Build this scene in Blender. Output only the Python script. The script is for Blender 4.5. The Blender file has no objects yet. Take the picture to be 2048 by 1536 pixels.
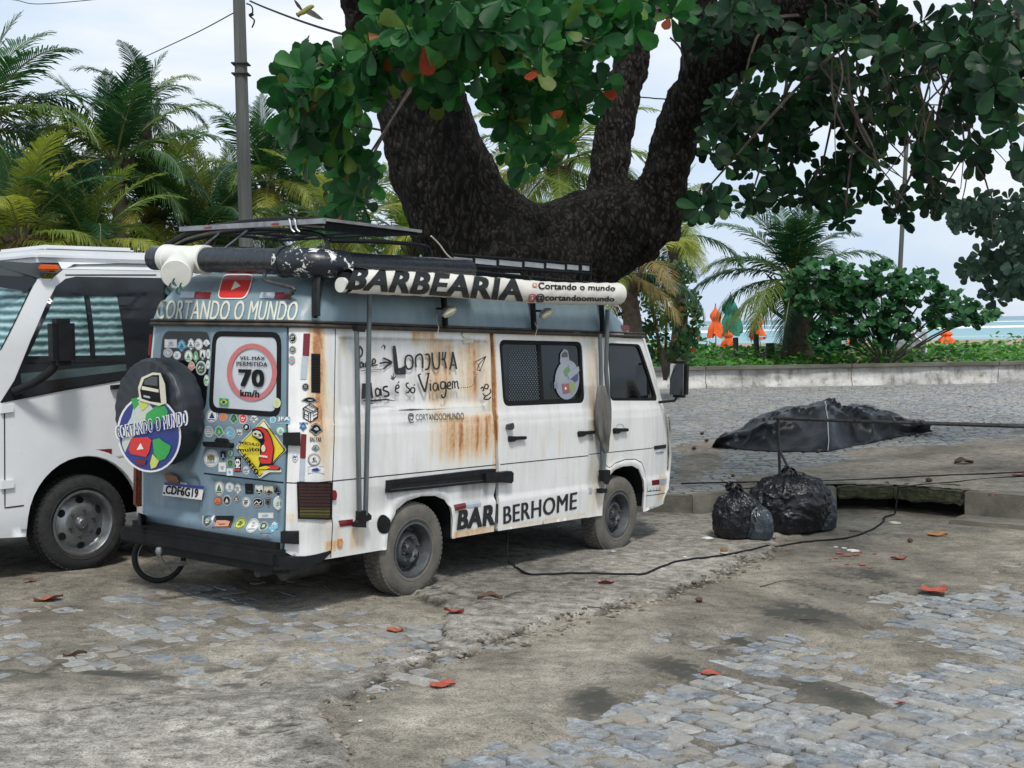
import bpy, bmesh, math, random
import numpy as np
from mathutils import Vector, Matrix, Euler, geometry
random.seed(7); np.random.seed(7)
R=math.radians; PI=math.pi
S=bpy.context.scene; C=S.collection
# ------------------------------------------------------------------ camera
FPX=2598.36
CAMZ=1.92985
M=np.array([[9.99855531e-01,0,1.69975440e-02],[-7.81439469e-04,9.98942652e-01,4.59670276e-02],[-1.69795717e-02,-4.59736694e-02,9.98798336e-01]])
cd=bpy.data.cameras.new('camera'); cam=bpy.data.objects.new('camera',cd); C.objects.link(cam)
cd.sensor_width=36; cd.lens=FPX/2048*36; cd.clip_start=.1; cd.clip_end=20000
cm=Matrix(((M[0,0],M[0,2],-M[0,1],0),(M[1,0],M[1,2],-M[1,1],0),(M[2,0],M[2,2],-M[2,1],CAMZ),(0,0,0,1)))
cam.matrix_world=cm; S.camera=cam
# ------------------------------------------------------------------ sky, sun, exposure
W=bpy.data.worlds.new('World'); S.world=W; W.use_nodes=True
nt=W.node_tree; nt.nodes.clear()
def wn(t,**k):
    n=nt.nodes.new(t)
    for a,b in k.items(): setattr(n,a,b)
    return n
SUN_EL=R(55); SUN_AZ=R(168)      # azimuth clockwise from +Y
sky=wn('ShaderNodeTexSky',sky_type='NISHITA',sun_disc=False,sun_elevation=SUN_EL,sun_rotation=SUN_AZ,dust_density=3.0,air_density=1.0)
bg1=wn('ShaderNodeBackground'); bg1.inputs[1].default_value=.10
nt.links.new(sky.outputs[0],bg1.inputs[0])
tc=wn('ShaderNodeTexCoord'); mp=wn('ShaderNodeMapping'); mp.inputs['Scale'].default_value=(1.0,1.0,3.2)
nt.links.new(tc.outputs['Generated'],mp.inputs[0])
n1=wn('ShaderNodeTexNoise'); n1.inputs['Scale'].default_value=2.3; n1.inputs['Detail'].default_value=6; n1.inputs['Roughness'].default_value=.55; n1.inputs['Distortion'].default_value=.35
nt.links.new(mp.outputs[0],n1.inputs[0])
cr=wn('ShaderNodeValToRGB'); e=cr.color_ramp.elements
e[0].position=.34; e[0].color=(.54,.68,.87,1); e[1].position=.64; e[1].color=(.92,.94,.96,1)
m_=e.new(.50); m_.color=(.70,.79,.90,1)
nt.links.new(n1.outputs[0],cr.inputs[0])
bg2=wn('ShaderNodeBackground'); bg2.inputs[1].default_value=.84
nt.links.new(cr.outputs[0],bg2.inputs[0])
mx=wn('ShaderNodeMixShader'); mx.inputs[0].default_value=.88
nt.links.new(bg1.outputs[0],mx.inputs[1]); nt.links.new(bg2.outputs[0],mx.inputs[2])
wo=wn('ShaderNodeOutputWorld'); nt.links.new(mx.outputs[0],wo.inputs[0])
sd=bpy.data.lights.new('sun','SUN'); sun=bpy.data.objects.new('sun',sd); C.objects.link(sun)
sd.energy=2.0; sd.angle=R(10); sd.color=(1,.955,.89)
sdir=Vector((math.sin(SUN_AZ)*math.cos(SUN_EL),math.cos(SUN_AZ)*math.cos(SUN_EL),math.sin(SUN_EL)))
sun.rotation_euler=sdir.to_track_quat('Z','Y').to_euler(); sun.location=(0,0,30)
S.view_settings.view_transform='Standard'; S.view_settings.look='None'; S.view_settings.exposure=0.46; S.view_settings.gamma=1
S.view_settings.use_curve_mapping=False
# ------------------------------------------------------------------ pixel helpers (photograph pixels, 2048 wide)
def ray(px,py): return M@np.array([(px-1024)/FPX,1,-(py-768)/FPX])
def atY(px,py,Y):
    d=ray(px,py); return Vector((d[0]/d[1]*Y,Y,CAMZ+d[2]/d[1]*Y))
def atZ(px,py,z):
    d=ray(px,py); k=(z-CAMZ)/d[2]; return Vector((d[0]*k,d[1]*k,z))
def topx(x,y,z):
    P=np.stack([np.asarray(x,float),np.asarray(y,float),np.asarray(z,float)-CAMZ],-1)@M
    return 1024+FPX*P[...,0]/P[...,1],768-FPX*P[...,2]/P[...,1]
# ------------------------------------------------------------------ noise (numpy value noise)
_T=np.random.RandomState(3).rand(256,256)
def vn(x,y):
    xi=np.floor(x).astype(int);yi=np.floor(y).astype(int);fx=x-xi;fy=y-yi
    fx=fx*fx*(3-2*fx);fy=fy*fy*(3-2*fy);a=_T[xi&255,yi&255];b=_T[(xi+1)&255,yi&255];c=_T[xi&255,(yi+1)&255];d=_T[(xi+1)&255,(yi+1)&255]
    return (a*(1-fx)+b*fx)*(1-fy)+(c*(1-fx)+d*fx)*fy
def fbm(x,y,o=4,g=.5):
    r=0;a=1;t=0
    for i in range(o): r=r+a*vn(x*2**i+i*17.3,y*2**i+i*9.1);t+=a;a*=g
    return r/t
def sst(a,b,x):
    t=np.clip((np.asarray(x,float)-a)/(b-a),0,1); return t*t*(3-2*t)
def inpoly(P,x,y):
    x=np.asarray(x,float);y=np.asarray(y,float);r=np.zeros(x.shape,bool);n=len(P)
    for i in range(n):
        x1,y1=P[i];x2,y2=P[(i+1)%n]
        if y1==y2: continue
        c=((y1>y)!=(y2>y))&(x<(x2-x1)*(y-y1)/(y2-y1)+x1); r^=c
    return r
def sdpoly(P,x,y):
    x=np.asarray(x,float);y=np.asarray(y,float);d=np.full(x.shape,1e9);n=len(P)
    for i in range(n):
        x1,y1=P[i];x2,y2=P[(i+1)%n];ex,ey=x2-x1,y2-y1
        t=np.clip(((x-x1)*ex+(y-y1)*ey)/(ex*ex+ey*ey+1e-12),0,1)
        d=np.minimum(d,np.hypot(x-x1-t*ex,y-y1-t*ey))
    return np.where(inpoly(P,x,y),-d,d)
# ------------------------------------------------------------------ object helpers
def tag(o,label=None,cat=None,group=None,kind=None):
    if label:o['label']=label
    if cat:o['category']=cat
    if group:o['group']=group
    if kind:o['kind']=kind
    return o
def empty(name,loc=(0,0,0),label=None,cat=None,group=None,rot=None,mat=None):
    o=bpy.data.objects.new(name,None); C.objects.link(o); o.empty_display_size=.1
    if mat is not None: o.matrix_world=mat
    else:
        o.location=loc
        if rot: o.rotation_euler=rot
    return tag(o,label,cat,group)
def link(name,me,parent=None,label=None):
    o=bpy.data.objects.new(name,me); C.objects.link(o)
    if parent: o.parent=parent
    if label:o['label']=label
    return o
def copy_tree(o,parent=None):
    c=o.copy(); C.objects.link(c); c.parent=parent
    for ch in list(o.children): copy_tree(ch,c)
    return c
class MB:
    def __init__(s): s.v=[];s.f=[];s.m=[]
    def add(s,v,f,m=0):
        b=len(s.v); s.v+= [tuple(p) for p in v]; s.f+=[tuple(i+b for i in q) for q in f]; s.m+=[m]*len(f); return b
    def box(s,lo,hi,m=0,bv=0):
        if bv>0:
            bm=bmesh.new(); bmesh.ops.create_cube(bm,size=1)
            for v in bm.verts:
                v.co=Vector([(lo[i]+hi[i])/2+v.co[i]*(hi[i]-lo[i]) for i in range(3)])
            bmesh.ops.bevel(bm,geom=bm.edges[:],offset=bv,segments=2,affect='EDGES')
            bm.verts.index_update()
            s.add([v.co[:] for v in bm.verts],[[v.index for v in f.verts] for f in bm.faces],m); bm.free(); return
        x0,y0,z0=lo;x1,y1,z1=hi
        s.add([(x0,y0,z0),(x1,y0,z0),(x1,y1,z0),(x0,y1,z0),(x0,y0,z1),(x1,y0,z1),(x1,y1,z1),(x0,y1,z1)],[(0,3,2,1),(4,5,6,7),(0,1,5,4),(1,2,6,5),(2,3,7,6),(3,0,4,7)],m)
    def tube(s,path,r,n=8,m=0,caps=True,sx=1,tw=None):
        P=[Vector(p) for p in path]; k=len(P)
        rs=[r]*k if not hasattr(r,'__len__') else list(r)
        t=[(P[min(i+1,k-1)]-P[max(i-1,0)]).normalized() for i in range(k)]
        up=Vector((0,0,1)) if abs(t[0].z)<.9 else Vector((1,0,0))
        a=t[0].cross(up).normalized(); vs=[]
        for i in range(k):
            a=(a-t[i]*a.dot(t[i])); a.normalize(); b=t[i].cross(a)
            for j in range(n):
                w=2*PI*j/n; vs.append(P[i]+(a*math.cos(w)*sx+b*math.sin(w))*rs[i])
        fs=[(i*n+j,i*n+(j+1)%n,(i+1)*n+(j+1)%n,(i+1)*n+j) for i in range(k-1) for j in range(n)]
        if caps: fs+=[tuple(range(n))[::-1],tuple(range((k-1)*n,k*n))]
        s.add(vs,fs,m)
    def lathe(s,prof,axis='y',c=(0,0,0),n=32,m=0,close=False):
        # prof (r,h)
        k=len(prof); vs=[]
        for r_,h in prof:
            for j in range(n):
                w=2*PI*j/n; a,b=r_*math.cos(w),r_*math.sin(w)
                p={'y':(a,h,b),'z':(a,b,h),'x':(h,a,b)}[axis]; vs.append((p[0]+c[0],p[1]+c[1],p[2]+c[2]))
        fs=[(i*n+j,i*n+(j+1)%n,((i+1)%k)*n+(j+1)%n,((i+1)%k)*n+j) for i in range(k if close else k-1) for j in range(n)]
        s.add(vs,fs,m)
    def mesh(s,name,mats,smooth=True,auto=None):
        me=bpy.data.meshes.new(name); me.from_pydata(s.v,[],s.f)
        for q in (mats if isinstance(mats,(list,tuple)) else [mats]): me.materials.append(q)
        me.polygons.foreach_set('material_index',s.m)
        if smooth:
            me.polygons.foreach_set('use_smooth',[True]*len(me.polygons))
            try: me.set_sharp_from_angle(angle=R(auto or 38))
            except Exception: pass
        me.update(); return me
    def build(s,name,mats,parent=None,smooth=True,auto=None,label=None,mat=None):
        o=link(name,s.mesh(name,mats,smooth,auto),parent,label)
        if mat is not None:o.matrix_world=mat
        return o
# ------------------------------------------------------------------ materials
def mk(name):
    m=bpy.data.materials.new(name); m.use_nodes=True; t=m.node_tree; t.nodes.clear()
    o=t.nodes.new('ShaderNodeOutputMaterial'); b=t.nodes.new('ShaderNodeBsdfPrincipled'); t.links.new(b.outputs[0],o.inputs[0])
    return m,t,b,o
def N(t,ty,**k):
    n=t.nodes.new(ty)
    for a,b in k.items():
        if a in('operation','data_type','blend_type','attribute_name','feature','noise_dimensions','voronoi_dimensions','wave_type','interpolation_type','distance'): setattr(n,a,b)
        else: n.inputs[a].default_value=b
    return n
def obj(t,scale=(1,1,1),rot=(0,0,0)):
    c=t.nodes.new('ShaderNodeTexCoord'); mpp=t.nodes.new('ShaderNodeMapping'); mpp.inputs['Scale'].default_value=scale; mpp.inputs['Rotation'].default_value=rot
    t.links.new(c.outputs['Object'],mpp.inputs[0]); return mpp.outputs[0]
def noise(t,vec,scale,detail=4,rough=.55,dist=0):
    n=t.nodes.new('ShaderNodeTexNoise'); n.inputs['Scale'].default_value=scale; n.inputs['Detail'].default_value=detail; n.inputs['Roughness'].default_value=rough; n.inputs['Distortion'].default_value=dist
    t.links.new(vec,n.inputs['Vector']); return n.outputs['Fac']
def ramp(t,fac,stops):
    n=t.nodes.new('ShaderNodeValToRGB'); e=n.color_ramp.elements
    e[0].position=stops[0][0]; e[0].color=col(stops[0][1]); e[1].position=stops[-1][0]; e[1].color=col(stops[-1][1])
    for p,c in stops[1:-1]: q=e.new(p); q.color=col(c)
    t.links.new(fac,n.inputs[0]); return n.outputs[0]
def col(c):
    if not hasattr(c,'__len__'): c=(c,c,c)
    return (c[0],c[1],c[2],1)
def mixc(t,fac,a,b,bt='MIX'):
    n=t.nodes.new('ShaderNodeMix'); n.data_type='RGBA'; n.blend_type=bt
    for i,v in ((0,fac),(6,a),(7,b)):
        if hasattr(v,'node'): t.links.new(v,n.inputs[i])
        elif i==0: n.inputs[0].default_value=v
        else: n.inputs[i].default_value=col(v)
    return n.outputs[2]
def mth(t,op,a,b=0,c=None):
    n=t.nodes.new('ShaderNodeMath'); n.operation=op
    for i,v in enumerate((a,b) if c is None else (a,b,c)):
        if hasattr(v,'node'): t.links.new(v,n.inputs[i])
        else: n.inputs[i].default_value=v
    return n.outputs[0]
def attr(t,name):
    n=t.nodes.new('ShaderNodeAttribute'); n.attribute_name=name; return n.outputs['Fac']
def bump(t,b,h,strength=.3,dist=.01):
    n=t.nodes.new('ShaderNodeBump'); n.inputs['Strength'].default_value=strength; n.inputs['Distance'].default_value=dist
    t.links.new(h,n.inputs['Height']); t.links.new(n.outputs[0],b.inputs['Normal']); return n
def simple(name,c1,c2=None,rough=.6,scale=8,metal=0,bmp=0,bscale=None,lo=.35,hi=.7,spec=.5,stretch=(1,1,1),coat=0,rv=.12):
    m,t,b,o=mk(name); v=obj(t,stretch)
    if c2 is None: c2=tuple(x*.8 for x in (c1 if hasattr(c1,'__len__') else (c1,)*3))
    f=noise(t,v,scale,6,.6)
    t.links.new(ramp(t,f,[(lo,c1),(hi,c2)]),b.inputs['Base Color'])
    rr=ramp(t,noise(t,v,scale*2.3,4),[(.3,max(rough-rv,.02)),(.7,min(rough+rv,1))]); t.links.new(rr,b.inputs['Roughness'])
    b.inputs['Metallic'].default_value=metal; b.inputs['Specular IOR Level'].default_value=spec
    if coat:b.inputs['Coat Weight'].default_value=coat; b.inputs['Coat Roughness'].default_value=.15
    if bmp: bump(t,b,noise(t,v,bscale or scale*4,5,.6),bmp,.01)
    return m
MT={}
MT['black_metal']=simple('black_metal',(.006,.007,.008),(.013,.015,.016),.5,14,bmp=.15,spec=.25)
MT['black_plastic']=simple('black_plastic',(.007,.008,.009),(.014,.015,.016),.55,9,spec=.22)
MT['rubber']=simple('rubber',(.022,.024,.025),(.04,.04,.038),.85,18,bmp=.4,bscale=60,spec=.2)
MT['steel']=simple('steel',(.35,.36,.37),(.2,.2,.2),.38,12,metal=.85)
MT['dark_steel']=simple('dark_steel',(.04,.045,.048),(.10,.095,.09),.55,16,metal=.5,bmp=.3)
MT['grey_pole']=simple('grey_pole',(.13,.16,.17),(.07,.085,.09),.5,22,metal=.3,stretch=(1,1,.15))
MT['aluminium']=simple('aluminium',(.5,.53,.56),(.38,.41,.44),.4,10,metal=.6)
MT['white_pvc']=simple('white_pvc',(.72,.73,.68),(.62,.63,.57),.45,7)
MT['glass_dark']=simple('glass_dark',(.006,.008,.010),(.012,.016,.019),.06,2,spec=.38,rv=.03)
def flat(name,c,rough=.45,var=.12,scale=30):
    return simple(name,c,tuple(x*(1-var) for x in c),rough,scale)
INK=flat('ink_black',(.015,.017,.02)); WHITE=flat('vinyl_white',(.78,.78,.76)); RED=flat('vinyl_red',(.62,.03,.025)); DRED=flat('reflector_red',(.16,.012,.018),.3)
SILV=flat('reflector_silver',(.42,.48,.53),.35); YEL=flat('vinyl_yellow',(.75,.62,.03)); GRN=flat('vinyl_green',(.03,.36,.07)); BLU=flat('vinyl_blue',(.02,.04,.22)); 
CYA=flat('vinyl_cyan',(.18,.48,.62)); ORA=flat('vinyl_orange',(.75,.2,.05)); GRY=flat('vinyl_grey',(.4,.44,.46)); CRM=flat('vinyl_cream',(.70,.68,.52)); BRN=flat('vinyl_brown',(.25,.12,.05)); FRED=flat('faded_red',(.55,.17,.17)); LGR=flat('vinyl_lime',(.55,.62,.12)); PNK=flat('vinyl_salmon',(.6,.3,.2))
DGR=flat('vinyl_dark_grey',(.07,.08,.09))
# ================================================================== GROUND
KERB=[(-30.,44.),(-9.,24.),(-3.,18.6),(.9,14.1),(1.9,13.85),(2.66,14.25),(3.6,14.38),(4.2,14.3),(4.78,13.75),(5.4,13.2),(7.6,11.6),(16.,6.)]
PZ=.05
def kerbside(x,y):   # signed distance: >0 plaza side
    P=[(-60,80)]+KERB+[(16,-5),(60,-5),(60,80)]
    return -sdpoly(P,x,y)
def plane(x,y):
    z=-.0377*(np.asarray(x,float)+1.43)-.0149*(np.asarray(y,float)-9.82)
    return .33*np.tanh(z/.33)
def street0(x,y):
    return plane(x,y)
def pxz(x,y): return topx(x,y,plane(x,y))
ZA=[(735,1540),(760,1495),(900,1440),(1010,1428),(1230,1405),(1320,1345),(1480,1275),(1560,1300),(1700,1300),(1760,1240),(1840,1195),(1940,1180),(2048,1182),(2500,1190),(2500,1900),(600,1900)]
ZG=[(1360,1290),(1500,1345),(1660,1352),(1780,1395),(1700,1440),(1560,1385),(1430,1350),(1340,1320)]
ZG2=[(1140,1400),(1290,1330),(1440,1290),(1560,1250),(1480,1300),(1330,1370),(1180,1430)]
ZB=[(-500,1120),(560,1150),(700,1215),(930,1290),(860,1345),(400,1385),(-500,1370)]
ZC=[(-600,1405),(100,1400),(420,1380),(700,1352),(880,1300),(905,1220),(700,1150),(700,930),(1560,930),(1620,1040),(1530,1110),(1400,1165),(1310,1200),(1190,1228),(1060,1262),(905,1305),(765,1355),(640,1430),(690,1500),(700,1560),(640,1900),(-600,1900)]
ZD=[(1500,1250),(1620,1190),(1740,1165),(1860,1180),(1800,1215),(1700,1240),(1600,1262),(1520,1268)]
ZE=[(-300,1330),(60,1322),(330,1335),(520,1300),(640,1290),(600,1340),(420,1385),(150,1375),(-300,1370)]
def fields(x,y):
    X,Y=pxz(x,y); k=1.0
    # noise in world space that bends the borders
    n1=(fbm(x*2.1,y*2.1,4)-.5); n2=(fbm(x*9+5,y*9,4)-.5); n3=(fbm(x*31,y*31+7,3)-.5)
    dA=sdpoly(ZA,X,Y)+n1*170+n2*60; dB=sdpoly(ZB,X,Y)+n1*160+n2*70; dC=sdpoly(ZC,X,Y)+n1*26+n2*26+n3*9
    dG=np.minimum(sdpoly(ZG,X,Y),sdpoly(ZG2,X,Y))+n1*60+n2*20; dD=sdpoly(ZD,X,Y)+n1*80+n2*18; dE=sdpoly(ZE,X,Y)+n1*110+n2*60
    cov=.016+.012*n1+.008*n2+.002*n3
    a=sst(22,-22,dA)*sst(-30,20,dG); 
    cov=cov*(1-a)+a*(-.0150+.036*n1+.024*n2+np.clip(fbm(x*1.3+9,y*1.3)-.56,0,1)*.18)
    b=sst(40,-40,dB); cov=cov*(1-b)+b*(.0005+.022*n1+.016*n2)
    wd_=2.2+45*sst(760,560,X); c=sst(wd_,-wd_,dC); cov=cov+c*(.022+.010*n2)-.012*np.exp(-(np.clip(dC,0,99)/22)**2)*(1-c)
    # cracks in the patch
    cr=np.abs(vn(x*1.7+3+n2*1.2,y*1.7+n2*1.5)-.5); crack=sst(.016,.004,cr)*c*sst(-260,-20,dC)*sst(.45,.6,vn(x*.9,y*.9+4))
    cov=cov-crack*.010+n3*.0035*c
    # ruts of sand
    sm_=fbm(x*3.1+y*2.2,(y*.61-x*.79)*.8,4); st_=sst(.38,.62,sm_+n3*.5); dk=sst(55,-25,dD)*np.maximum(st_,.35)*.95+sst(45,-30,dE)*.85*sst(-.05,.12,n2+n1*.5)+sst(45,-25,dG)*np.maximum(st_,.3)*.8
    crack=np.clip(crack+np.exp(-((dC-3)/5.)**2)*sst(.42,.6,fbm(x*7,y*7,3))*sst(640,720,X)*(Y>1090)*.9,0,1)
    return cov,c,np.clip(dk,0,1),crack
def kerbdrop(x,y): return 0
def street(x,y):
    return plane(x,y)+fields(x,y)[0]
def gz(px,py):       # point on the street under a pixel
    z=0
    for i in range(6):
        p=atZ(px,py,z); z=float(street(np.array([p.x]),np.array([p.y]))[0])
    return atZ(px,py,z)
# materials
def ground_mat(name,plaza=False):
    m,t,b,o=mk(name); v=obj(t)
    f1=noise(t,v,1.1,7,.62,.4); f2=noise(t,v,9,8,.7,.3); f3=noise(t,v,70,4,.7); f4=noise(t,v,210,2,.6)
    dirt=ramp(t,f1,[(.3,(.19,.168,.132)),(.5,(.282,.256,.208)),(.68,(.385,.35,.29))])
    if plaza: dirt=ramp(t,f1,[(.3,(.25,.21,.16)),(.55,(.345,.295,.232)),(.72,(.41,.36,.29))])
    cem=ramp(t,f2,[(.28,(.20,.187,.158)),(.5,(.305,.286,.25)),(.72,(.43,.41,.37))])
    cc=mixc(t,attr(t,'cem'),dirt,cem)
    g=ramp(t,f2,[(.32,.55),(.52,1.0),(.75,1.25)]); cc=mixc(t,1.0,cc,g,'MULTIPLY')
    g3=ramp(t,f3,[(.36,.55),(.5,1.0),(.72,1.28)]); cc=mixc(t,1,cc,g3,'MULTIPLY'); cc=mixc(t,1,cc,ramp(t,f4,[(.34,.62),(.5,1),(.7,1.3)]),'MULTIPLY'); cc=mixc(t,attr(t,'joint'),cc,(.06,.055,.046))
    g4=ramp(t,noise(t,v,.55,5,.6,.8),[(.36,.60),(.6,1.12)]); cc=mixc(t,1.0,cc,g4,'MULTIPLY')
    # dark damp organic patches and crack fill
    dk=ramp(t,mth(t,'ADD',mth(t,'MULTIPLY',attr(t,'dark'),.9),mth(t,'MULTIPLY',f2,.5)),[(.38,0),(.95,1)])
    cc=mixc(t,dk,cc,(.062,.062,.052)); cc=mixc(t,attr(t,'crack'),cc,(.02,.018,.015))
    # small dark specks (grit, bits of bark)
    vo=N(t,'ShaderNodeTexVoronoi',Scale=38.0); t.links.new(v,vo.inputs['Vector'])
    sp=ramp(t,vo.outputs['Distance'],[(.10,1),(.20,0)]); sp2=mixc(t,1,sp,ramp(t,noise(t,v,4,3),[(.44,0),(.56,1)]),'MULTIPLY')
    cc=mixc(t,sp2,cc,(.035,.03,.024))
    t.links.new(cc,b.inputs['Base Color']); b.inputs['Roughness'].default_value=.92; b.inputs['Specular IOR Level'].default_value=.25
    h=mth(t,'ADD',mth(t,'MULTIPLY',f2,1.2),mth(t,'MULTIPLY',f3,.55)); bump(t,b,h,.75,.014)
    return m
MT['ground']=ground_mat('road_dirt'); MT['plaza_sand']=ground_mat('plaza_sand',True)
def stone_mat():
    m,t,b,o=mk('cobble_granite'); v=obj(t)
    oi=t.nodes.new('ShaderNodeObjectInfo'); r=mth(t,'FRACT',mth(t,'ADD',oi.outputs['Random'],attr(t,'rnd')))
    g=t.nodes.new('ShaderNodeNewGeometry'); f2=noise(t,g.outputs['Position'],16,7,.7,.4); f3=noise(t,g.outputs['Position'],80,3,.7)
    base=ramp(t,r,[(0,(.155,.172,.19)),(.35,(.215,.235,.252)),(.6,(.275,.29,.30)),(.85,(.34,.345,.335)),(1,(.19,.195,.19))])
    c=mixc(t,1,base,ramp(t,f2,[(.3,.42),(.5,1),(.72,1.65)]),'MULTIPLY'); c=mixc(t,.7,c,ramp(t,f3,[(.35,.6),(.65,1.3)]),'MULTIPLY')
    du=ramp(t,noise(t,g.outputs['Position'],4.2,6,.65,.4),[(.46,0),(.62,.85)]); c=mixc(t,du,c,(.29,.262,.215))
    t.links.new(c,b.inputs['Base Color']); b.inputs['Roughness'].default_value=.62; b.inputs['Specular IOR Level'].default_value=.45
    bump(t,b,mth(t,'ADD',f2,mth(t,'MULTIPLY',f3,.4)),.8,.010)
    return m
MT['cobble']=stone_mat()
def grid_mesh(xs,ys,zf,mat,name,keep=None,fl=None):
    X,Y=np.meshgrid(xs,ys); x=X.ravel();y=Y.ravel(); z=zf(x,y)
    nx,ny=len(xs),len(ys); i=np.arange(nx-1)[None,:]+nx*np.arange(ny-1)[:,None]; i=i.ravel()
    F=np.stack([i,i+1,i+nx+1,i+nx],1)
    if keep is not None:
        k=keep(x,y); F=F[k[F].all(1)]
    me=bpy.data.meshes.new(name); me.vertices.add(len(x)); me.vertices.foreach_set('co',np.stack([x,y,z],1).ravel())
    me.loops.add(F.size); me.loops.foreach_set('vertex_index',F.ravel()); me.polygons.add(len(F)); me.polygons.foreach_set('loop_start',np.arange(0,F.size,4)); me.polygons.foreach_set('loop_total',np.full(len(F),4))
    me.update(calc_edges=True); me.polygons.foreach_set('use_smooth',np.ones(len(F),bool)); me.materials.append(mat)
    for nm,vals in (fl(x,y) if fl else {}).items():
        a=me.attributes.new(nm,'FLOAT','POINT'); a.data.foreach_set('value',vals.astype(np.float32))
    return me
def seg(*p):
    r=[]
    for a,b,s in p: r+=list(np.arange(a,b,s))
    return np.array(r+[p[-1][1]])
xs=seg((-30,-8,1.5),(-8,-5,.12),(-5,5.5,.026),(5.5,9,.14),(9,20,1.5)); ys=seg((-6,4.6,.3),(4.6,8.2,.022),(8.2,11.5,.034),(11.5,15.2,.07),(15.2,44,2.0))
def sf(x,y):
    c,a,d,k=fields(x,y); return {'cem':a,'dark':d,'crack':k,'joint':sst(-.003,-.013,c)*.6}
me=grid_mesh(xs,ys,street,MT['ground'],'road',None,sf); road=link('road',me); tag(road,kind='structure')
# ---- cobbles
def cobble_variant(seed):
    rr=random.Random(seed); j=lambda a:rr.uniform(-a,a); c=[(-.5+j(.07),-.5+j(.09)),(.5+j(.07),-.5+j(.09)),(.5+j(.07),.5+j(.09)),(-.5+j(.07),.5+j(.09))]; P=[]
    for i in range(4):
        p=Vector(c[i]);a=Vector(c[i-1]);b=Vector(c[(i+1)%4]); k=rr.uniform(.07,.20); P+=[tuple(p.lerp(a,k)),tuple(p.lerp(b,rr.uniform(.07,.20)))]
    n=8; v=[(x*1.0,y*1.0,-1.0) for x,y in P]+[(x*.985,y*.985,-.10) for x,y in P]+[(x*.93,y*.92,rr.uniform(-.03,.03)) for x,y in P]+[(rr.uniform(-.15,.15),rr.uniform(-.15,.15),rr.uniform(-.04,.05))]
    f=[(i,(i+1)%n,n+(i+1)%n,n+i) for i in range(n)]+[(n+i,n+(i+1)%n,2*n+(i+1)%n,2*n+i) for i in range(n)]+[(2*n+i,2*n+(i+1)%n,3*n) for i in range(n)]
    return v,f
VAR=[cobble_variant(i) for i in range(20)]; VME=[]
for v,f in VAR:
    me=bpy.data.meshes.new('cobble'); me.from_pydata(v,[],f); me.materials.append(MT['cobble']); me.polygons.foreach_set('use_smooth',[True]*len(f)); me.set_sharp_from_angle(angle=R(50)); me.update(); VME.append(me)
def join_variants(name,items,mats,base=None):
    # items: (variant, Matrix4 numpy) -> one mesh with 'rnd'
    V=[];F=[];Rn=[];b=0
    for k,Mx in items:
        v,f=base[k]; v=np.c_[np.array(v),np.ones(len(v))]@Mx.T; V.append(v[:,:3]); F+=[tuple(i+b for i in q) for q in f]; Rn+= [random.random()]*len(v); b+=len(v)
    me=bpy.data.meshes.new(name); me.from_pydata(np.concatenate(V).tolist(),[],F); me.materials.append(mats)
    a=me.attributes.new('rnd','FLOAT','POINT'); a.data.foreach_set('value',np.array(Rn,np.float32)); me.update(); return me
def smat(p,u,s,tilt=(0,0)):
    c,s_=math.cos(u),math.sin(u); Mx=np.eye(4)
    Rz=np.array([[c,-s_,0],[s_,c,0],[0,0,1]]); T=np.array([[1,0,0],[0,1,0],[tilt[0],tilt[1],1]])
    Mx[:3,:3]=T@Rz@np.diag(s); Mx[:3,3]=p; return Mx
U=np.array([.66,-.751]); V_=np.array([.751,.66]); ang=math.atan2(U[1],U[0])
cand=[]
for j in range(-48,96):
    v0=j*.138+4; off=random.random()*.2; u=-9+off
    while u<11:
        L=random.choice([.08,.10,.12,.14,.17,.2,.23]); uc=u+L/2; vc=v0+math.sin(uc*.9+j*.05)*.05+random.uniform(-.016,.016); u+=L+.006
        p=U*uc+V_*vc
        if p[1]<4.4 or p[1]>13.2: continue
        cand.append((p[0],p[1],L-.004,random.uniform(.118,.136)))
cand=np.array(cand); cv,_,_,_=fields(cand[:,0],cand[:,1]); X,Y=pxz(cand[:,0],cand[:,1])
ok=(cv<.006)&(X>-260)&(X<2330)&(Y<1720); cand=cand[ok]; X=X[ok];Y=Y[ok]
inf=(X>-10)&(X<2058)&(Y<1545); order=np.argsort(np.where(inf,cand[:,1],99+cand[:,1]))
rest=[]
for q,i in enumerate(order):
    x,y,L,w=cand[i]; z=float(plane(x,y))+random.uniform(-.008,.006); tl=(-.0377+random.uniform(-.035,.035),-.0149+random.uniform(-.035,.035)); k=random.randrange(20)
    Mx=smat((x,y,z),ang+random.uniform(-.08,.08)+(PI if random.random()<.5 else 0),(L,w,.055),tl)
    if q<300:
        o=link('cobblestone',VME[k],road); o.matrix_world=Matrix(Mx.tolist())
    else: rest.append((k,Mx))
o=link('cobblestones',join_variants('cobblestones',rest,MT['cobble'],VAR),road); o['kind']='stuff'
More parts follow.
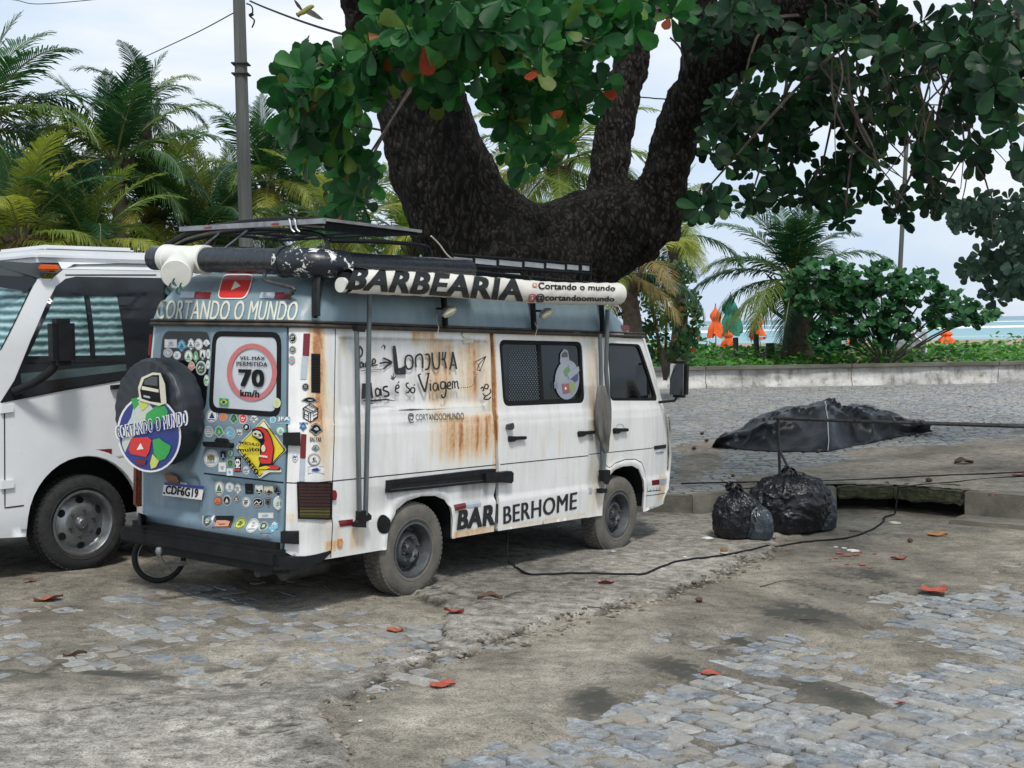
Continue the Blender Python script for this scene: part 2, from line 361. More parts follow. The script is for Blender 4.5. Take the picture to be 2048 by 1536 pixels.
# rubble along the broken edge of the patch
def rock_variant(seed):
    rr=random.Random(seed); bm=bmesh.new(); bmesh.ops.create_icosphere(bm,subdivisions=1,radius=1)
    for v in bm.verts: v.co=Vector((v.co.x*rr.uniform(.6,1.2),v.co.y*rr.uniform(.6,1.2),v.co.z*rr.uniform(.3,.7)))
    bm.verts.index_update(); r=([v.co[:] for v in bm.verts],[[v.index for v in f.verts] for f in bm.faces]); bm.free(); return r
RV=[rock_variant(i) for i in range(12)]
items=[]
tries=0
while len(items)<850 and tries<90000:
    tries+=400; xx=np.random.uniform(-3,5,400);yy=np.random.uniform(4.8,12,400); X,Y=pxz(xx,yy); d=sdpoly(ZC,X,Y)+(fbm(xx*2.1,yy*2.1,4)-.5)*26+(fbm(xx*9+5,yy*9,4)-.5)*26
    for a,b_,dd,py_ in zip(xx,yy,d,Y):
        xx_=topx(a,b_,float(plane(a,b_)))[0]
        if -4<dd<26*random.random()**1.5+2 and 640<xx_<1540 and py_>np.interp(xx_,[640,760,905,1060,1190,1310,1400,1530],[1400,1330,1280,1240,1205,1180,1145,1100])-22:
            s=random.choice([.005,.006,.008,.01,.012,.018,.028]); z=float(street(np.array([a]),np.array([b_]))[0])
            items.append((random.randrange(12),smat((a,b_,z+s*.15),random.random()*6,(s,s*random.uniform(.6,1),s*.7))))
for i in range(1500):
    a=random.uniform(-4,5);b_=random.uniform(4.9,13); s=random.choice([.003,.004,.005,.006,.009]); z=float(street(np.array([a]),np.array([b_]))[0])
    items.append((random.randrange(12),smat((a,b_,z+s*.2),random.random()*6,(s,s,s*.7))))
mr,t,b,o_=mk('rubble'); r=attr(t,'rnd'); c_=ramp(t,r,[(0,(.06,.05,.04)),(.4,(.16,.13,.10)),(1,(.33,.29,.24))]); t.links.new(c_,b.inputs['Base Color']); b.inputs['Roughness'].default_value=.9; MT['rubble']=mr
o=link('rubble',join_variants('rubble',items,mr,RV)); tag(o,'loose grit and crumbled bits along the broken edge of the road patch','rubble',kind='stuff')
# ---- plaza
def plaza_z(x,y):
    X,Y=topx(x,y,np.full(np.shape(x),PZ)); n1=fbm(x*1.1,y*1.1,4)-.5; n2=fbm(x*6,y*6,3)-.5
    P=[(1390,1010),(1500,960),(1640,925),(1800,893),(2048,878),(2600,860),(2600,1100),(1390,1100)]
    d=sdpoly(P,X,Y)+n1*60; a=sst(12,-12,d)
    P2=[(1360,900),(1440,885),(1440,930),(1370,950)]; a2=sst(20,-20,sdpoly(P2,X,Y)+n1*60)
    a=np.maximum(a,a2)
    return PZ-.010+.020*n1+.008*n2+a*(.034+.02*n1)
def pfl(x,y): z=np.zeros_like(x); return {'cem':z+.25,'dark':sst(.1,.3,fbm(x*.5,y*.5+8)-.5)*.35,'crack':z}
xs=seg((-40,-6,3),(-6,0,.6),(0,12,.075),(12,26,.6),(26,60,6)); ys=seg((-4,11,.5),(11,17,.06),(17,24,.1),(24,40,.25))
me=grid_mesh(xs,ys,plaza_z,MT['plaza_sand'],'plaza',lambda x,y:kerbside(x,y)>.06,pfl); plaza=link('plaza',me); tag(plaza,kind='structure')
BOX=([(-.5,-.5,-1),(.5,-.5,-1),(.5,.5,-1),(-.5,.5,-1),(-.44,-.42,0),(.45,-.44,.0),(.43,.43,.02),(-.45,.42,.01)],[(0,1,5,4),(1,2,6,5),(2,3,7,6),(3,0,4,7),(4,5,6,7)])
pc=[]
j=0;y=11.2
while y<37.6:
    w=.145; x=-2.5+random.random()*.2; hi=min(22,y*.62)
    while x<hi:
        L=random.choice([.17,.2,.24,.27]); pc.append((x+L/2,y+math.sin((x+L/2)*.8+y*.3)*.10+random.uniform(-.01,.01),L-.02,w-.022)); x+=L
    y+=w
pc=np.array(pc); cz=plaza_z(pc[:,0],pc[:,1]); ok=(cz<PZ+.008)&(kerbside(pc[:,0],pc[:,1])>.22); pc=pc[ok]
order=np.argsort(pc[:,1]); rest=[]
BM2=bpy.data.meshes.new('paving_stone'); BM2.from_pydata(BOX[0],[],BOX[1]); BM2.materials.append(MT['cobble'])
Xp,Yp=topx(pc[:,0],pc[:,1],np.full(len(pc),PZ)); nd=0
for i in order:
    x,y,L,w=pc[i]; Mx=smat((x,y,PZ+random.uniform(-.004,.004)),random.uniform(-.06,.06)-.03,(L,w,.05),(random.uniform(-.03,.03),random.uniform(-.03,.03)))
    if nd<300 and 1350<Xp[i]<2050: o=link('paving_stone',BM2,plaza); o.matrix_world=Matrix(Mx.tolist()); nd+=1
    else: rest.append((0,Mx))
o=link('paving_stones',join_variants('paving_stones',rest,MT['cobble'],[BOX]),plaza); o['kind']='stuff'
# ---- kerb
MT['kerb']=simple('kerb_concrete',(.235,.215,.175),(.12,.115,.09),.9,5,bmp=.6,bscale=35)
MT['moss']=simple('mossy_concrete',(.085,.09,.045),(.02,.02,.016),.95,14,bmp=1,bscale=40)
MT['cavity']=flat('drain_dark',(.012,.012,.012),.9)
kr=bpy.data.objects.new('kerb',None); C.objects.link(kr); tag(kr,kind='structure')
def block(A,B,wd,zb,zt,mat,name,parent,rough=.0,inset=0,bv=.015):
    A=Vector((A[0],A[1],0));B=Vector((B[0],B[1],0)); d=(B-A); L=d.length; d.normalize(); n_=Vector((-d.y,d.x,0))
    mb=MB(); bm=bmesh.new(); bmesh.ops.create_cube(bm,size=1)
    for v in bm.verts:
        p=A+d*((v.co.x+.5)*L)+n_*(inset+(v.co.y+.5)*wd); v.co=Vector((p.x,p.y,zt if v.co.z>0 else zb))
    bmesh.ops.bevel(bm,geom=bm.edges[:],offset=bv,segments=2,affect='EDGES')
    if rough:
        bmesh.ops.subdivide_edges(bm,edges=[e for e in bm.edges if e.calc_length()>.05],cuts=9,use_grid_fill=True)
        for v in bm.verts:
            h=float(fbm(np.array([v.co.x*12+v.co.z*23]),np.array([v.co.y*12+v.co.z*17]))[0]-.5)*rough; v.co+=Vector((h*.5,-h,h))
    me=bpy.data.meshes.new(name); bm.to_mesh(me); bm.free(); me.materials.append(mat); return link(name,me,parent)
for i in range(len(KERB)-1):
    a=Vector(KERB[i]);b_=Vector(KERB[i+1]); L=(b_-a).length; seg_=a.lerp(b_,.5)
    if i==6 or i==7: continue
    n_=max(1,round(L/1.0)) if i>1 and i<10 else 1
    for k in range(n_):
        p=a.lerp(b_,k/n_+.004/L);q=a.lerp(b_,(k+1)/n_-.004/L)
        zz=float(plane((p.x+q.x)/2,(p.y+q.y)/2))
        block(p,q,.14 if i<8 else .34,zz-.25,PZ+random.uniform(.004,.014)+(.01 if i>=8 else 0),MT['kerb'],'kerb_stone',kr,rough=.008 if 2<i<9 else 0)
# storm drain with its broken mossy slab
a=KERB[6];b_=KERB[7];c_=KERB[8]
block((a[0],a[1]),(b_[0],b_[1]),.5,PZ-.12,PZ+.014,MT['moss'],'drain_slab',kr,rough=.07,inset=-.03)
block((b_[0],b_[1]),(c_[0],c_[1]),.5,PZ-.12,PZ+.014,MT['moss'],'drain_slab',kr,rough=.08,inset=-.03)
mb=MB()
for A,B in ((a,b_),(b_,c_)):
    mb.v and None
    d=(Vector(B)-Vector(A)); n_=Vector((-d.y,d.x)).normalized()*.4
    P=[(A[0]+n_.x,A[1]+n_.y),(B[0]+n_.x,B[1]+n_.y)]
    mb.add([(P[0][0],P[0][1],-.7),(P[1][0],P[1][1],-.7),(P[1][0],P[1][1],PZ-.05),(P[0][0],P[0][1],PZ-.05)],[(0,1,2,3)])
mb.build('drain_cavity',MT['cavity'],kr,False)
# the lower concrete step in front of the right kerb
s0=atZ(1897,1040,-.17); s1=atZ(2200,1062,-.17)
block((s0.x,s0.y),(s1.x,s1.y),.45,-.5,-.17,MT['kerb'],'kerb_step',kr,rough=.012)
# ---- low wall behind the plaza
MT['wall']=None
m,t,b,o=mk('old_whitewash'); v=obj(t); f=noise(t,v,2.2,8,.68,.5); f2=noise(t,obj(t,(1,1,.25)),5,6,.7)
c1=ramp(t,f,[(.30,(.20,.185,.155)),(.42,(.42,.41,.385)),(.6,(.56,.56,.55))]); c1=mixc(t,ramp(t,f2,[(.52,0),(.66,.8)]),c1,(.20,.185,.16)); t.links.new(c1,b.inputs['Base Color']); b.inputs['Roughness'].default_value=.9; bump(t,b,noise(t,v,8,6,.7),.7,.05); MT['wall']=m
MT['cap']=simple('wall_cap',(.16,.155,.13),(.07,.07,.055),.9,1.2,bmp=.4)
wl=empty('low_wall',(0,0,0),'long low weathered whitewashed wall with dark coping behind the plaza','wall')
WA=atZ(1344,777,PZ); WB=atZ(2048,765,PZ); d=(WB-WA).normalized(); A=WA-d*45; Lw=90
nn=Vector((-d.y,d.x,0)); x=0
while x<Lw:
    L=random.uniform(3.2,4.6); p=A+d*x; q=A+d*(min(x+L,Lw)-.02)
    bm=bmesh.new(); nX=26; nZ=8; H=.50; vs=[]
    for a_ in range(nX+1):
        for c_ in range(nZ+1):
            pt=p.lerp(q,a_/nX); h=c_/nZ; bu=float(fbm(np.array([pt.x*1.6]),np.array([h*2.5+pt.x*.3]),4)[0]-.5)*.16*(1-h**3); e_=.12*(1-sst(.15,.5,h)) ; pp=pt-nn*(bu+e_*float(vn(np.array([pt.x*1.1]),np.array([.5]))[0]>.45)); vs.append(bm.verts.new((pp.x,pp.y,PZ-.05+h*(H+.05))))
    for a_ in range(nX):
        for c_ in range(nZ): bm.faces.new((vs[a_*(nZ+1)+c_],vs[(a_+1)*(nZ+1)+c_],vs[(a_+1)*(nZ+1)+c_+1],vs[a_*(nZ+1)+c_+1])).smooth=True
    me=bpy.data.meshes.new('wall_panel'); bm.to_mesh(me); bm.free(); me.materials.append(MT['wall']); link('wall_panel',me,wl)
    block((p.x,p.y),(q.x,q.y),.50,PZ+.5,PZ+.60,MT['cap'],'coping_slab',wl,inset=-.12,bv=.012)
    x+=L
block((A.x,A.y),((A+d*Lw).x,(A+d*Lw).y),.3,PZ-.1,PZ+.5,MT['wall'],'wall_core',wl,inset=.03)
WALLD=d; WALLN=nn
# ---- dune, beach, sea
def dune_z(x,y):
    # s = distance behind the wall
    s=(np.asarray(x)-WA.x)*nn.x+(np.asarray(y)-WA.y)*nn.y
    z=.50+.38*sst(0,10,s)+.12*(fbm(np.asarray(x)*.35,np.asarray(y)*.35)-.5)*sst(0,2,s)
    return np.where(s<.3,z-.0, z)-2.6*sst(22,60,s)-2.5*sst(60,120,s)
MT['sand']=simple('beach_sand',(.36,.29,.20),(.26,.205,.14),.95,.6,bmp=.5,bscale=6)
xs=seg((-60,-2,2.5),(-2,30,.4),(30,110,4)); ys=seg((33,75,.5),(75,220,6))
me=grid_mesh(xs,ys,dune_z,MT['sand'],'beach',lambda x,y:((x-WA.x)*nn.x+(y-WA.y)*nn.y)>.18); o=link('beach',me); tag(o,kind='structure')
m,t,b,o=mk('sea_water'); v=obj(t,(1,.22,1)); f=noise(t,obj(t,(.4,2.5,1)),.12,6,.6,.6); fo=noise(t,obj(t,(.25,3.2,1)),.025,6,.62,.8)
g=t.nodes.new('ShaderNodeNewGeometry'); sp=t.nodes.new('ShaderNodeSeparateXYZ'); t.links.new(g.outputs['Position'],sp.inputs[0])
deep=ramp(t,mth(t,'DIVIDE',sp.outputs['Y'],3000),[(.02,(.30,.42,.42)),(.10,(.10,.30,.34)),(.35,(.045,.17,.23)),(1,(.03,.12,.18))])
cc=mixc(t,ramp(t,f,[(.35,0),(.7,.4)]),deep,(.22,.42,.46)); foam=ramp(t,fo,[(.60,0),(.66,1)]); cc=mixc(t,foam,cc,(.75,.8,.8))
t.links.new(cc,b.inputs['Base Color']); b.inputs['Roughness'].default_value=.35; bump(t,b,noise(t,obj(t,(1,2,1)),.6,5),.5,.3); MT['sea']=m
mb=MB(); mb.add([(-9000,70,-2.2),(9000,70,-2.2),(9000,14000,-2.2),(-9000,14000,-2.2)],[(0,1,2,3)]); o=mb.build('sea',m,None,False); tag(o,kind='structure')
# surf line on the reef
mb=MB(); 
for (yd,w,x0,x1) in ((430,9,-60,420),(470,7,60,600),(900,16,0,900)):
    xx=np.linspace(x0,x1,120); vv=[];ff=[]
    for i,a_ in enumerate(xx):
        ww=w*max(0,float(fbm(np.array([a_*.03+yd]),np.array([1.]))[0])-.33)*2.2; c_=yd+float(fbm(np.array([a_*.01]),np.array([yd*1.]))[0])*40
        vv+=[(a_,c_-ww,-2.15),(a_,c_+ww*.3,-1.75),(a_,c_+ww,-2.15)]
    for i in range(len(xx)-1): ff+=[(3*i,3*i+3,3*i+4,3*i+1),(3*i+1,3*i+4,3*i+5,3*i+2)]
    mb.add(vv,ff)
o=mb.build('surf',flat('sea_foam',(.8,.82,.82),.8)); tag(o,'white surf breaking on the reef out at sea','surf',kind='stuff')
# the wide earth under everything, out to the horizon on land
mb=MB(); mb.add([(-9000,-9000,-1.2),(9000,-9000,-1.2),(9000,62,-1.2),(-9000,62,-1.2)],[(0,1,2,3)]); o=mb.build('land',MT['sand'],None,False); tag(o,kind='structure')
# ================================================================== VAN
_rx,_ry,_rz=3.53272595e-02,-1.21259285e-02,9.18800072e-01; VT=np.array([-1.40643116e+00,9.90079323e+00,-1.50035628e+00])
def _rot():
    cx,sx,cy,sy,cz,sz=math.cos(_rx),math.sin(_rx),math.cos(_ry),math.sin(_ry),math.cos(_rz),math.sin(_rz)
    return np.array([[cz,-sz,0],[sz,cz,0],[0,0,1]])@np.array([[cy,0,sy],[0,1,0],[-sy,0,cy]])@np.array([[1,0,0],[0,cx,-sx],[0,sx,cx]])
VR=_rot(); WR=M@VR; WT=M@VT+np.array([0,0,CAMZ])
van_m=Matrix([list(WR[i])+[WT[i]] for i in range(3)]+[[0,0,0,1]])
van=empty('camper_van',mat=van_m,label='rusty white high-roof van covered in stickers, roof rack and spare wheel',cat='van')
VO=-VR.T@VT
def vd(px,py): return VR.T@np.array([(px-1024)/FPX,1,-(py-768)/FPX])
def vplane(px,py,ax,val):
    d=vd(px,py); k=(val-VO[ax])/d[ax]; return Vector(VO+k*d)
# body outline tables
Zt=[.25,.40,.60,.90,1.21,1.25,1.32,1.75,1.94,1.9401,2.02,2.15,2.24,2.30,2.34,2.37]
Wt=[.865,.870,.882,.885,.885,.875,.868,.842,.828,.835,.828,.80,.765,.70,.58,.38]
Xt=[-1.15,-1.15,-1.15,-1.15,-1.14,-1.135,-1.13,-1.11,-1.10,-1.115,-1.08,-.99,-.91,-.80,-.66,-.45]
def Wz(z): return float(np.interp(z,Zt,Wt))
def Xr(z): return float(np.interp(z,Zt,Xt))
CR=.20
def wsh(q): return 1-float(sst(-.95,-.35,q))
def nosew(x): return .13*max(0,(x-3.05)/.75)**2 if x>3.05 else 0
def emb(q,z):   # inward recess, metres
    e=0
    def rr(q0,q1,z0,z1,dp,s=.018):
        dx=max(q0-q,q-q1);dz=max(z0-z,z-z1); r_=.05
        ddx=dx+r_;ddz=dz+r_; d=math.hypot(max(ddx,0),max(ddz,0))+min(max(ddx,ddz),0)-r_
        return dp*float(sst(s,-s,d))
    if q>-.9:
        e+=rr(-.78,.83,1.365,1.84,.013)
        e+=-.008*math.exp(-((z-1.265)/.018)**2) + (.010*float(sst(.64,.615,z)) if z<.7 else 0)*-1
        if q<2.3: e+=.006*math.exp(-((z-1.895)/.008)**2)
        # wheel arch lips
        for cx_,hw,top in ((.055,.355,.72),(2.785,.345,.765)):
            dx=abs(q-cx_); dd=(dx/hw)**3.2+(max(z-.33,0)/(top-.33))**3.2
            dd=dd**(1/3.2); e+=-.016*math.exp(-((dd-1.06)/.055)**2) if z>.33 else 0
    elif q<-1.2:
        if q>-2.0:
            e+=rr(-1.94,-1.25,.575,.865,.022,.02)
        elif q>-2.7: e+=rr(-2.66,-2.06,.575,.865,.022,.02)
        e+=-.010*math.exp(-((z-.53)/.03)**2)-.008*math.exp(-((z-1.24)/.03)**2)+.006*math.exp(-((z-1.895)/.008)**2)
    else:
        e+=-.006*math.exp(-((z-1.25)/.02)**2)
    return e
QC=-1.264-.68
def surf(q,z,off=0):
    mir=1
    if q<QC: q=2*QC-q; mir=-1
    e=emb(q if mir==1 else 2*QC-q,z) - off
    w=Wz(z); xr=Xr(z); 
    if q>=-.95:
        x=q+(xr+1.15)*wsh(q); p=(x,-(w-nosew(x)-e),z)
    elif q>-.95-CR*PI/2:
        th=(-.95-q)/CR; x=xr+CR-math.sin(th)*(CR-e); y=-(w-CR+math.cos(th)*(CR-e)); p=(x,y,z)
    else:
        d=(-.95-CR*PI/2-q); tot=.68; y=-(w-CR)*(1-d/tot); p=(xr+e,y,z)
    return Vector((p[0],p[1]*mir,p[2]))
def sdb(p):
    w=Wz(p[2])-nosew(p[0]); xr=Xr(p[2]); dx=(xr+CR)-p[0]; dy=abs(p[1])-(w-CR)
    return math.hypot(max(dx,0),max(dy,0))+min(max(dx,dy),0)-CR
def hit(px,py,off=.004):
    d=vd(px,py); o=VO; a=5.0; b=None; k=7.0
    # march
    prev=k
    while k<15:
        if sdb(o+d*k)<0: b=k; break
        prev=k; k+=.04
    if b is None: return vplane(px,py,1,-.88)
    lo,hi=prev,b
    for i in range(18):
        m_=(lo+hi)/2
        if sdb(o+d*m_)<0: hi=m_
        else: lo=m_
    p=o+d*hi; h=.002
    n=Vector((sdb(p+[h,0,0])-sdb(p-[h,0,0]),sdb(p+[0,h,0])-sdb(p-[0,h,0]),sdb(p+[0,0,h])-sdb(p-[0,0,h])))
    n.normalize(); p=Vector(p)
    if p[2]<1.94:
        q=p[0] if p[0]>Xr(p[2])+CR else (-1.264-(.68+p[1]) if p[0]<Xr(p[2])+.03 else -1.15)
        p=p-n*emb(q,p[2])
    return p+n*off
# ---- decals drawn in the coordinates of an enlarged crop, laid on a surface
class Decal:
    def __init__(s,ox,oy,k,fn=hit,base=.004): s.ox,s.oy,s.k,s.fn,s.base=ox,oy,k,fn,base; s.mb=MB(); s.mats=[]; s.n=0
    def mi(s,m):
        if m not in s.mats: s.mats.append(m)
        return s.mats.index(m)
    def P(s,u,v,off): return s.fn(s.ox+u/s.k,s.oy+v/s.k,off)
    def lay(s): s.n+=1; return s.base+s.n*.0009
    def poly(s,m,pts,off=None):
        off=off or s.lay(); vs=[s.P(u,v,off) for u,v in pts]
        tri=geometry.tessellate_polygon([[Vector((u,v,0)) for u,v in pts]])
        fs=[]
        for t_ in tri:
            a,b,c=[Vector((pts[i][0],pts[i][1])) for i in t_]
            fs.append(t_ if (b-a).cross(c-a)<0 else t_[::-1])
        s.mb.add(vs,fs,s.mi(m)); return s
    def ell(s,m,cx,cy,rx,ry,n=18,a0=0,a1=2*PI,off=None): 
        return s.poly(m,[(cx+rx*math.cos(a0+(a1-a0)*i/n),cy+ry*math.sin(a0+(a1-a0)*i/n)) for i in range(n+(0 if abs(a1-a0-2*PI)<1e-6 else 1))],off)
    def line(s,m,pts,w,off=None,closed=False):
        off=off or s.lay(); w=w if hasattr(w,'__len__') else [w]*len(pts)
        if closed: pts=list(pts)+[pts[0]]; w=list(w)+[w[0]]
        mi=s.mi(m); L=[];Rr=[]
        n=len(pts)
        for i in range(n):
            a=Vector(pts[max(i-1,0)]);b=Vector(pts[min(i+1,n-1)]); 
            if closed and i in(0,n-1): a=Vector(pts[n-2]);b=Vector(pts[1])
            d=(b-a); d=d.normalized() if d.length>0 else Vector((1,0)); nn_=Vector((-d.y,d.x))*w[i]*.5; p=Vector(pts[i]); L.append(p+nn_); Rr.append(p-nn_)
        vs=[s.P(p.x,p.y,off) for p in L]+[s.P(p.x,p.y,off) for p in Rr]
        s.mb.add(vs,[(i,i+1,n+i+1,n+i) for i in range(n-1)],mi); return s
    def curve(s,m,pts,w,sub=5,closed=False,off=None):
        P=[Vector(p) for p in pts]; out=[]; n=len(P); W_=[] ; ws=w if hasattr(w,'__len__') else [w]*n
        rng=range(n if closed else n-1)
        for i in rng:
            p0=P[(i-1)%n] if closed or i>0 else P[0]; p1=P[i];p2=P[(i+1)%n];p3=P[(i+2)%n] if closed or i+2<n else P[-1]
            for k in range(sub):
                t=k/sub; out.append(.5*((2*p1)+(p2-p0)*t+(2*p0-5*p1+4*p2-p3)*t*t+(3*p1-p0-3*p2+p3)*t**3)); W_.append(ws[i]*(1-t)+ws[(i+1)%n]*t)
        if not closed: out.append(P[-1]); W_.append(ws[-1])
        return s.line(m,[(p.x,p.y) for p in out],W_,off,closed)
    def text(s,m,txt,quad,bold=.02,cuts=0,off=None):
        # quad: four crop points tl,tr,br,bl that the text's box is stretched over
        off=off or s.lay(); me=text_mesh(txt,bold,cuts); V=np.array([v.co[:2] for v in me.vertices]); lo=V.min(0)-[bold,bold*.5];hi=V.max(0)+[bold,bold*.5]
        sh=[(0,0)] if bold<=.012 else ([(-bold,0),(bold,0),(0,0)] if 'M' in txt else [(-bold,-bold*.5),(-bold,bold*.5),(bold,bold*.5),(bold,-bold*.5),(0,0)])
        for k_,(sx_,sy_) in enumerate(sh):
            vs=[]
            for x,y in V:
                a=(x+sx_-lo[0])/(hi[0]-lo[0]);b=(y+sy_-lo[1])/(hi[1]-lo[1])
                t0=Vector(quad[0]).lerp(Vector(quad[1]),a);t1=Vector(quad[3]).lerp(Vector(quad[2]),a);p=t1.lerp(t0,b); vs.append(s.P(p.x,p.y,off+k_*.00012))
            s.mb.add(vs,[tuple(f.vertices) for f in me.polygons],s.mi(m))
        return s
    def done(s,name,parent,label=None): return s.mb.build(name,s.mats,parent,False,label=label)
_tc={}
def text_mesh(txt,bold=.02,cuts=0):
    k=(txt,bold,cuts)
    if k in _tc: return _tc[k]
    c=bpy.data.curves.new('lettering','FONT'); c.body=txt; c.size=1; c.offset=0 if 'M' in txt else min(bold,.01); c.resolution_u=3; c.space_character=1.0+bold*2.2
    o=bpy.data.objects.new('lettering',c); C.objects.link(o); dg=bpy.context.evaluated_depsgraph_get(); me=bpy.data.meshes.new_from_object(o.evaluated_get(dg))
    bpy.data.objects.remove(o); bpy.data.curves.remove(c)
    if cuts:
        bm=bmesh.new(); bm.from_mesh(me); 
        for i in range(1,cuts): bmesh.ops.bisect_plane(bm,geom=bm.verts[:]+bm.edges[:]+bm.faces[:],plane_co=(0,-.02+.76*i/cuts,0),plane_no=(0,1,0))
        bm.to_mesh(me); bm.free()
    _tc[k]=me; return me
# ---- paint
RUST=[ # q0,q1,z0,z1,strength,soft
(-1.06,-.93,1.15,1.94,1.0,.03),(-1.0,-.90,.95,1.7,.75,.05),(-.93,-.86,.55,1.5,.5,.03),(-.90,-.80,1.05,1.45,.55,.04),(-.78,-.70,1.7,1.93,.35,.03),
(-.02,.24,1.80,1.92,1.0,.03),(.10,.40,1.30,1.86,.68,.06),(.30,.86,1.32,1.83,.78,.07),(.60,.86,1.76,1.86,.7,.03),(.30,.88,.92,1.30,.95,.06),(.12,.34,.92,1.34,.62,.05),(.34,.72,1.02,1.3,.85,.05),
(.885,.935,.85,1.94,1.25,.012),(.80,.94,1.2,1.93,.45,.05),(2.20,2.44,.95,1.94,.42,.05),(2.24,2.34,1.2,1.92,.7,.04),(2.2,2.5,.35,.9,.35,.05),
(-.95,-.72,.36,.60,.28,.06),(-.68,-.52,.38,.56,.6,.03),(-.90,-.80,.40,.50,1.0,.02),(3.42,3.62,.36,.66,.85,.03),(3.50,3.58,.45,1.2,.35,.02),(1.1,2.2,1.86,1.93,.5,.02),(.42,.96,.34,.43,.75,.02),(1.0,2.2,.36,.42,.5,.015),(1.52,1.57,.9,1.09,.45,.012),(1.74,1.78,.9,1.13,.4,.012),(-.3,.9,.36,.40,.5,.01),(2.5,2.62,.5,1.1,.3,.03),
(-1.19,-1.06,.62,.70,.5,.02)]
DIRT=[(-.40,.4,.64,.80,.75,.07),(.5,.85,.60,.80,.75,.05),(-.4,.9,.77,.80,.4,.01),(-.55,-.32,.66,.84,.35,.04),(2.17,2.5,.55,1.2,.5,.05),(2.1,2.5,1.2,1.5,.4,.05),(-1.2,-.75,.36,.66,.35,.1),(-.8,.85,1.83,1.86,.8,.012),(-.3,.8,1.335,1.352,.6,.008),(1.0,2.2,.39,.5,.25,.05),(-1.05,-.9,.5,.62,.4,.03)]
def boxsum(B,q,z):
    q=np.asarray(q);z=np.asarray(z);r=np.zeros(q.shape)
    for a,b,c,d,s_,w in B: r=np.maximum(r,s_*sst(a-w,a+w,q)*sst(b+w,b-w,q)*sst(c-w*1.5,c+w*3,z)*sst(d+.012,d-.012,z))
    return r
def paint(name,base,base2,rustfree=False,rgh=.38):
    m,t,b,o=mk(name); v=obj(t); vs=obj(t,(14,14,.9)); f=noise(t,v,2.2,6,.6); f2=noise(t,vs,1.0,6,.65,.3); f3=noise(t,v,26,5,.7)
    c=ramp(t,f,[(.3,base),(.7,base2)])
    gr=ramp(t,noise(t,obj(t,(9,9,1.1)),1.3,6,.7),[(.42,0),(.72,.38)]); c=mixc(t,gr,c,tuple(x*.55 for x in (base[0],base[1]*.97,base[2]*.85)))
    rf=mth(t,'MULTIPLY',attr(t,'rust'),mth(t,'ADD',mth(t,'MULTIPLY',f2,2.1),-.42)); 
    rf=mth(t,'MULTIPLY',rf,mth(t,'ADD',mth(t,'MULTIPLY',f3,.7),.65))
    st=ramp(t,rf,[(.06,0),(.45,.62),(.8,.95)]); rc=ramp(t,mth(t,'ADD',rf,mth(t,'MULTIPLY',f3,.25)),[(.18,(.76,.68,.48)),(.48,(.68,.50,.25)),(.80,(.60,.31,.10)),(1.15,(.34,.13,.04))])
    c=mixc(t,st,c,rc)
    df=mth(t,'MULTIPLY',attr(t,'dirt'),mth(t,'ADD',mth(t,'MULTIPLY',f2,1.3),mth(t,'MULTIPLY',f3,.35))); c=mixc(t,ramp(t,df,[(.15,0),(.9,.85)]),c,(.07,.075,.075))
    sp=ramp(t,noise(t,v,48,3,.6),[(.70,0),(.74,1)]); c=mixc(t,mth(t,'MULTIPLY',sp,.45),c,(.16,.12,.08))
    t.links.new(c,b.inputs['Base Color']); b.inputs['Roughness'].default_value=rgh
    rr=ramp(t,f3,[(.3,rgh-.1),(.7,rgh+.2)]); t.links.new(rr,b.inputs['Roughness'])
    b.inputs['Coat Weight'].default_value=.12; b.inputs['Coat Roughness'].default_value=.25
    bump(t,b,noise(t,v,5,3),.12,.02); return m
MT['van_white']=paint('aged_white_paint',(.80,.805,.80),(.72,.73,.72)); MT['van_blue']=paint('faded_blue_paint',(.155,.235,.295),(.20,.285,.345),rgh=.42); MT['roof_blue']=paint('roof_fibreglass',(.165,.245,.29),(.21,.29,.33),rgh=.45)
MT['seal']=simple('black_seal',(.010,.011,.012),(.012,.013,.014),.7,8,spec=.15)
def densify(P,st,closed=True):
    out=[];n=len(P)
    for i in range(n if closed else n-1):
        a=P[i];b=P[(i+1)%n];L=math.hypot(b[0]-a[0],b[1]-a[1]);k=max(1,int(round(L/st)))
        for j in range(k): out.append((a[0]+(b[0]-a[0])*j/k,a[1]+(b[1]-a[1])*j/k))
    if not closed: out.append(P[-1])
    return out
def rrect(x0,x1,z0,z1,r,n=5):
    P=[]
    for cx,cz,a in ((x1-r,z1-r,0),(x0+r,z1-r,90),(x0+r,z0+r,180),(x1-r,z0+r,270)):
        for i in range(n+1): w=R(a+90*i/n); P.append((cx+r*math.cos(w),cz+r*math.sin(w)))
    return P
def roundpoly(P,r,n=4):
    out=[];k=len(P)
    for i in range(k):
        p0=Vector(P[i-1]);p=Vector(P[i]);p1=Vector(P[(i+1)%k]); a=(p0-p);b=(p1-p); rr_=min(r,a.length*.45,b.length*.45); a=p+a.normalized()*rr_; b=p+b.normalized()*rr_
        for j in range(n+1):
            t=j/n; q=a*(1-t)**2+p*2*t*(1-t)+b*t*t; out.append((q.x,q.y))
    return out
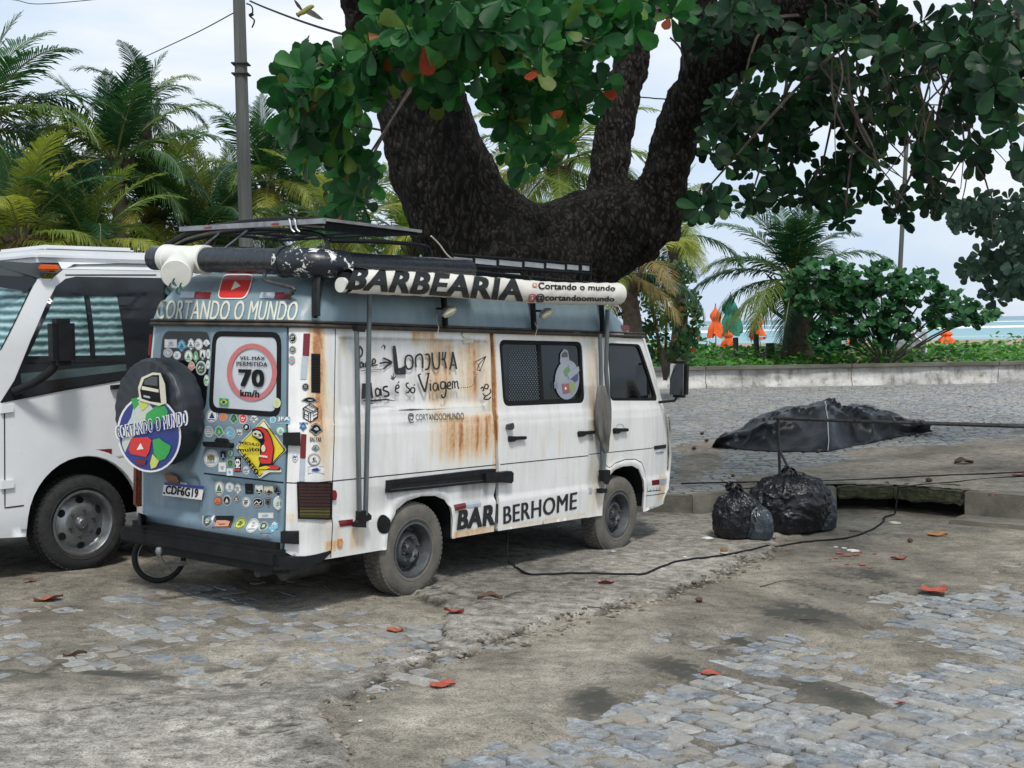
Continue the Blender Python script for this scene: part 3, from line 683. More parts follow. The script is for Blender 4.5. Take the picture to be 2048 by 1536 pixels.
def panel(name,outline,holes=(),mat=None,parent=None,st=.024,fn=surf,flange=.028,off=0,mirror=False,label=None,extra=None):
    loops=[densify(outline,st)]+[densify(h,st) for h in holes]
    V=[];E=[]
    for L in loops:
        b=len(V);V+=L;E+=[(b+i,b+(i+1)%len(L)) for i in range(len(L))]
    P=np.array(loops[0]); x0,z0=P.min(0);x1,z1=P.max(0)
    gx,gz_=np.meshgrid(np.arange(x0+st*.5,x1,st),np.arange(z0+st*.5,z1,st)); gx=gx.ravel();gz_=gz_.ravel()
    ok=sdpoly(loops[0],gx,gz_)<-st*.45
    for h in loops[1:]: ok&=sdpoly(h,gx,gz_)>st*.45
    V+=list(zip(gx[ok],gz_[ok]))
    r=geometry.delaunay_2d_cdt([Vector(v) for v in V],E,[],0,1e-6); vv,ff=r[0],r[2]
    vv=[(v.x,v.y) for v in vv]; cx=np.array([sum(vv[i][0] for i in f)/3 for f in ff]);cz=np.array([sum(vv[i][1] for i in f)/3 for f in ff])
    k=inpoly(loops[0],cx,cz)
    for h in loops[1:]: k&=~inpoly(h,cx,cz)
    ff=[f for f,a in zip(ff,k) if a]
    s=-1 if mirror else 1
    co=[fn(q,z,off) for q,z in vv]; co=[Vector((c.x,c.y*s,c.z)) for c in co]
    bm=bmesh.new(); la=bm.verts.layers.float.new('rust'); ld=bm.verts.layers.float.new('dirt'); bv=[bm.verts.new(c) for c in co]
    qa=np.array([v[0] for v in vv]);za=np.array([v[1] for v in vv])
    ru=boxsum(RUST,qa,za) if extra is None else extra(qa,za)[0]; di=boxsum(DIRT,qa,za) if extra is None else extra(qa,za)[1]
    for i,v in enumerate(bv): v[la]=ru[i]; v[ld]=di[i]
    for f in ff:
        try: bm.faces.new([bv[i] for i in f])
        except ValueError: pass
    bmesh.ops.recalc_face_normals(bm,faces=bm.faces[:])
    # make them face outwards
    c0=sum((f.calc_center_median() for f in bm.faces),Vector())/max(1,len(bm.faces)); f0=bm.faces[:][0]; out=Vector((c0.x-1.2,c0.y*1.6,0)) if fn is surf else Vector((0,0,0))
    if fn is surf:
        tot=sum(((f.normal.dot(Vector((min(f.calc_center_median().x+.6,0)*3,f.calc_center_median().y,0)))) for f in bm.faces))
        if tot<0: bmesh.ops.reverse_faces(bm,faces=bm.faces[:])
    for f in bm.faces: f.smooth=True
    if flange:
        bm.normal_update(); be=[e for e in bm.edges if e.is_boundary]
        r_=bmesh.ops.extrude_edge_only(bm,edges=be); nv=[g for g in r_['geom'] if isinstance(g,bmesh.types.BMVert)]
        nrm={}
        for v in nv:
            for e in v.link_edges:
                o_=e.other_vert(v)
                if o_ not in nv and o_.is_valid and o_.normal.length>0: nrm[v]=o_.normal.copy()
        for v in nv: v.co-=nrm.get(v,Vector((0,-1,0)))*flange
        for e in be: e.smooth=False
    me=bpy.data.meshes.new(name); bm.to_mesh(me); bm.free()
    for m_ in (mat if isinstance(mat,(list,tuple)) else [mat]): me.materials.append(m_)
    return link(name,me,parent,label)
def seam(name,pts,w,mat,parent,off=.0015,fn=surf,mir=False,st=.03):
    P=densify(pts,st,False); n=len(P); vs=[]
    for i in range(n):
        a=Vector(P[max(i-1,0)]);b=Vector(P[min(i+1,n-1)]);d=(b-a).normalized();nn_=Vector((-d.y,d.x))*w/2
        for s_ in (1,-1):
            c=fn(P[i][0]+s_*nn_.x,P[i][1]+s_*nn_.y,off); vs.append((c.x,-c.y if mir else c.y,c.z))
    mb=MB(); mb.add(vs,[(2*i,2*i+1,2*i+3,2*i+2) for i in range(n-1)]); return mb.build(name,mat,parent,False)
# outlines
ARCH_R=[(.41,.385),(.405,.52),(.375,.61),(.31,.675),(.20,.713),(.05,.722),(-.10,.70),(-.21,.645),(-.275,.56),(-.30,.47),(-.305,.385)]
ARCH_F=[(3.125,.385),(3.12,.52),(3.09,.64),(3.02,.725),(2.90,.765),(2.75,.768),(2.62,.745),(2.52,.685),(2.455,.585),(2.435,.48),(2.43,.385)]
quarter=[(-1.19,.42),(-1.0,.385),(-.85,.39)]+ARCH_R[::-1][:0]
quarter=[(-1.19,1.935),(-1.19,.44),(-1.10,.40),(-.95,.375),(-.305,.375)]+ARCH_R[::-1]+[(.41,.375),(.925,.375),(.925,.60),(.905,.66),(.925,.72),(.925,.86),(.885,1.26),(.885,1.935)]
slide=[(.965,.375),(2.205,.365),(2.205,1.0),(2.19,1.26),(2.165,1.91),(.915,1.91),(.915,1.26),(.955,.86)]
slide_h=roundpoly([(1.02,1.345),(2.155,1.345),(2.135,1.865),(.985,1.865)],.07)
pillar=[(2.213,.36),(2.43,.385)]+ARCH_F[::-1][1:8][:0]
pillar=[(2.213,.36),(2.43,.36),(2.43,.48),(2.452,.62),(2.468,.80),(2.468,1.935),(2.175,1.935),(2.198,1.26),(2.213,1.0)]
door=[(2.476,.80),(2.53,.775),(2.62,.81),(2.78,.83),(2.95,.825),(3.07,.785),(3.135,.70),(3.165,.56),(3.19,.515),(3.50,.50),(3.525,.56),(3.52,1.24),(3.47,1.29),(3.115,1.90),(2.476,1.915)]
door_h=roundpoly([(2.555,1.355),(3.40,1.335),(3.065,1.855),(2.535,1.86)],.05)
fender=[(2.476,.62),(2.52,.685),(2.62,.745),(2.75,.768),(2.90,.765),(3.02,.725),(3.09,.64),(3.12,.52),(3.125,.33),(3.60,.355),(3.70,.50),(3.68,.95),(3.60,1.17),(3.53,1.24),(3.533,.56),(3.505,.49),(3.185,.505),(3.157,.555),(3.127,.695),(3.065,.777),(2.95,.817),(2.78,.822),(2.62,.802),(2.53,.767),(2.476,.79)]
apillar=[(3.125,1.905),(3.48,1.295),(3.53,1.25),(3.56,1.25),(3.15,1.935),(2.476,1.935),(2.476,1.923),(3.10,1.91)]
doorR=[(-1.205,.435),(-1.205,1.925),(-2.004,1.925),(-2.004,.435)]
doorL=[(-2.012,.435),(-2.012,1.925),(-2.683,1.925),(-2.683,.435)]
winR=roundpoly([(-1.26,1.335),(-1.26,1.865),(-1.965,1.865),(-1.965,1.335)],.075)
winL=roundpoly([(-2.02,1.335),(-2.02,1.865),(-2.56,1.865),(-2.56,1.335)],.075)
body=van
panel('rear_quarter_panel',quarter,[],MT['van_white'],body)
sd_=panel('sliding_door',slide,[slide_h],MT['van_white'],van,off=.006)
panel('door_pillar',pillar,[],MT['van_white'],body)
fd_=panel('front_door',door,[door_h],MT['van_white'],van,off=.003)
panel('front_fender',fender,[],MT['van_white'],body,off=.001); panel('windscreen_pillar',apillar,[],MT['van_white'],body,st=.04)
none=lambda q,z:(np.clip(fbm(q*3,z*3)-.62,0,1)*.8,np.clip(.7-z,0,.3)*1.5*fbm(q*6,z*6))
rdR=panel('rear_door',doorR,[winR],MT['van_blue'],van,off=.004,extra=none,label='right rear door in faded blue, covered in stickers'); rdL=panel('rear_door',doorL,[winL],MT['van_blue'],van,off=-.002,extra=none,label='left rear door in faded blue behind the spare wheel')
# far side: plain mirrored
panel('rear_quarter_panel',quarter,[],MT['van_white'],body,st=.06,mirror=True); 
panel('side_panel',[(.93,.375),(2.43,.36),(2.43,.48),(2.468,.80),(2.468,1.935),(.93,1.935)],[],MT['van_white'],body,st=.06,mirror=True)
fl=panel('front_door',door,[door_h],MT['van_white'],van,st=.06,mirror=True); panel('front_fender',fender,[],MT['van_white'],body,st=.06,mirror=True); panel('windscreen_pillar',apillar,[],MT['van_white'],body,st=.08,mirror=True)
# inner dark shell (keeps the gaps dark) , floor, chassis
mb=MB()
zs=[.42,.6,.9,1.2,1.3,1.6,1.9]
prof=[(-1.08,.70),(-1.0,.80)]
def ring(z,ins,xf,zsrc=None):
    w=Wz(z)-ins; x0=Xr(z)+ins; P=[]
    for cx,cy,a0 in ((x0+CR-ins*0,-(w-CR),180),(xf,-w,None),(xf,w,None),(x0+CR,w-CR,90)):
        if a0 is None: P.append((cx,cy,z))
        else:
            for i in range(5):
                a=R(a0+90*i/4) if a0==180 else R(90+90*i/4); P.append((cx+CR*math.cos(a),cy+CR*math.sin(a)*1,z))
    return P
rg=[]
for z,xf in ((.45,.0),(1.93,.0)): pass
def shell(zs,xfs,ins):
    vs=[];n=None
    for z,xf in zip(zs,xfs):
        w=Wz(z)-ins-nosew(xf); x0=Xr(z)+ins; P=[]
        for i in range(5): a=R(180+90*i/4); P.append((x0+CR+CR*math.cos(a),-(Wz(z)-ins-CR)+CR*math.sin(a),z))
        P+= [(xf,-w,z),(xf,w,z)]
        for i in range(5): a=R(90+90*i/4); P.append((x0+CR+CR*math.cos(a),(Wz(z)-ins-CR)+CR*math.sin(a),z))
        n=len(P); vs+=P
    k=len(zs); fs=[(i*n+j,i*n+(j+1)%n,(i+1)*n+(j+1)%n,(i+1)*n+j) for i in range(k-1) for j in range(n)]; fs+=[tuple(range(n))[::-1],tuple(range((k-1)*n,k*n))]
    mb.add(vs,fs)
shell([.80,1.0,1.22],[3.45,3.45,3.42],.05)
shell([1.221,1.93],[2.2,2.2],.075)
mb.box((.47,-.8,.42),(2.36,.8,.80)); mb.box((-1.08,-.74,.42),(-.40,.74,.80)); mb.box((3.2,-.66,.42),(3.5,.66,.8))
mb.box((-.4,-.5,.4),(3.5,.5,.8)); mb.box((-1.0,-.42,.26),(3.4,-.30,.42)); mb.box((-1.0,.30,.26),(3.4,.42,.42)); mb.box((-.06,-.7,.28),(.06,.7,.40)); mb.box((2.66,-.7,.28),(2.78,.7,.40)); mb.box((.6,-.25,.2),(1.5,.25,.4))
mb.build('chassis',MT['seal'],van,False)
# front: bonnet, windscreen, grille (away from the camera)
fp=[(3.68,.36),(3.80,.50),(3.82,.80),(3.79,1.0),(3.72,1.17),(3.66,1.23)]
def strip(name,prof,mat,parent,ny=14,inset=.0):
    vs=[];fs=[]
    for x,z in prof:
        for j in range(ny+1):
            s_=-1+2*j/ny; w=Wz(min(z,1.93))-nosew(3.5)-inset; vs.append((x-.14*abs(s_)**4,s_*w,z))
    for i in range(len(prof)-1):
        for j in range(ny): a=i*(ny+1)+j; fs.append((a,a+1,a+ny+2,a+ny+1))
    m_=MB(); m_.add(vs,fs); return m_.build(name,mat,parent)
strip('front_panel',fp,MT['van_white'],body); strip('windscreen',[(3.66,1.235),(3.42,1.60),(3.19,1.935)],MT['glass_dark'],van,inset=.04); 
lg_=simple('lamp_glass',(.7,.7,.68),rough=.1)
for s_ in (-1,1):
    mb=MB(); mb.box((3.66,s_*.62-.12,.82),(3.83,s_*.62+.12,1.0),bv=.03); mb.build('headlight',lg_,van)
# windows
def glass(name,P,off,parent,mat=MT['glass_dark'],st=.12): return panel(name,P,[],mat,parent,st=st,flange=0,off=off)
gs=panel('window_frame',roundpoly([(1.005,1.33),(2.17,1.33),(2.148,1.88),(.972,1.88)],.08),[roundpoly([(1.06,1.385),(2.115,1.385),(2.10,1.83),(1.03,1.83)],.05)],MT['seal'],sd_,st=.06,flange=.01,off=-.002)
ws=glass('side_window',roundpoly([(1.05,1.375),(2.125,1.375),(2.11,1.84),(1.02,1.84)],.05),-.012,sd_)
seam('window_divider',[(1.55,1.38),(1.53,1.835)],.05,MT['seal'],sd_,off=-.006)
# perforated screen behind the sliding pane
dsc=Decal(980,480,4.043,base=-.0075)
for j in range(25):
    for i in range(12):
        u=163+i*21+(10 if j%2 else 0); v_=893+j*16.7
        if u<405: dsc.ell(MT.setdefault('mesh_grey',flat('screen_grey',(.10,.15,.16),.5)),u,v_,5.2,4.6,5,off=-.0075)
dsc.done('perforated_screen',sd_)
panel('window_frame',roundpoly([(2.54,1.34),(3.425,1.32),(3.085,1.87),(2.52,1.875)],.06),[roundpoly([(2.575,1.38),(3.34,1.36),(3.045,1.835),(2.555,1.84)],.04)],MT['seal'],fd_,st=.06,flange=.01,off=-.002)
glass('side_window',roundpoly([(2.56,1.365),(3.37,1.35),(3.055,1.845),(2.545,1.85)],.04),-.014,fd_)
panel('window_frame',roundpoly([(-1.245,1.32),(-1.245,1.88),(-1.98,1.88),(-1.98,1.32)],.085),[roundpoly([(-1.285,1.355),(-1.285,1.845),(-1.94,1.845),(-1.94,1.355)],.06)],MT['seal'],rdR,st=.06,flange=.01,off=.008)
MT['sheet']=simple('window_sheet',(.56,.60,.64),(.50,.54,.58),.35,6)
panel('window_sheet',roundpoly([(-1.283,1.352),(-1.283,1.848),(-1.942,1.848),(-1.942,1.352)],.06),[],MT['sheet'],rdR,st=.1,flange=0,off=.004)
glass('rear_window',roundpoly([(-2.016,1.325),(-2.016,1.875),(-2.57,1.875),(-2.57,1.325)],.08),.004,rdL)
# seams
for P in ([(-1.19,.895),(.92,.895)],[(-.845,.38),(-.845,.9),(-.845,1.25),(-.83,1.935)]): seam('panel_seam',P,.007,MT['seal'],body)
seam('panel_seam',[(.97,.895),(2.19,.895)],.007,MT['seal'],sd_,off=.0075); seam('panel_seam',[(2.49,.905),(3.52,.905)],.006,MT['seal'],fd_,off=.0045)
seam('panel_seam',[(-1.21,.895),(-1.995,.895)],.010,MT['seal'],rdR,off=.0055)
seam('panel_seam',[(2.213,.905),(2.46,.905)],.006,MT['seal'],body); seam('panel_seam',[(3.125,.475),(3.63,.455)],.006,MT['seal'],body,off=.0025)
# high roof
Rg=[]
zr=[1.946,2.00,2.06,2.12,2.17,2.22,2.26,2.29,2.315,2.34,2.358,2.368]
xf=[3.13,3.04,2.97,2.88,2.77,2.66,2.55,2.40,2.25,2.0,1.7,1.3]
mb=MB(); vs=[]; n=0
for z,x1 in zip(zr,xf):
    w=Wz(z); x0=Xr(z); r1=CR; r2=.30 if z<2.3 else .25; P=[]
    r1=min(r1,w*.8);r2=min(r2,w*.8)
    for cx,cy,r_,a0 in ((x0+r1,-(w-r1),r1,180),(x1-r2,-(w-r2),r2,270),(x1-r2,w-r2,r2,0),(x0+r1,w-r1,r1,90)):
        for i in range(7): a=R(a0+90*i/6); P.append((cx+r_*math.cos(a),cy+r_*math.sin(a),z))
        if a0==180:
            for i in range(1,12): P.append((x0+r1+(x1-r2-x0-r1)*i/12,-w,z))
        if a0==0:
            for i in range(1,12): P.append((x1-r2+(x0+r1-x1+r2)*i/12,w,z))
    n=len(P); vs+=P
k=len(zr); fs=[(i*n+j,i*n+(j+1)%n,(i+1)*n+(j+1)%n,(i+1)*n+j) for i in range(k-1) for j in range(n)]+[tuple(range((k-1)*n,k*n))]
mb.add(vs,fs); hr=mb.build('high_roof',MT['roof_blue'],van,auto=60)
# gutter rail all round
def outl(z,off,qs): return [surf(q,z,off) for q in qs]
qs=[3.1-i*.2 for i in range(21)]+[-.95-i*.05 for i in range(1,7)]+[-1.264-.17*i for i in range(1,5)]
mb=MB(); P=[surf(q,1.925,.018) for q in np.r_[np.linspace(3.12,-.95,24),np.linspace(-1.0,-1.264,6),np.linspace(-1.4,QC,5)]]; P2=[Vector((p.x,-p.y,p.z)) for p in P[::-1]][1:]
PP=P+P2; mb.tube(PP,.016,6); mb.tube([p+Vector((0,0,.028)) for p in PP],.010,6); mb.build('rain_gutter',simple('gutter_black',(.02,.022,.022),(.09,.07,.05),.7,7,bmp=.5),van)
# ================================================================== VAN DETAILS
Dz=lambda *a,**k:Decal(*a,**k)
Z1=(220,420,4.042);Z2=(220,780,3.49);Z3=(640,480,4.043);Z4=(980,480,4.043);Z5=(640,840,4.043);Z6=(980,820,4.043);Z8=(400,800,5.12);Z7=(0,460,2.133)
def slab(D,m,pts,t,base=0.0):
    n=len(pts); mi=D.mi(m); a=[D.P(u,v,base) for u,v in pts]; b=[D.P(u,v,base+t) for u,v in pts]
    tri=geometry.tessellate_polygon([[Vector((u,v,0)) for u,v in pts]])
    D.mb.add(a+b,[(i,(i+1)%n,n+(i+1)%n,n+i) for i in range(n)]+[tuple(n+i for i in t_) for t_ in tri],mi); return D
def dgrid(D,m,tl,tr,br,bl,nu=6,nv=4,off=None):
    off=off or D.lay(); vs=[]
    for j in range(nv+1):
        for i in range(nu+1):
            p=Vector(tl).lerp(Vector(tr),i/nu).lerp(Vector(bl).lerp(Vector(br),i/nu),j/nv); vs.append(D.P(p.x,p.y,off))
    D.mb.add(vs,[(j*(nu+1)+i,(j+1)*(nu+1)+i,(j+1)*(nu+1)+i+1,j*(nu+1)+i+1) for j in range(nv) for i in range(nu)],D.mi(m)); return D
MT['dusty_tyre']=simple('dusty_tyre',(.075,.073,.066),(.15,.14,.12),.92,7,bmp=.5,bscale=70,lo=.3,hi=.65)
MT['rim']=simple('painted_rim',(.06,.072,.08),(.11,.115,.115),.55,14,metal=.3,bmp=.3)
def wheel(name,parent,c,r=.337,w=.19,rr_=.19,side=-1,tm=None,rm=None,cover=False,big=False):
    W_=empty(name); W_.parent=parent; W_.location=c
    s=side; mb=MB(); hw=w/2
    prof=[(rr_,-hw*.72),(rr_+.012,-hw*.95),(rr_+.035,-hw*1.03),(r*.86,-hw*1.04),(r*.94,-hw*.93),(r*.985,-hw*.80),(r,-hw*.6),(r,hw*.6),(r*.985,hw*.80),(r*.94,hw*.93),(r*.86,hw*1.04),(rr_+.035,hw*1.03),(rr_+.012,hw*.95),(rr_,hw*.72)]
    mb.lathe(prof,'y',n=64)
    # tread lugs
    for i in range(56):
        a=2*PI*i/56
        for k,(y0,y1) in enumerate(((-hw*.82,-hw*.50),(-hw*.42,-hw*.08),(hw*.08,hw*.42),(hw*.5,hw*.82))):
            a0=a+(.03 if k%2 else 0); a1=a0+.075; R1=r+.007 if k in(1,2) else r+.003
            v=[(R_*math.cos(q),y,R_*math.sin(q)) for R_ in (r-.02,R1) for q,y in ((a0,y0),(a1,y0),(a1,y1),(a0,y1))]
            mb.add(v,[(4,5,6,7),(0,1,5,4),(1,2,6,5),(2,3,7,6),(3,0,4,7)])
    mb.lathe([(rr_+.028,s*hw*1.035),(rr_+.034,s*hw*1.06),(rr_+.040,s*hw*1.035)],'y',n=64)
    mb.build('tyre',tm or MT['dusty_tyre'],W_,auto=50)
    mb=MB()
    if big:
        rp=[(rr_,s*hw*.75),(rr_+.012,s*hw*.98),(rr_-.006,s*hw*.99),(rr_-.02,s*hw*.85),(rr_-.03,s*hw*.5),(rr_-.045,s*hw*.35),(rr_*.74,s*hw*.42),(rr_*.56,s*hw*.62),(rr_*.50,s*hw*.66),(rr_*.30,s*hw*.66),(.001,s*hw*.60)]
    else:
        rp=[(rr_,s*hw*.75),(rr_+.012,s*hw*.98),(rr_-.004,s*hw*1.0),(rr_-.012,s*hw*.8),(rr_-.022,s*hw*.25),(rr_-.03,-s*hw*.05),(rr_-.05,s*-.005),(rr_*.66,s*.02),(rr_*.60,s*.045),(rr_*.50,s*.058),(rr_*.40,s*.045),(rr_*.36,s*.03),(.001,s*.028)]
    mb.lathe(rp,'y',n=48); rim=mb.build('rim',rm or MT['rim'],W_)
    # vent holes as dark recessed discs
    mb=MB(); nh=6 if big else 9
    for i in range(nh):
        a=2*PI*(i+.5)/nh; rad=rr_*(.72 if big else .70); hh=s*(hw*.46 if big else .022); q=.026 if big else .016; yy=hh
        rp_=[(q*math.cos(2*PI*j/12),q*(1.25 if big else .8)*math.sin(2*PI*j/12)) for j in range(12)]
        vs=[((rad+u)*math.cos(a)-w_*math.sin(a),yy+s*.004+ (s*(-u)*.35 if big else 0),(rad+u)*math.sin(a)+w_*math.cos(a)) for u,w_ in rp_]
        mb.add(vs,[tuple(range(12)) if s>0 else tuple(range(12))[::-1]])
    mb.build('vent_holes',MT['seal'],rim,False); rim.children[0]['kind']='stuff'
    mb=MB(); hb=hw*.66 if big else .03
    mb.lathe([(.001,s*(hb+.035)),(.03,s*(hb+.034)),(.042,s*(hb+.02)),(.052,s*hb)],'y',n=20); mb.build('hub_cap',rm or MT['dark_steel'],W_)
    nb=6 if big else 6; rb=rr_*(.42 if big else .42)
    for i in range(nb):
        a=2*PI*i/nb+.3; mb=MB(); yb=s*(hw*.66 if big else .055); mb.lathe([(.001,yb+s*.022),(.011,yb+s*.02),(.013,yb)],'y',c=(rb*math.cos(a),0,rb*math.sin(a)),n=6); mb.build('wheel_nut',MT['dark_steel'],W_,False)
    return W_
wheel('wheel',van,(0,-.775,.337)); wheel('wheel',van,(2.72,-.775,.337)); wheel('wheel',van,(0,.775,.337),side=1); wheel('wheel',van,(2.72,.775,.337),side=1)
# wheel-well liners
mb=MB()
for cx_,hw,top in ((.055,.40,.76),(2.785,.39,.80)):
    for s in (-1,1):
        P=[(cx_+hw*math.cos(a),.37+(top-.37)*math.sin(a)) for a in np.linspace(0,PI,12)]
        vs=[(x,s*.86,z) for x,z in P]+[(x,s*.52,z) for x,z in P]; mb.add(vs,[(i,i+1,13+i-0,12+i) for i in range(11)]); mb.add([(x,s*.52,z) for x,z in P],[tuple(range(12))])
mb.build('wheel_wells',MT['seal'],van,False); bpy.data.objects['wheel_wells']['kind']='stuff'
# ---- rear bumper, step bar, tow ball
mb=MB(); mb.box((-1.255,-.78,.345),(-1.12,.87,.455),bv=.02); mb.build('rear_bumper',MT['black_plastic'],van)
mb=MB(); mb.box((-1.19,-.72,.455),(-1.12,.80,.50)); mb.box((-1.22,-.72,.30),(-1.12,.5,.345)); mb.build('bumper_bracket',MT['black_metal'],van,False)
mb=MB(); P=[(-1.235,-.76,.385),(-1.17,-.82,.385),(-1.05,-.865,.385),(-.93,-.885,.40),(-.86,-.895,.425)]
for i,h in enumerate((.05,.045,.035,.03,.012)): pass
vs=[]; H=[.055,.05,.045,.035,.01]
for (x,y,z),h in zip(P,H): vs+=[(x,y,z-h),(x,y,z+h*.6),(x+.03,y+.12,z+h*.6),(x+.03,y+.12,z-h)]
mb.add(vs,[(4*i+j,4*i+(j+1)%4,4*i+4+(j+1)%4,4*i+4+j) for i in range(4) for j in range(4)]+[(3,2,1,0),(16,17,18,19)]); mb.build('bumper_corner',MT['black_plastic'],van)
mb=MB(); mb.tube([(-1.2,.19,.26),(-1.38,.19,.27),(-1.42,.19,.33)],.018,8); mb.lathe([(.001,.40),(.018,.395),(.026,.37),(.018,.345),(.014,.33)],'z',c=(-1.42,.19,0),n=14); mb.build('tow_ball',MT['steel'],van)
mb=MB(); mb.tube([(-1.15,-.5,.27),(-.3,-.45,.25)],.03,10); mb.tube([(-.9,-.48,.25),(-.5,-.46,.25)],.07,12); mb.build('exhaust_pipe',MT['dark_steel'],van)
# ---- tail light, louvre vent, hinges, reflectors etc.
MT['tail_glass']=simple('tail_glass',(.055,.018,.018),(.03,.012,.012),.18,4,spec=.6); MT['olive_glass']=simple('olive_glass',(.10,.09,.02),(.06,.06,.02),.2,4)
D=Dz(0,0,1,base=.002); dgrid(D,MT['tail_glass'],(596,966),(660,967),(659,1017),(597,1016),10,3,.016); dgrid(D,MT['olive_glass'],(597,1016),(659,1017),(656,1036),(599,1034),10,2,.016)
for y in np.linspace(972,1030,10): dgrid(D,MT['seal'],(597,y),(659,y+.8),(659,y+2.0),(597,y+1.2),8,1,.0185)
for a,b,c,d in (((594,963),(662,964),(662,968),(594,967)),((595,1033),(658,1035),(657,1039),(597,1037))): dgrid(D,MT['seal'],a,b,c,d,8,1,.017)
dgrid(D,MT['seal'],(594,963),(598,963),(600,1037),(596,1037),1,2,.017); dgrid(D,MT['seal'],(658,964),(662,964),(660,1039),(656,1039),1,2,.017)
D.done('tail_light',van)
D=Dz(0,0,1,base=.002); dgrid(D,MT['black_plastic'],(622,707),(640,708),(640,786),(622,785),3,3,.004)
for i in range(14):
    y=710+i*5.25; dgrid(D,MT['black_metal'],(624,y),(638,y+.3),(638,y+3.2),(624,y+2.9),2,1,.010)
D.done('louvre_vent',van)
def boxpix(name,pts,t,m,parent=van,D0=(0,0,1),base=0,label=None):
    D=Dz(*D0,base=.002); slab(D,m,pts,t,base); return D.done(name,parent,label)
boxpix('door_hinge',[(573,867),(601,867),(601,891),(573,890)],.045,MT['black_plastic'],rdR,base=.0)
boxpix('door_hinge',[(568,1061),(598,1061),(598,1086),(568,1084)],.045,MT['black_plastic'],rdR)
boxpix('door_hinge',[(276,1025),(294,1030),(294,1050),(276,1050)],.04,MT['black_plastic'],rdL)
D=Dz(*Z8,base=.004); slab(D,MT['black_plastic'],[(80,425),(170,428),(350,440),(358,465),(350,490),(90,475),(78,450)],.045); slab(D,MT['black_plastic'],[(178,425),(200,388),(290,395),(310,432)],.03); D.done('door_handle',rdR)
# reflectors
def refl(name,pts1,pts2,parent=van,Zc=(0,0,1)):
    D=Dz(*Zc,base=.004); 
    if pts1:dgrid(D,DRED,*pts1,2,2)
    if pts2:dgrid(D,SILV,*pts2,2,2)
    return D.done(name,parent)
refl('reflector',[(607,667),(620,667),(618,712),(605,711)],[(604,713),(617,713),(613,758),(601,758)])
refl('reflector',[(602,868),(613,869),(611,917),(600,916)],[(600,918),(611,919),(609,963),(598,962)])
refl('reflector',[(299,668),(304,669),(301,710),(296,709)],None)
refl('reflector',[(1068,685),(1168,668),(1168,712),(1072,732)],[(1170,668),(1290,648),(1290,690),(1170,708)],van,Z5)
refl('reflector',[(140,812),(255,800),(255,848),(150,862)],[(335,800),(382,790),(380,822),(335,832)],van,Z5)
refl('reflector',[(690,650),(742,640),(742,682),(692,688)],[(745,638),(815,625),(815,668),(745,682)],sd_,Z6)
refl('reflector',[(1298,568),(1358,560),(1358,600),(1300,608)],[(1362,560),(1416,553),(1416,592),(1362,600)],fd_,Z6)
refl('reflector',[(1055,688),(1118,692),(1128,735),(1068,730)],None,van,Z4)
refl('reflector',[(695,663),(820,667),(808,720),(680,716)],[(580,664),(690,664),(680,714),(565,712)],van,Z1)
refl('reflector',[(1345,668),(1475,670),(1465,725),(1332,722)],[(1225,668),(1340,668),(1330,720),(1210,716)],van,Z1)
D=Dz(*Z2,base=.004); slab(D,MT.setdefault('red_lens',simple('red_lens',(.25,.015,.02),rough=.15)),[(1555+16*math.cos(a),733+36*math.sin(a)) for a in np.linspace(0,2*PI,14)[:-1]],.02); D.done('side_marker_lamp',van)
# side rail of the sliding door
D=Dz(*Z5,base=.004); slab(D,MT['black_metal'],[(530,487),(1300,398),(1400,392),(1400,500),(1300,505),(545,585),(525,585)],.028); D.line(MT['dark_steel'],[(545,560),(1300,485)],10,off=.031); D.line(MT['seal'],[(560,520),(1300,445)],6,off=.031); D.done('door_rail',van)
D=Dz(*Z5,base=.004); slab(D,MT['black_metal'],[(1300,425),(1430,418),(1505,408),(1522,425),(1520,490),(1505,508),(1435,500),(1300,505)],.055); D.done('rail_carriage',sd_)
D=Dz(*Z5,base=.003); D.ell(MT['seal'],500,840,50,76,26); D.ell(MT['black_plastic'],500,838,40,62,24); D.line(MT['seal'],[(500+41*math.cos(a),838+63*math.sin(a)) for a in np.linspace(0,2*PI,25)[:-1]],6,closed=True); D.done('fuel_cap',van)
# handles
def handle(parent,u,v,w=130,slope=-.06):
    D=Dz(*Z6,base=.004); f=lambda x,y:(u+x,v+y+x*slope); D.curve(SILV,[f(25,-15),f(40,-42),f(75,-45),f(95,-15)],7); slab(D,MT['black_plastic'],[f(0,-8),f(10,-20),f(w*.5,-14),f(w,-12),f(w+4,4),f(w-6,14),f(w*.45,12),f(30,26),f(4,26)],.035); D.done('door_handle',parent)
handle(sd_,137,230); handle(sd_,700,190,122,-.10); handle(fd_,988,165,105,-.06)
D=Dz(*Z6,base=.004); slab(D,MT['dark_steel'],[(118,150),(125,118),(160,108),(166,140),(150,160)],.04); D.done('latch_knob',sd_)
for u,v in ((424,198),(568,184)):
    D=Dz(*Z6,base=.004); D.ell(BRN,u,v,13,13,12); D.ell(MT['seal'],u,v,8,8,10); D.done('bolt_hole',sd_)
D=Dz(*Z6,base=.004); slab(D,MT['black_plastic'],[(1325,290),(1415,278),(1415,308),(1325,320)],.012); D.done('side_indicator',fd_)
D=Dz(*Z6,base=.004); D.text(BLU,'coralba',((1335,335),(1402,326),(1402,348),(1335,356)),.01); D.line(CYA,[(1345,362),(1395,355)],4); D.done('sticker',fd_)
mb=MB(); mb.box((3.66,-.80,.80),(3.72,-.70,.98),bv=.02); mb.build('front_indicator',MT['tail_glass'],van)
mb=MB(); vs=[];PPf=[(3.60,-.80,.36),(3.66,-.78,.36),(3.80,-.66,.37),(3.88,-.4,.38),(3.88,.4,.38),(3.80,.66,.37),(3.60,.80,.36)]
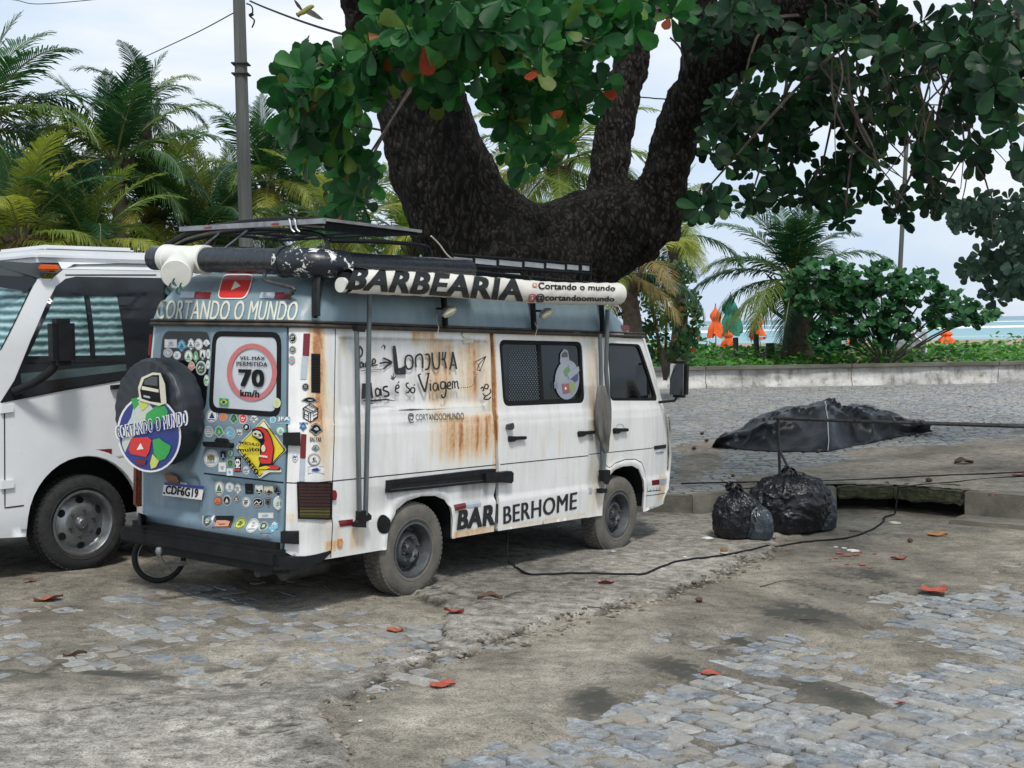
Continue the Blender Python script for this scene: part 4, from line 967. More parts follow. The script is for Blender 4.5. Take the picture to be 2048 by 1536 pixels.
for (x,y,z) in PPf: vs+=[(x,y,z),(x,y,z+.28),(x-.07,y*.86,z+.28),(x-.07,y*.86,z)]
mb.add(vs,[(4*i+j,4*i+4+j,4*i+4+(j+1)%4,4*i+(j+1)%4) for i in range(6) for j in range(4)]+[(0,1,2,3),(27,26,25,24)]); mb.build('front_bumper',MT['black_plastic'],van)
# door mirror
mt=vplane(1336,722,1,-1.02); mb_=vplane(1336,796,1,-1.02)
cx_=3.44; mz0=mb_.z; mz1=mt.z
mb=MB(); mb.box((cx_,-1.10,mz0),(cx_+.10,-.93,mz1),bv=.03); mr_=mb.build('mirror',MT['black_plastic'],van)
mb=MB(); mb.box((cx_-.006,-1.085,mz0+.025),(cx_-.001,-.945,mz1-.025)); mb.build('mirror_glass',simple('mirror_glass',(.75,.78,.8),rough=.06,metal=1),mr_,False)
mb=MB(); mb.tube([(cx_+.05,-1.0,mz0+.02),(cx_+.03,-.98,mz0-.03),(cx_-.02,-.84,mz0-.05)],.013,8); mb.build('mirror_arm',MT['black_metal'],mr_)
# ---- spare wheel in its cover
SC=Vector((-1.385,.40,1.31)); sr=.375
sp=empty('spare_wheel'); sp.parent=van
mb=MB(); prof=[(sr*.6,-1.17),(sr*.97,-1.175),(sr,-1.21),(sr,-1.33),(sr*.975,-1.365),(sr*.93,-1.383),(sr*.5,-1.386),(.001,-1.386)]
pr=[];
for i in range(len(prof)-1):
    for k in range(4): t=k/4; pr.append((prof[i][0]*(1-t)+prof[i+1][0]*t,prof[i][1]*(1-t)+prof[i+1][1]*t))
pr.append(prof[-1]); mb.lathe(pr,'x',c=(0,SC.y,SC.z),n=96)
for i,p in enumerate(mb.v):
    a=math.atan2(p[2]-SC.z,p[1]-SC.y); rr_=math.hypot(p[2]-SC.z,p[1]-SC.y); k=sst(.55*sr,sr*.95,rr_); w=float(fbm(np.array([a*6+3]),np.array([p[0]*9+rr_*3]))[0]-.5)
    mb.v[i]=(p[0]-(w*.012+.004*math.sin(a*23))*k,SC.y+(p[1]-SC.y)*(1+w*.05*k),SC.z+(p[2]-SC.z)*(1+w*.05*k))
MT['cover']=simple('wheel_cover_vinyl',(.012,.017,.024),(.022,.028,.036),.42,4,bmp=.3,bscale=9)
mb.build('wheel_cover',MT['cover'],sp)
def fcov(px,py,off=.002): 
    p=vplane(px,py,0,-1.392-off); return p
D=Decal(0,0,1,fcov,.002)
cx0,cy0=298,868
def oval(cx,cy,rx,ry,rot=0,n=34): return [(cx+rx*math.cos(a)*math.cos(rot)-ry*math.sin(a)*math.sin(rot),cy+rx*math.cos(a)*math.sin(rot)+ry*math.sin(a)*math.cos(rot)) for a in np.linspace(0,2*PI,n+1)[:-1]]
D.poly(WHITE,oval(cx0,cy0,64,77,-.12)); D.poly(BLU,oval(cx0,cy0,60,73,-.12))
D.poly(flat('banner_silver',(.55,.60,.55)),[(270,803),(292,798),(308,820),(292,850),(262,878),(250,905),(244,890),(246,862),(262,835)])
D.poly(GRN,[(262,798),(274,795),(278,808),(268,820)]); D.poly(GRN,[(292,828),(312,812),(330,812),(336,824),(330,838),(314,846),(300,850),(290,842)])
D.poly(LGR,[(277,806),(291,800),(296,812),(284,822)])
D.poly(GRN,[(305,880),(318,876),(328,884),(342,892),(338,906),(330,918),(318,922),(308,908)]); D.poly(LGR,[(305,908),(318,922),(312,934),(302,938),(300,926)])
D.poly(RED,[(263,876),(296,874),(303,880),(298,904),(292,914),(262,908),(257,900)]); D.poly(WHITE,[(281,886),(287,898),(273,900)])
D.poly(DRED,[(270,918),(292,920),(290,930),(272,929)])
# little van on top
D.poly(CRM,[(279,801),(276,775),(283,755),(305,745),(321,746),(330,768),(333,806),(318,812),(296,806)]); D.poly(MT['seal'],[(283,797),(280,780),(288,758),(305,750),(318,750),(319,778),(322,806),(300,803)]); D.poly(CRM,[(284,772),(317,779),(317,785),(283,779)]); D.poly(SILV,[(287,790),(300,793),(300,797),(287,794)]); D.poly(DGR,[(289,760),(304,753),(315,754),(315,772),(288,769)])
D.text(WHITE,'CORTANDO O MUNDO',((228,852),(375,818),(377,852),(232,880)),.085); D.text(BLU,'CORTANDO O MUNDO',((231,854),(372,822),(374,849),(235,878)),.01)
D.done('globe_logo',sp)
mb=MB(); mb.box((-1.17,.3,1.1),(-1.14,.5,1.5)); mb.build('wheel_carrier',MT['black_metal'],sp,False)
mb=MB(); mb.box((-1.10,.87,.58),(-.93,.93,.90),bv=.015); mb.build('tail_light',simple('brown_tail_glass',(.20,.05,.03),(.10,.03,.02),.3,20),van)
# ---- licence plate
D=Decal(*Z2,lambda x,y,o=.002:vplane(x,y,0,-1.175-o),.002)
slab(D,WHITE,[(378,645),(655,675),(640,767),(365,735)],.006); D.poly(BLU,[(379,643),(656,673),(652,694),(376,661)],.009)
D.text(MT['seal'],'CDF6G19',((392,664),(618,690),(612,752),(384,724)),.02,off=.010); D.text(WHITE,'BRASIL',((493,643),(540,650),(538,662),(491,655)),.01,off=.011); D.poly(MT['seal'],[(372,712),(383,713),(381,727),(370,725)],.010)
D.done('licence_plate',van)
D=Dz(*Z2,base=.01); D.poly(BRN,[(380,590),(420,575),(470,600),(490,640),(455,665),(410,650)],.03); D.done('rusty_plate_lamp',van)
# ---- rear lettering and signs
MT['cream_letter']=flat('cream_lettering',(.62,.63,.52))
D=Dz(*Z1,base=.005); D.text(MT['cream_letter'],'CORTANDO O MUNDO',((395,728),(1532,738),(1500,905),(372,885)),.02); D.done('lettering',van,'cream capital lettering across the back of the high roof')
D=Dz(*Z1,base=.005); D.poly(WHITE,roundpoly([(918,524),(1164,524),(1138,640),(1095,724),(872,722),(890,620)],40)); D.poly(RED,roundpoly([(926,532),(1154,532),(1130,636),(1088,715),(880,714),(898,622)],38)); D.poly(CRM,[(1015,578),(1062,620),(982,656)]); D.done('sticker',van,'red play-button sticker on the roof')
D=Dz(*Z1,base=.006,fn=lambda x,y,o=.004:hit(x,y,o+.004))
D.line(FRED,[(1157+183*math.cos(a),1312+212*math.sin(a)) for a in np.linspace(0,2*PI,49)[:-1]],40,closed=True)
D.text(MT['seal'],'VEL.MÁX',((1060,1175),(1265,1180),(1262,1215),(1060,1212)),.03); D.text(MT['seal'],'PERMITIDA',((1033,1225),(1285,1232),(1282,1268),(1033,1260)),.03); D.text(MT['seal'],'70',((1048,1285),(1262,1290),(1258,1435),(1060,1428)),.035); D.text(MT['seal'],'km/h',((1065,1450),(1222,1458),(1218,1515),(1065,1505)),.03)
D.done('speed_limit_sign',rdR)
D=Dz(*Z8,base=.008,fn=lambda x,y,o=.004:hit(x,y,o+.004)); D.poly(GRN,[(212,-20),(306,-12),(306,60),(212,55)]); D.poly(YEL,[(220,20),(260,-8),(298,24),(258,50)]); D.ell(BLU,259,21,17,17); D.done('flag_sticker',rdR)
D=Dz(*Z8,base=.008,fn=lambda x,y,o=.004:hit(x,y,o+.004)); D.ell(flat('pale_lime',(.6,.66,.45)),800,30,40,52); D.curve(LGR,[(785,0),(800,20),(790,40),(810,60)],5); D.curve(LGR,[(815,5),(810,25),(820,40)],5); D.done('sticker',rdR)
# slow-vehicle diamond: a plain sloth in a red robe
D=Dz(*Z8,base=.0135); D.poly(CRM,roundpoly([(672,190),(900,510),(700,705),(845,705),(848,738),(730,738),(625,803),(383,482)],18)); D.poly(MT['seal'],roundpoly([(672,206),(884,512),(628,790),(398,482)],14)); D.poly(YEL,roundpoly([(672,216),(874,512),(628,778),(408,482)],12))
D.poly(CRM,[(672,216),(735,308),(690,290),(640,262)])
D.poly(MT['seal'],roundpoly([(560,305),(610,278),(690,285),(730,330),(760,400),(782,500),(770,600),(765,660),(840,690),(838,715),(630,712),(618,690),(635,640),(618,600),(640,560),(632,540),(640,440),(600,400),(556,370)],14))
D.poly(RED,roundpoly([(566,300),(612,286),(686,293),(722,336),(750,402),(772,500),(760,590),(752,650),(650,650),(626,610),(648,560),(655,480),(690,420),(640,300)],14))
D.poly(RED,roundpoly([(720,670),(790,668),(835,690),(815,708),(725,708)],10)); D.poly(YEL,roundpoly([(625,690),(700,672),(745,690),(700,708),(630,708)],8))
D.poly(MT['seal'],roundpoly([(558,320),(640,300),(685,350),(680,405),(640,430),(600,398),(556,365)],16)); D.poly(CRM,roundpoly([(566,330),(610,312),(650,328),(662,362),(668,392),(630,395),(590,378),(562,355)],14)); D.poly(MT['seal'],[(580,345),(600,335),(612,352),(590,358)]); D.poly(MT['seal'],[(625,345),(652,350),(655,372),(636,368)]); D.curve(MT['seal'],[(585,368),(610,378),(640,375)],5)
D.poly(CRM,[(640,562),(722,572),(720,592),(638,580)]); D.ell(CRM,680,495,22,36)
D.text(MT['seal'],'VEÍCULO',((425,412),(645,440),(640,475),(432,448)),.04); D.text(MT['seal'],'muito',((415,492),(640,482),(645,525),(420,530)),.02); D.text(MT['seal'],'LENTO',((500,548),(645,735),(610,775),(465,575)),.05)
D.done('slow_vehicle_sign',rdR)
# ---- small stickers
def motif(D,u,v,rx,ry,m,rr):
    k=rr.randrange(5)
    if k==0: D.poly(m,[(u+rx*.6*math.cos(a)*rr.uniform(.4,1),v+ry*.6*math.sin(a)*rr.uniform(.4,1)) for a in np.linspace(0,2*PI,11)[:-1]])
    elif k==1:
        for i in range(3): D.line(m,[(u-rx*.5,v-ry*.35+i*ry*.32),(u+rx*rr.uniform(.1,.55),v-ry*.38+i*ry*.32)],ry*.13)
    elif k==2: D.ell(m,u,v-ry*.12,rx*.32,ry*.34,10); D.line(m,[(u-rx*.55,v+ry*.45),(u+rx*.55,v+ry*.42)],ry*.16)
    elif k==3: D.curve(m,[(u-rx*.6,v+ry*.2),(u-rx*.2,v-ry*.3),(u+rx*.1,v+ry*.1),(u+rx*.55,v-ry*.25)],ry*.17,4); D.line(m,[(u-rx*.4,v+ry*.45),(u+rx*.4,v+ry*.45)],ry*.12)
    else: D.poly(m,[(u,v-ry*.55),(u+rx*.5,v+ry*.35),(u-rx*.5,v+ry*.35)]); D.line(m,[(u-rx*.55,v+ry*.55),(u+rx*.5,v+ry*.55)],ry*.1)
def sticker(Z,sh,u,v,rx,ry,c1,c2,c3=None,parent=None,seed=0,fn=hit,edge=None):
    D=Decal(*Z,fn,.005); rr=random.Random(seed+int(u*7+v)); 
    def shp(k):
        if sh=='c': return [(u+rx*k*math.cos(a),v+ry*k*math.sin(a)) for a in np.linspace(0,2*PI,23)[:-1]]
        if sh=='r': return [(u-rx*k,v-ry*k),(u+rx*k,v-ry*k),(u+rx*k,v+ry*k),(u-rx*k,v+ry*k)]
        if sh=='s': return [(u-rx*k,v-ry*.85*k),(u,v-ry*k),(u+rx*k,v-ry*.85*k),(u+rx*.95*k,v+ry*.3*k),(u,v+ry*k),(u-rx*.95*k,v+ry*.3*k)]
        return [(u+rx*k*math.cos(a)*(1+.18*math.sin(5*a+seed)),v+ry*k*math.sin(a)*(1+.14*math.cos(4*a))) for a in np.linspace(0,2*PI,23)[:-1]]
    D.poly(c1,shp(1)); D.line(c2,shp(.86 if sh!='r' else .9),min(rx,ry)*.09,closed=True)
    if c3: D.poly(c3,shp(.74)); motif(D,u,v,rx*.8,ry*.8,c1 if c3 is not c1 else c2,rr)
    else: motif(D,u,v,rx,ry,c2,rr)
    if rr.random()<.5: motif(D,u+rx*.1,v,rx*.6,ry*.6,rr.choice([GRY,c2,CYA,GRN]),rr)
    D.done('sticker',parent or rdR)
INKB=MT['seal']
for a in [('c',132,162,57,70,WHITE,BLU),('c',245,175,42,45,PNK,GRY,ORA),('b',355,190,42,52,GRN,WHITE,DGR),('c',450,190,44,56,WHITE,RED,RED),('b',560,190,40,42,WHITE,DGR),
 ('c',100,325,48,62,GRY,WHITE),('b',205,325,48,56,GRY,WHITE,GRN),('c',315,340,56,64,WHITE,BLU,CYA),('s',413,340,32,45,WHITE,INKB),('c',490,280,42,46,INKB,WHITE,INKB),('c',838,318,50,54,CYA,GRN,CRM),
 ('c',122,597,77,92,WHITE,GRY),('s',245,570,36,58,INKB,GRY,INKB),('c',320,545,32,45,DGR,GRN,GRY),('s',317,652,33,46,GRN,CRM,DGR),('r',235,688,40,50,WHITE,GRY),('r',312,737,33,38,WHITE,CYA),('r',397,655,42,80,INKB,WHITE),('c',483,718,39,48,WHITE,BLU),
 ('c',178,905,48,76,WHITE,INKB),('c',285,893,43,52,WHITE,GRY),('b',368,912,36,50,WHITE,DGR),('r',488,912,43,54,INKB,DGR),('s',590,925,42,60,WHITE,INKB,INKB),('s',688,935,52,60,CRM,INKB,DGR),('b',788,928,43,42,INKB,GRY),
 ('c',165,1035,42,44,DGR,ORA,ORA),('c',258,1030,43,55,WHITE,INKB,INKB),('b',355,1017,36,38,DGR,CRM),('c',455,1050,45,55,WHITE,INKB),('c',575,1053,60,52,INKB,WHITE),('s',678,1052,40,52,INKB,WHITE,DGR),('c',790,1058,60,75,WHITE,GRN),
 ('r',655,1185,78,30,WHITE,GRY),('s',85,1240,50,66,WHITE,DGR,DGR),('r',235,1247,93,60,INKB,ORA,PNK),('c',405,1262,53,58,LGR,INKB,LGR),('c',535,1285,58,72,WHITE,GRY),('c',638,1292,43,46,WHITE,GRN,DGR),('b',745,1295,48,58,CYA,BLU,WHITE),('r',690,1390,58,34,DGR,GRY)]:
    sticker(Z8,*a)
for a in [('b',1055,272,34,42,CYA,BLU,BLU),('b',1180,300,60,56,INKB,GRY,INKB),('b',1180,490,38,30,GRY,INKB),('c',1165,610,62,62,INKB,WHITE,WHITE),('r',1185,715,85,38,WHITE,BLU),('c',975,585,28,50,WHITE,BLU),('b',1120,0,78,26,GRY,DGR,INKB)]:
    sticker(Z8,*a,parent=van)
for a in [('r',497,1080,50,35,WHITE,GRY),('b',585,1097,36,42,CYA,BLU),('b',660,1087,30,42,WHITE,INKB),('c',722,1087,34,46,WHITE,DGR),('b',785,1075,28,25,WHITE,GRY),('c',475,1155,39,38,GRY,WHITE),('c',548,1175,32,34,WHITE,GRY),('c',640,1182,33,47,WHITE,GRN),('b',700,1187,20,44,GRN,WHITE),('s',755,1172,25,44,WHITE,INKB),('c',800,1165,18,40,WHITE,GRY),('b',665,1262,30,36,PNK,WHITE),('c',742,1278,42,58,WHITE,GRN,DGR),('c',798,1250,16,36,WHITE,GRY),('c',785,1378,22,46,WHITE,GRN)]:
    sticker(Z1,*a,parent=rdL)
for a in [('c',1478,1035,30,38,INKB,WHITE),('c',1478,1130,27,30,DGR,CRM),('c',1472,1215,26,34,ORA,CYA,CYA)]: sticker(Z1,*a,parent=rdR)
sticker(Z1,'c',1580,1430,27,29,INKB,GRY,parent=van)
D=Dz(*Z8,base=.005); D.poly(CYA,[(722,165),(925,172),(925,245),(722,240)]); D.ell(WHITE,757,202,30,34); D.ell(CYA,757,202,24,28); D.text(WHITE,'JFA',((805,170),(922,176),(922,224),(805,220)),.04); D.line(GRY,[(805,238),(920,242)],6); D.done('sticker',rdR)
D=Dz(*Z8,base=.009); D.text(BRN,'NN',((88,565),(158,565),(158,620),(88,620)),.05); D.done('sticker_print',rdR)
D=Dz(*Z8,base=.009); D.ell(WHITE,397,640,26,38); D.ell(INKB,387,636,8,10,8); D.ell(INKB,407,636,8,10,8); D.poly(WHITE,[(385,668),(409,668),(407,690),(387,690)]); D.poly(RED,[(364,705),(430,705),(430,722),(364,722)]); D.done('skull_print',rdR)
D=Dz(*Z8,base=.005); hx=[(1128+83*math.sin(a),132-95*math.cos(a)) for a in np.arange(6)*PI/3]; D.poly(WHITE,hx); D.line(INKB,hx,10,closed=True)
for P in ([(1128,132),(1128,225)],[(1128,132),(1050,88)],[(1128,132),(1206,88)],[(1068,70),(1150,115)],[(1110,50),(1190,95)],[(1068,110),(1068,175)],[(1068,145),(1108,165)],[(1105,135),(1105,205)],[(1190,115),(1150,135),(1150,165),(1190,145),(1190,175),(1150,200)]): D.line(INKB,P,9)
D.done('hexagon_sticker',van)
D=Dz(*Z8,base=.005); D.text(DGR,'BALTAR',((1125,378),(1240,380),(1240,425),(1125,424)),.02); D.done('sticker_lettering',van); D=Dz(*Z8,base=.005); D.text(BLU,'IF PON',((1018,228),(1105,230),(1105,248),(1018,248)),.03); D.done('sticker_lettering',van)
# ---- writing on the side
D=Dz(*Z3,base=.005); K=INK; _l=D.line
D.line=lambda m,p,w,off=None,closed=False:_l(m,p,[a*1.25 for a in w] if hasattr(w,'__len__') else w*1.25,off,closed)
w1=11
D.curve(K,[(322,880),(330,860),(350,890),(345,930),(325,950)],9); D.line(K,[(322,870),(322,1040)],9)
D.curve(K,[(352,1000),(340,985),(328,1005),(335,1030),(352,1015),(356,995),(360,1030)],8); D.curve(K,[(372,1030),(374,1000),(388,985)],8); D.curve(K,[(415,990),(400,985),(392,1005),(400,1022),(420,1018)],9); D.curve(K,[(420,1005),(445,995),(452,975),(436,960),(425,985),(432,1015),(468,1008)],9)
D.curve(K,[(485,998),(530,990),(575,990)],11); D.curve(K,[(512,955),(545,968),(580,990),(550,1012),(515,1042)],12)
D.line(K,[(328,1058),(430,1050),(520,1042)],4); D.line(K,[(360,1072),(440,1062),(500,1058)],3)
D.line(K,[(598,855),(608,960),(620,1075)],[18,26,26]); D.line(K,[(612,1078),(688,1082)],[14,10]); D.line(K,[(612,1045),(650,1052),(690,1050)],[10,30,60])
D.curve(K,[(712,930),(690,950),(685,1000),(705,1042),(735,1035),(748,990),(738,945),(712,930)],12); D.curve(K,[(772,1030),(768,960),(785,932),(810,925),(825,960),(826,1035)],12)
D.curve(K,[(845,930),(870,925),(882,970),(872,1035),(845,1050)],12); D.curve(K,[(900,910),(905,980),(918,1035),(945,1040),(960,1000),(958,905)],12)
D.curve(K,[(1010,905),(1000,960),(978,965),(1000,975),(1015,1040)],11); D.line(K,[(985,905),(985,965)],10); D.line(K,[(1040,1050),(1058,980),(1065,905)],12); D.line(K,[(1065,905),(1080,975),(1095,1045)],12); D.line(K,[(1045,1012),(1095,1010)],9)
D.line(K,[(345,1160),(340,1285)],26); D.line(K,[(350,1165),(375,1215),(388,1165)],[22,18,18]); D.line(K,[(392,1155),(398,1215),(412,1282)],[20,20,14])
D.curve(K,[(470,1215),(448,1200),(435,1225),(445,1262),(468,1250),(475,1205),(482,1262)],12); D.curve(K,[(535,1185),(505,1190),(500,1215),(535,1230),(540,1258),(505,1265)],13)
D.line(K,[(335,1298),(420,1300),(520,1290),(595,1302)],[8,14,10,3]); D.line(K,[(380,1325),(430,1315)],[8,5])
D.curve(K,[(592,1205),(620,1195),(618,1175),(600,1180),(595,1225),(622,1235)],10); D.line(K,[(610,1160),(625,1145)],7)
D.curve(K,[(700,1155),(680,1165),(685,1190),(705,1205),(700,1230),(680,1235)],10); D.curve(K,[(735,1195),(718,1200),(718,1230),(740,1235),(748,1205),(733,1192)],10); D.line(K,[(738,1180),(750,1168)],7)
D.line(K,[(775,1090),(800,1165),(828,1230)],13); D.line(K,[(828,1230),(845,1150),(858,1080)],12); D.line(K,[(770,1095),(795,1082)],8); D.line(K,[(838,1082),(866,1078)],8)
D.line(K,[(868,1160),(872,1222)],11); D.line(K,[(864,1138),(872,1142)],8)
D.curve(K,[(925,1160),(900,1160),(890,1195),(905,1220),(922,1205),(928,1165),(936,1220)],10); D.curve(K,[(985,1150),(958,1150),(950,1185),(965,1205),(985,1190),(988,1150),(994,1210),(985,1265),(965,1275),(958,1250)],11)
D.curve(K,[(1005,1185),(1028,1175),(1025,1150),(1008,1160),(1008,1200),(1035,1205)],10); D.curve(K,[(1045,1205),(1045,1150),(1060,1150),(1065,1200)],9); D.curve(K,[(1065,1155),(1082,1145),(1090,1195),(1100,1200)],9)
for u,v in ((1115,1196),(1132,1194),(1148,1194),(1164,1192),(1180,1188),(1196,1182),(1205,1172),(1212,1155),(1216,1138),(1220,1120),(1226,1104),(1232,1088)): D.ell(K,u,v,4.5,5,8)
D.line(K,[(1305,942),(1216,990),(1246,1012),(1256,1062),(1305,942)],6); D.line(K,[(1246,1012),(1305,942)],6); D.line(K,[(1246,1012),(1232,1052),(1262,1062)],6)
D.curve(K,[(1262,1205),(1275,1190),(1285,1215),(1272,1222)],9); D.curve(K,[(1300,1165),(1290,1195),(1312,1205),(1322,1180),(1305,1165)],9); D.curve(K,[(1275,1240),(1300,1262),(1338,1235),(1335,1205)],8); D.curve(K,[(1300,1262),(1285,1285),(1318,1290),(1340,1270)],9)
D.line(K,[(470,850),(482,868),(478,892)],[8,14,3]); D.line(K,[(450,880),(462,858)],[3,7])
for P in ([(545,1130),(530,1095)],[(545,1130),(548,1075)],[(545,1130),(570,1098)],[(545,1130),(522,1118)]): D.line(DGR,P,[14,3])
D.line(DGR,[(575,1378),(680,1374),(800,1370)],[3,14,2]); D.line(DGR,[(800,1372),(960,1366)],[6,2])
D.done('handwriting',van,'black hand-painted words and doodles on the side panel')
D=Dz(*Z3,base=.005); D.curve(K,[(745,1425),(728,1415),(722,1445),(742,1450),(750,1420),(745,1408),(720,1405),(710,1440),(722,1475),(748,1470)],7); D.text(K,'CORTANDOOMUNDO',((768,1408),(1158,1395),(1155,1452),(768,1460)),.0); D.done('lettering',van)
D=Dz(*Z5,base=.005); D.text(K,'BAR',((1110,728),(1410,672),(1400,845),(1092,888)),.04); D.poly(K,[(1412,676),(1428,674),(1426,830),(1412,836)]); D.done('lettering',van)
D=Dz(*Z6,base=.009); D.text(K,'BERHOME',((92,775),(692,655),(685,800),(92,925)),.028); D.done('lettering',sd_)
# pale logo on the sliding window
gp_=lambda x,y,o=.004:hit(x,y,o-.006)
D=Decal(*Z4,gp_,.002); LV=flat('pale_violet',(.28,.31,.42)); GRN=flat('dull_green',(.12,.26,.10)); LGR=flat('dull_lime',(.24,.32,.14)); SILV=flat('dull_silver',(.30,.33,.38)); FRED=flat('dull_red',(.30,.10,.09)); BLU=flat('dull_blue',(.06,.08,.2)); WHITE_=WHITE; D.poly(SILV,roundpoly([(568,995),(572,920),(600,880),(632,892),(645,975),(640,1005)],10)); D.poly(DGR,[(580,925),(605,900),(628,912),(632,945),(582,950)]); D.poly(SILV,oval(625,1130,98,160,.05)); D.poly(LV,oval(625,1130,90,150,.05)); D.poly(SILV,[(560,1010),(640,990),(660,1060),(600,1150),(545,1180),(540,1090)]); D.poly(GRN,[(590,1060),(635,1010),(650,1060),(610,1110)]); D.poly(LGR,[(632,1150),(690,1150),(690,1200),(655,1250),(640,1200)]); D.poly(BLU,[(650,1120),(710,1080),(712,1130),(690,1150)]); D.poly(SILV,[(620,1080),(715,1020),(720,1060),(640,1130)]); D.poly(FRED,[(580,1165),(635,1160),(640,1230),(590,1240)]); D.poly(WHITE,[(600,1185),(618,1200),(602,1215)]); D.line(SILV,[(517,1150),(540,1145),(545,1190),(520,1200)],6,closed=True); D.done('globe_sticker',ws)

GRN=flat('vinyl_green2',(.03,.36,.07)); SILV=flat('reflector_silver2',(.42,.48,.53),.35); BLU=flat('vinyl_blue2',(.02,.04,.22)); LGR=flat('vinyl_lime2',(.55,.62,.12)); FRED=flat('faded_red2',(.55,.17,.17))
# ================================================================== ROOF GEAR OF THE VAN
def curvepts(P,sub=6):
    P=[Vector(p) for p in P]; out=[];n=len(P)
    for i in range(n-1):
        p0=P[max(i-1,0)];p1=P[i];p2=P[i+1];p3=P[min(i+2,n-1)]
        for k in range(sub):
            t=k/sub; out.append(.5*((2*p1)+(p2-p0)*t+(2*p0-5*p1+4*p2-p3)*t*t+(3*p1-p0-3*p2+p3)*t**3))
    return out+[P[-1]]
rk=empty('roof_rack'); rk.parent=van
BM=MT['black_metal']
def rod(name,pts,r,mat=BM,parent=rk,sub=6,n=8,flat_=1,label=None):
    mb=MB(); mb.tube(curvepts(pts,sub) if sub else pts,r,n,sx=flat_); return mb.build(name,mat,parent,label=label)
# rear hoop and lower rails
rod('rack_hoop',[(-.92,.80,1.97),(-.90,.82,2.25),(-.84,.80,2.47),(-.80,.62,2.555),(-.78,.0,2.605),(-.80,-.60,2.56),(-.84,-.80,2.47),(-.92,-.83,2.25),(-1.0,-.855,1.98)],.016)
rod('rack_hoop',[(-.90,.80,2.37),(-.88,.4,2.43),(-.86,0,2.45),(-.88,-.4,2.44),(-.90,-.80,2.40)],.013)
for s in (-1,1):
    rod('side_rail',[(-.80,s*.78,2.50),(-.3,s*.78,2.53),(.15,s*.77,2.535),(.24,s*.76,2.50),(.27,s*.77,2.40),(.30,s*.80,2.22)],.015)
    rod('side_rail',[(-.84,s*.80,2.36),(.3,s*.79,2.38),(2.5,s*.75,2.37)],.013)
    for x,z in ((.32,2.37),(1.42,2.37),(2.42,2.36)): rod('rack_leg',[(x,s*.79,z),(x-.02,s*.85,2.18),(x-.01,s*.865,1.95)],.017,sub=3,flat_=1.6)
rod('rack_leg',[(-.90,-.80,2.45),(-.98,-.84,2.20),(-1.0,-.865,1.99)],.020,sub=3,flat_=1.8)
for x in (-.5,-.2,.1,.5,.9,1.3,1.7,2.1,2.45): rod('cross_bar',[(x,.77,2.38),(x,0,2.41),(x,-.77,2.38)],.011)
for a,b in (((-.80,.35,2.59),(-.92,.52,2.42)),((-.80,.05,2.60),(-.92,.22,2.43))): rod('stay',[a,b],.007,MT['steel'],sub=0)
# front low frame with pale infill
pa=vplane(905,519,1,-.78);pb=vplane(1182,537,1,-.78)
mb=MB(); mb.tube([pa+Vector((0,0,.035)),pb+Vector((0,0,.035))],.012,6); mb.tube([pa-Vector((0,0,.045)),pb-Vector((0,0,.045))],.016,6); 
for t in (0,.14,.3,.48,.64,.8,.92,1): p=pa.lerp(pb,t); mb.tube([p+Vector((0,0,.035)),p-Vector((0,0,.12))],.009,6)
mb.build('ladder_frame',BM,rk)
for t0,t1 in ((.01,.13),(.15,.29),(.31,.47),(.49,.63),(.65,.79),(.93,.99),(.81,.90)):
    a=pa.lerp(pb,t0);b=pa.lerp(pb,t1); mb=MB(); mb.box((a.x,a.y+.004,a.z-.018),(b.x,a.y+.016,a.z+.022)); mb.build('pale_slat',MT['aluminium'],rk,False)
# solar panel on top
s1=vplane(645,440,1,-.80);s2=vplane(836,461,1,-.80); zt=(s1.z+s2.z)/2
mb=MB(); mb.box((s1.x,-.80,zt-.03),(s2.x,-.42,zt-.004)); 
so=mb.build('solar_panel',MT['seal'],rk,False)
mb=MB(); x0,x1=s1.x,s2.x
mb.box((x0-.01,-.83,zt-.012),(x1+.01,-.80,zt+.008)); mb.box((x0-.01,-.42,zt-.012),(x1+.01,-.39,zt+.008)); mb.box((x0-.03,-.83,zt-.03),(x0,.65,zt+.004)); mb.build('panel_frame',MT['steel'],so,False)
for y_ in (0.0,.32,.62): rod('top_bar',[(s1.x,y_,zt-.02),(s2.x,y_,zt-.02)],.012,sub=0)
for x_ in (-.55,-.2,.0): rod('top_bar',[(x_,-.4,zt-.02),(x_,.66,zt-.03)],.010,sub=0)
# curved rear light bar with red lamps
rod('light_bar',[(-.86,.86,2.52),(-.88,.55,2.60),(-.88,.1,2.64),(-.88,-.4,2.65),(-.88,-.80,2.62)],.022,flat_=.6)
rod('light_bar',[(-.86,.84,2.49),(-.88,.55,2.565),(-.88,.1,2.605),(-.88,-.4,2.615),(-.88,-.80,2.585)],.008,simple('old_timber',(.22,.2,.16),(.12,.11,.09),.8,9))
for px_,py_ in ((418,456),(552,449)):
    p=vplane(px_,py_,0,-.915); mb=MB(); mb.box((p.x-.012,p.y-.04,p.z-.012),(p.x+.02,p.y+.04,p.z+.014),bv=.006); mb.build('red_lamp',MT['red_lens'],rk)
mb=MB(); p=vplane(590,438,0,-.9); 
for q in (0,.05): mb.tube(curvepts([p+Vector((0,.06-q,0)),p+Vector((-.03,.02-q,-.01)),p+Vector((-.03,0-q,-.07)),p+Vector((-.02,-.02-q,-.09))]),.006,6)
mb.build('hook',MT['aluminium'],rk)
rod('loose_cable',[vplane(862,472,1,-.8),vplane(878,488,1,-.8),vplane(900,515,1,-.82),vplane(935,530,1,-.83),vplane(948,528,1,-.82),vplane(930,533,1,-.82)],.006,flat('cream_cable',(.55,.50,.42)))
rod('loose_cable',[vplane(930,530,1,-.82),vplane(915,555,1,-.84)],.005,flat('cream_cable2',(.5,.46,.4)),sub=0)
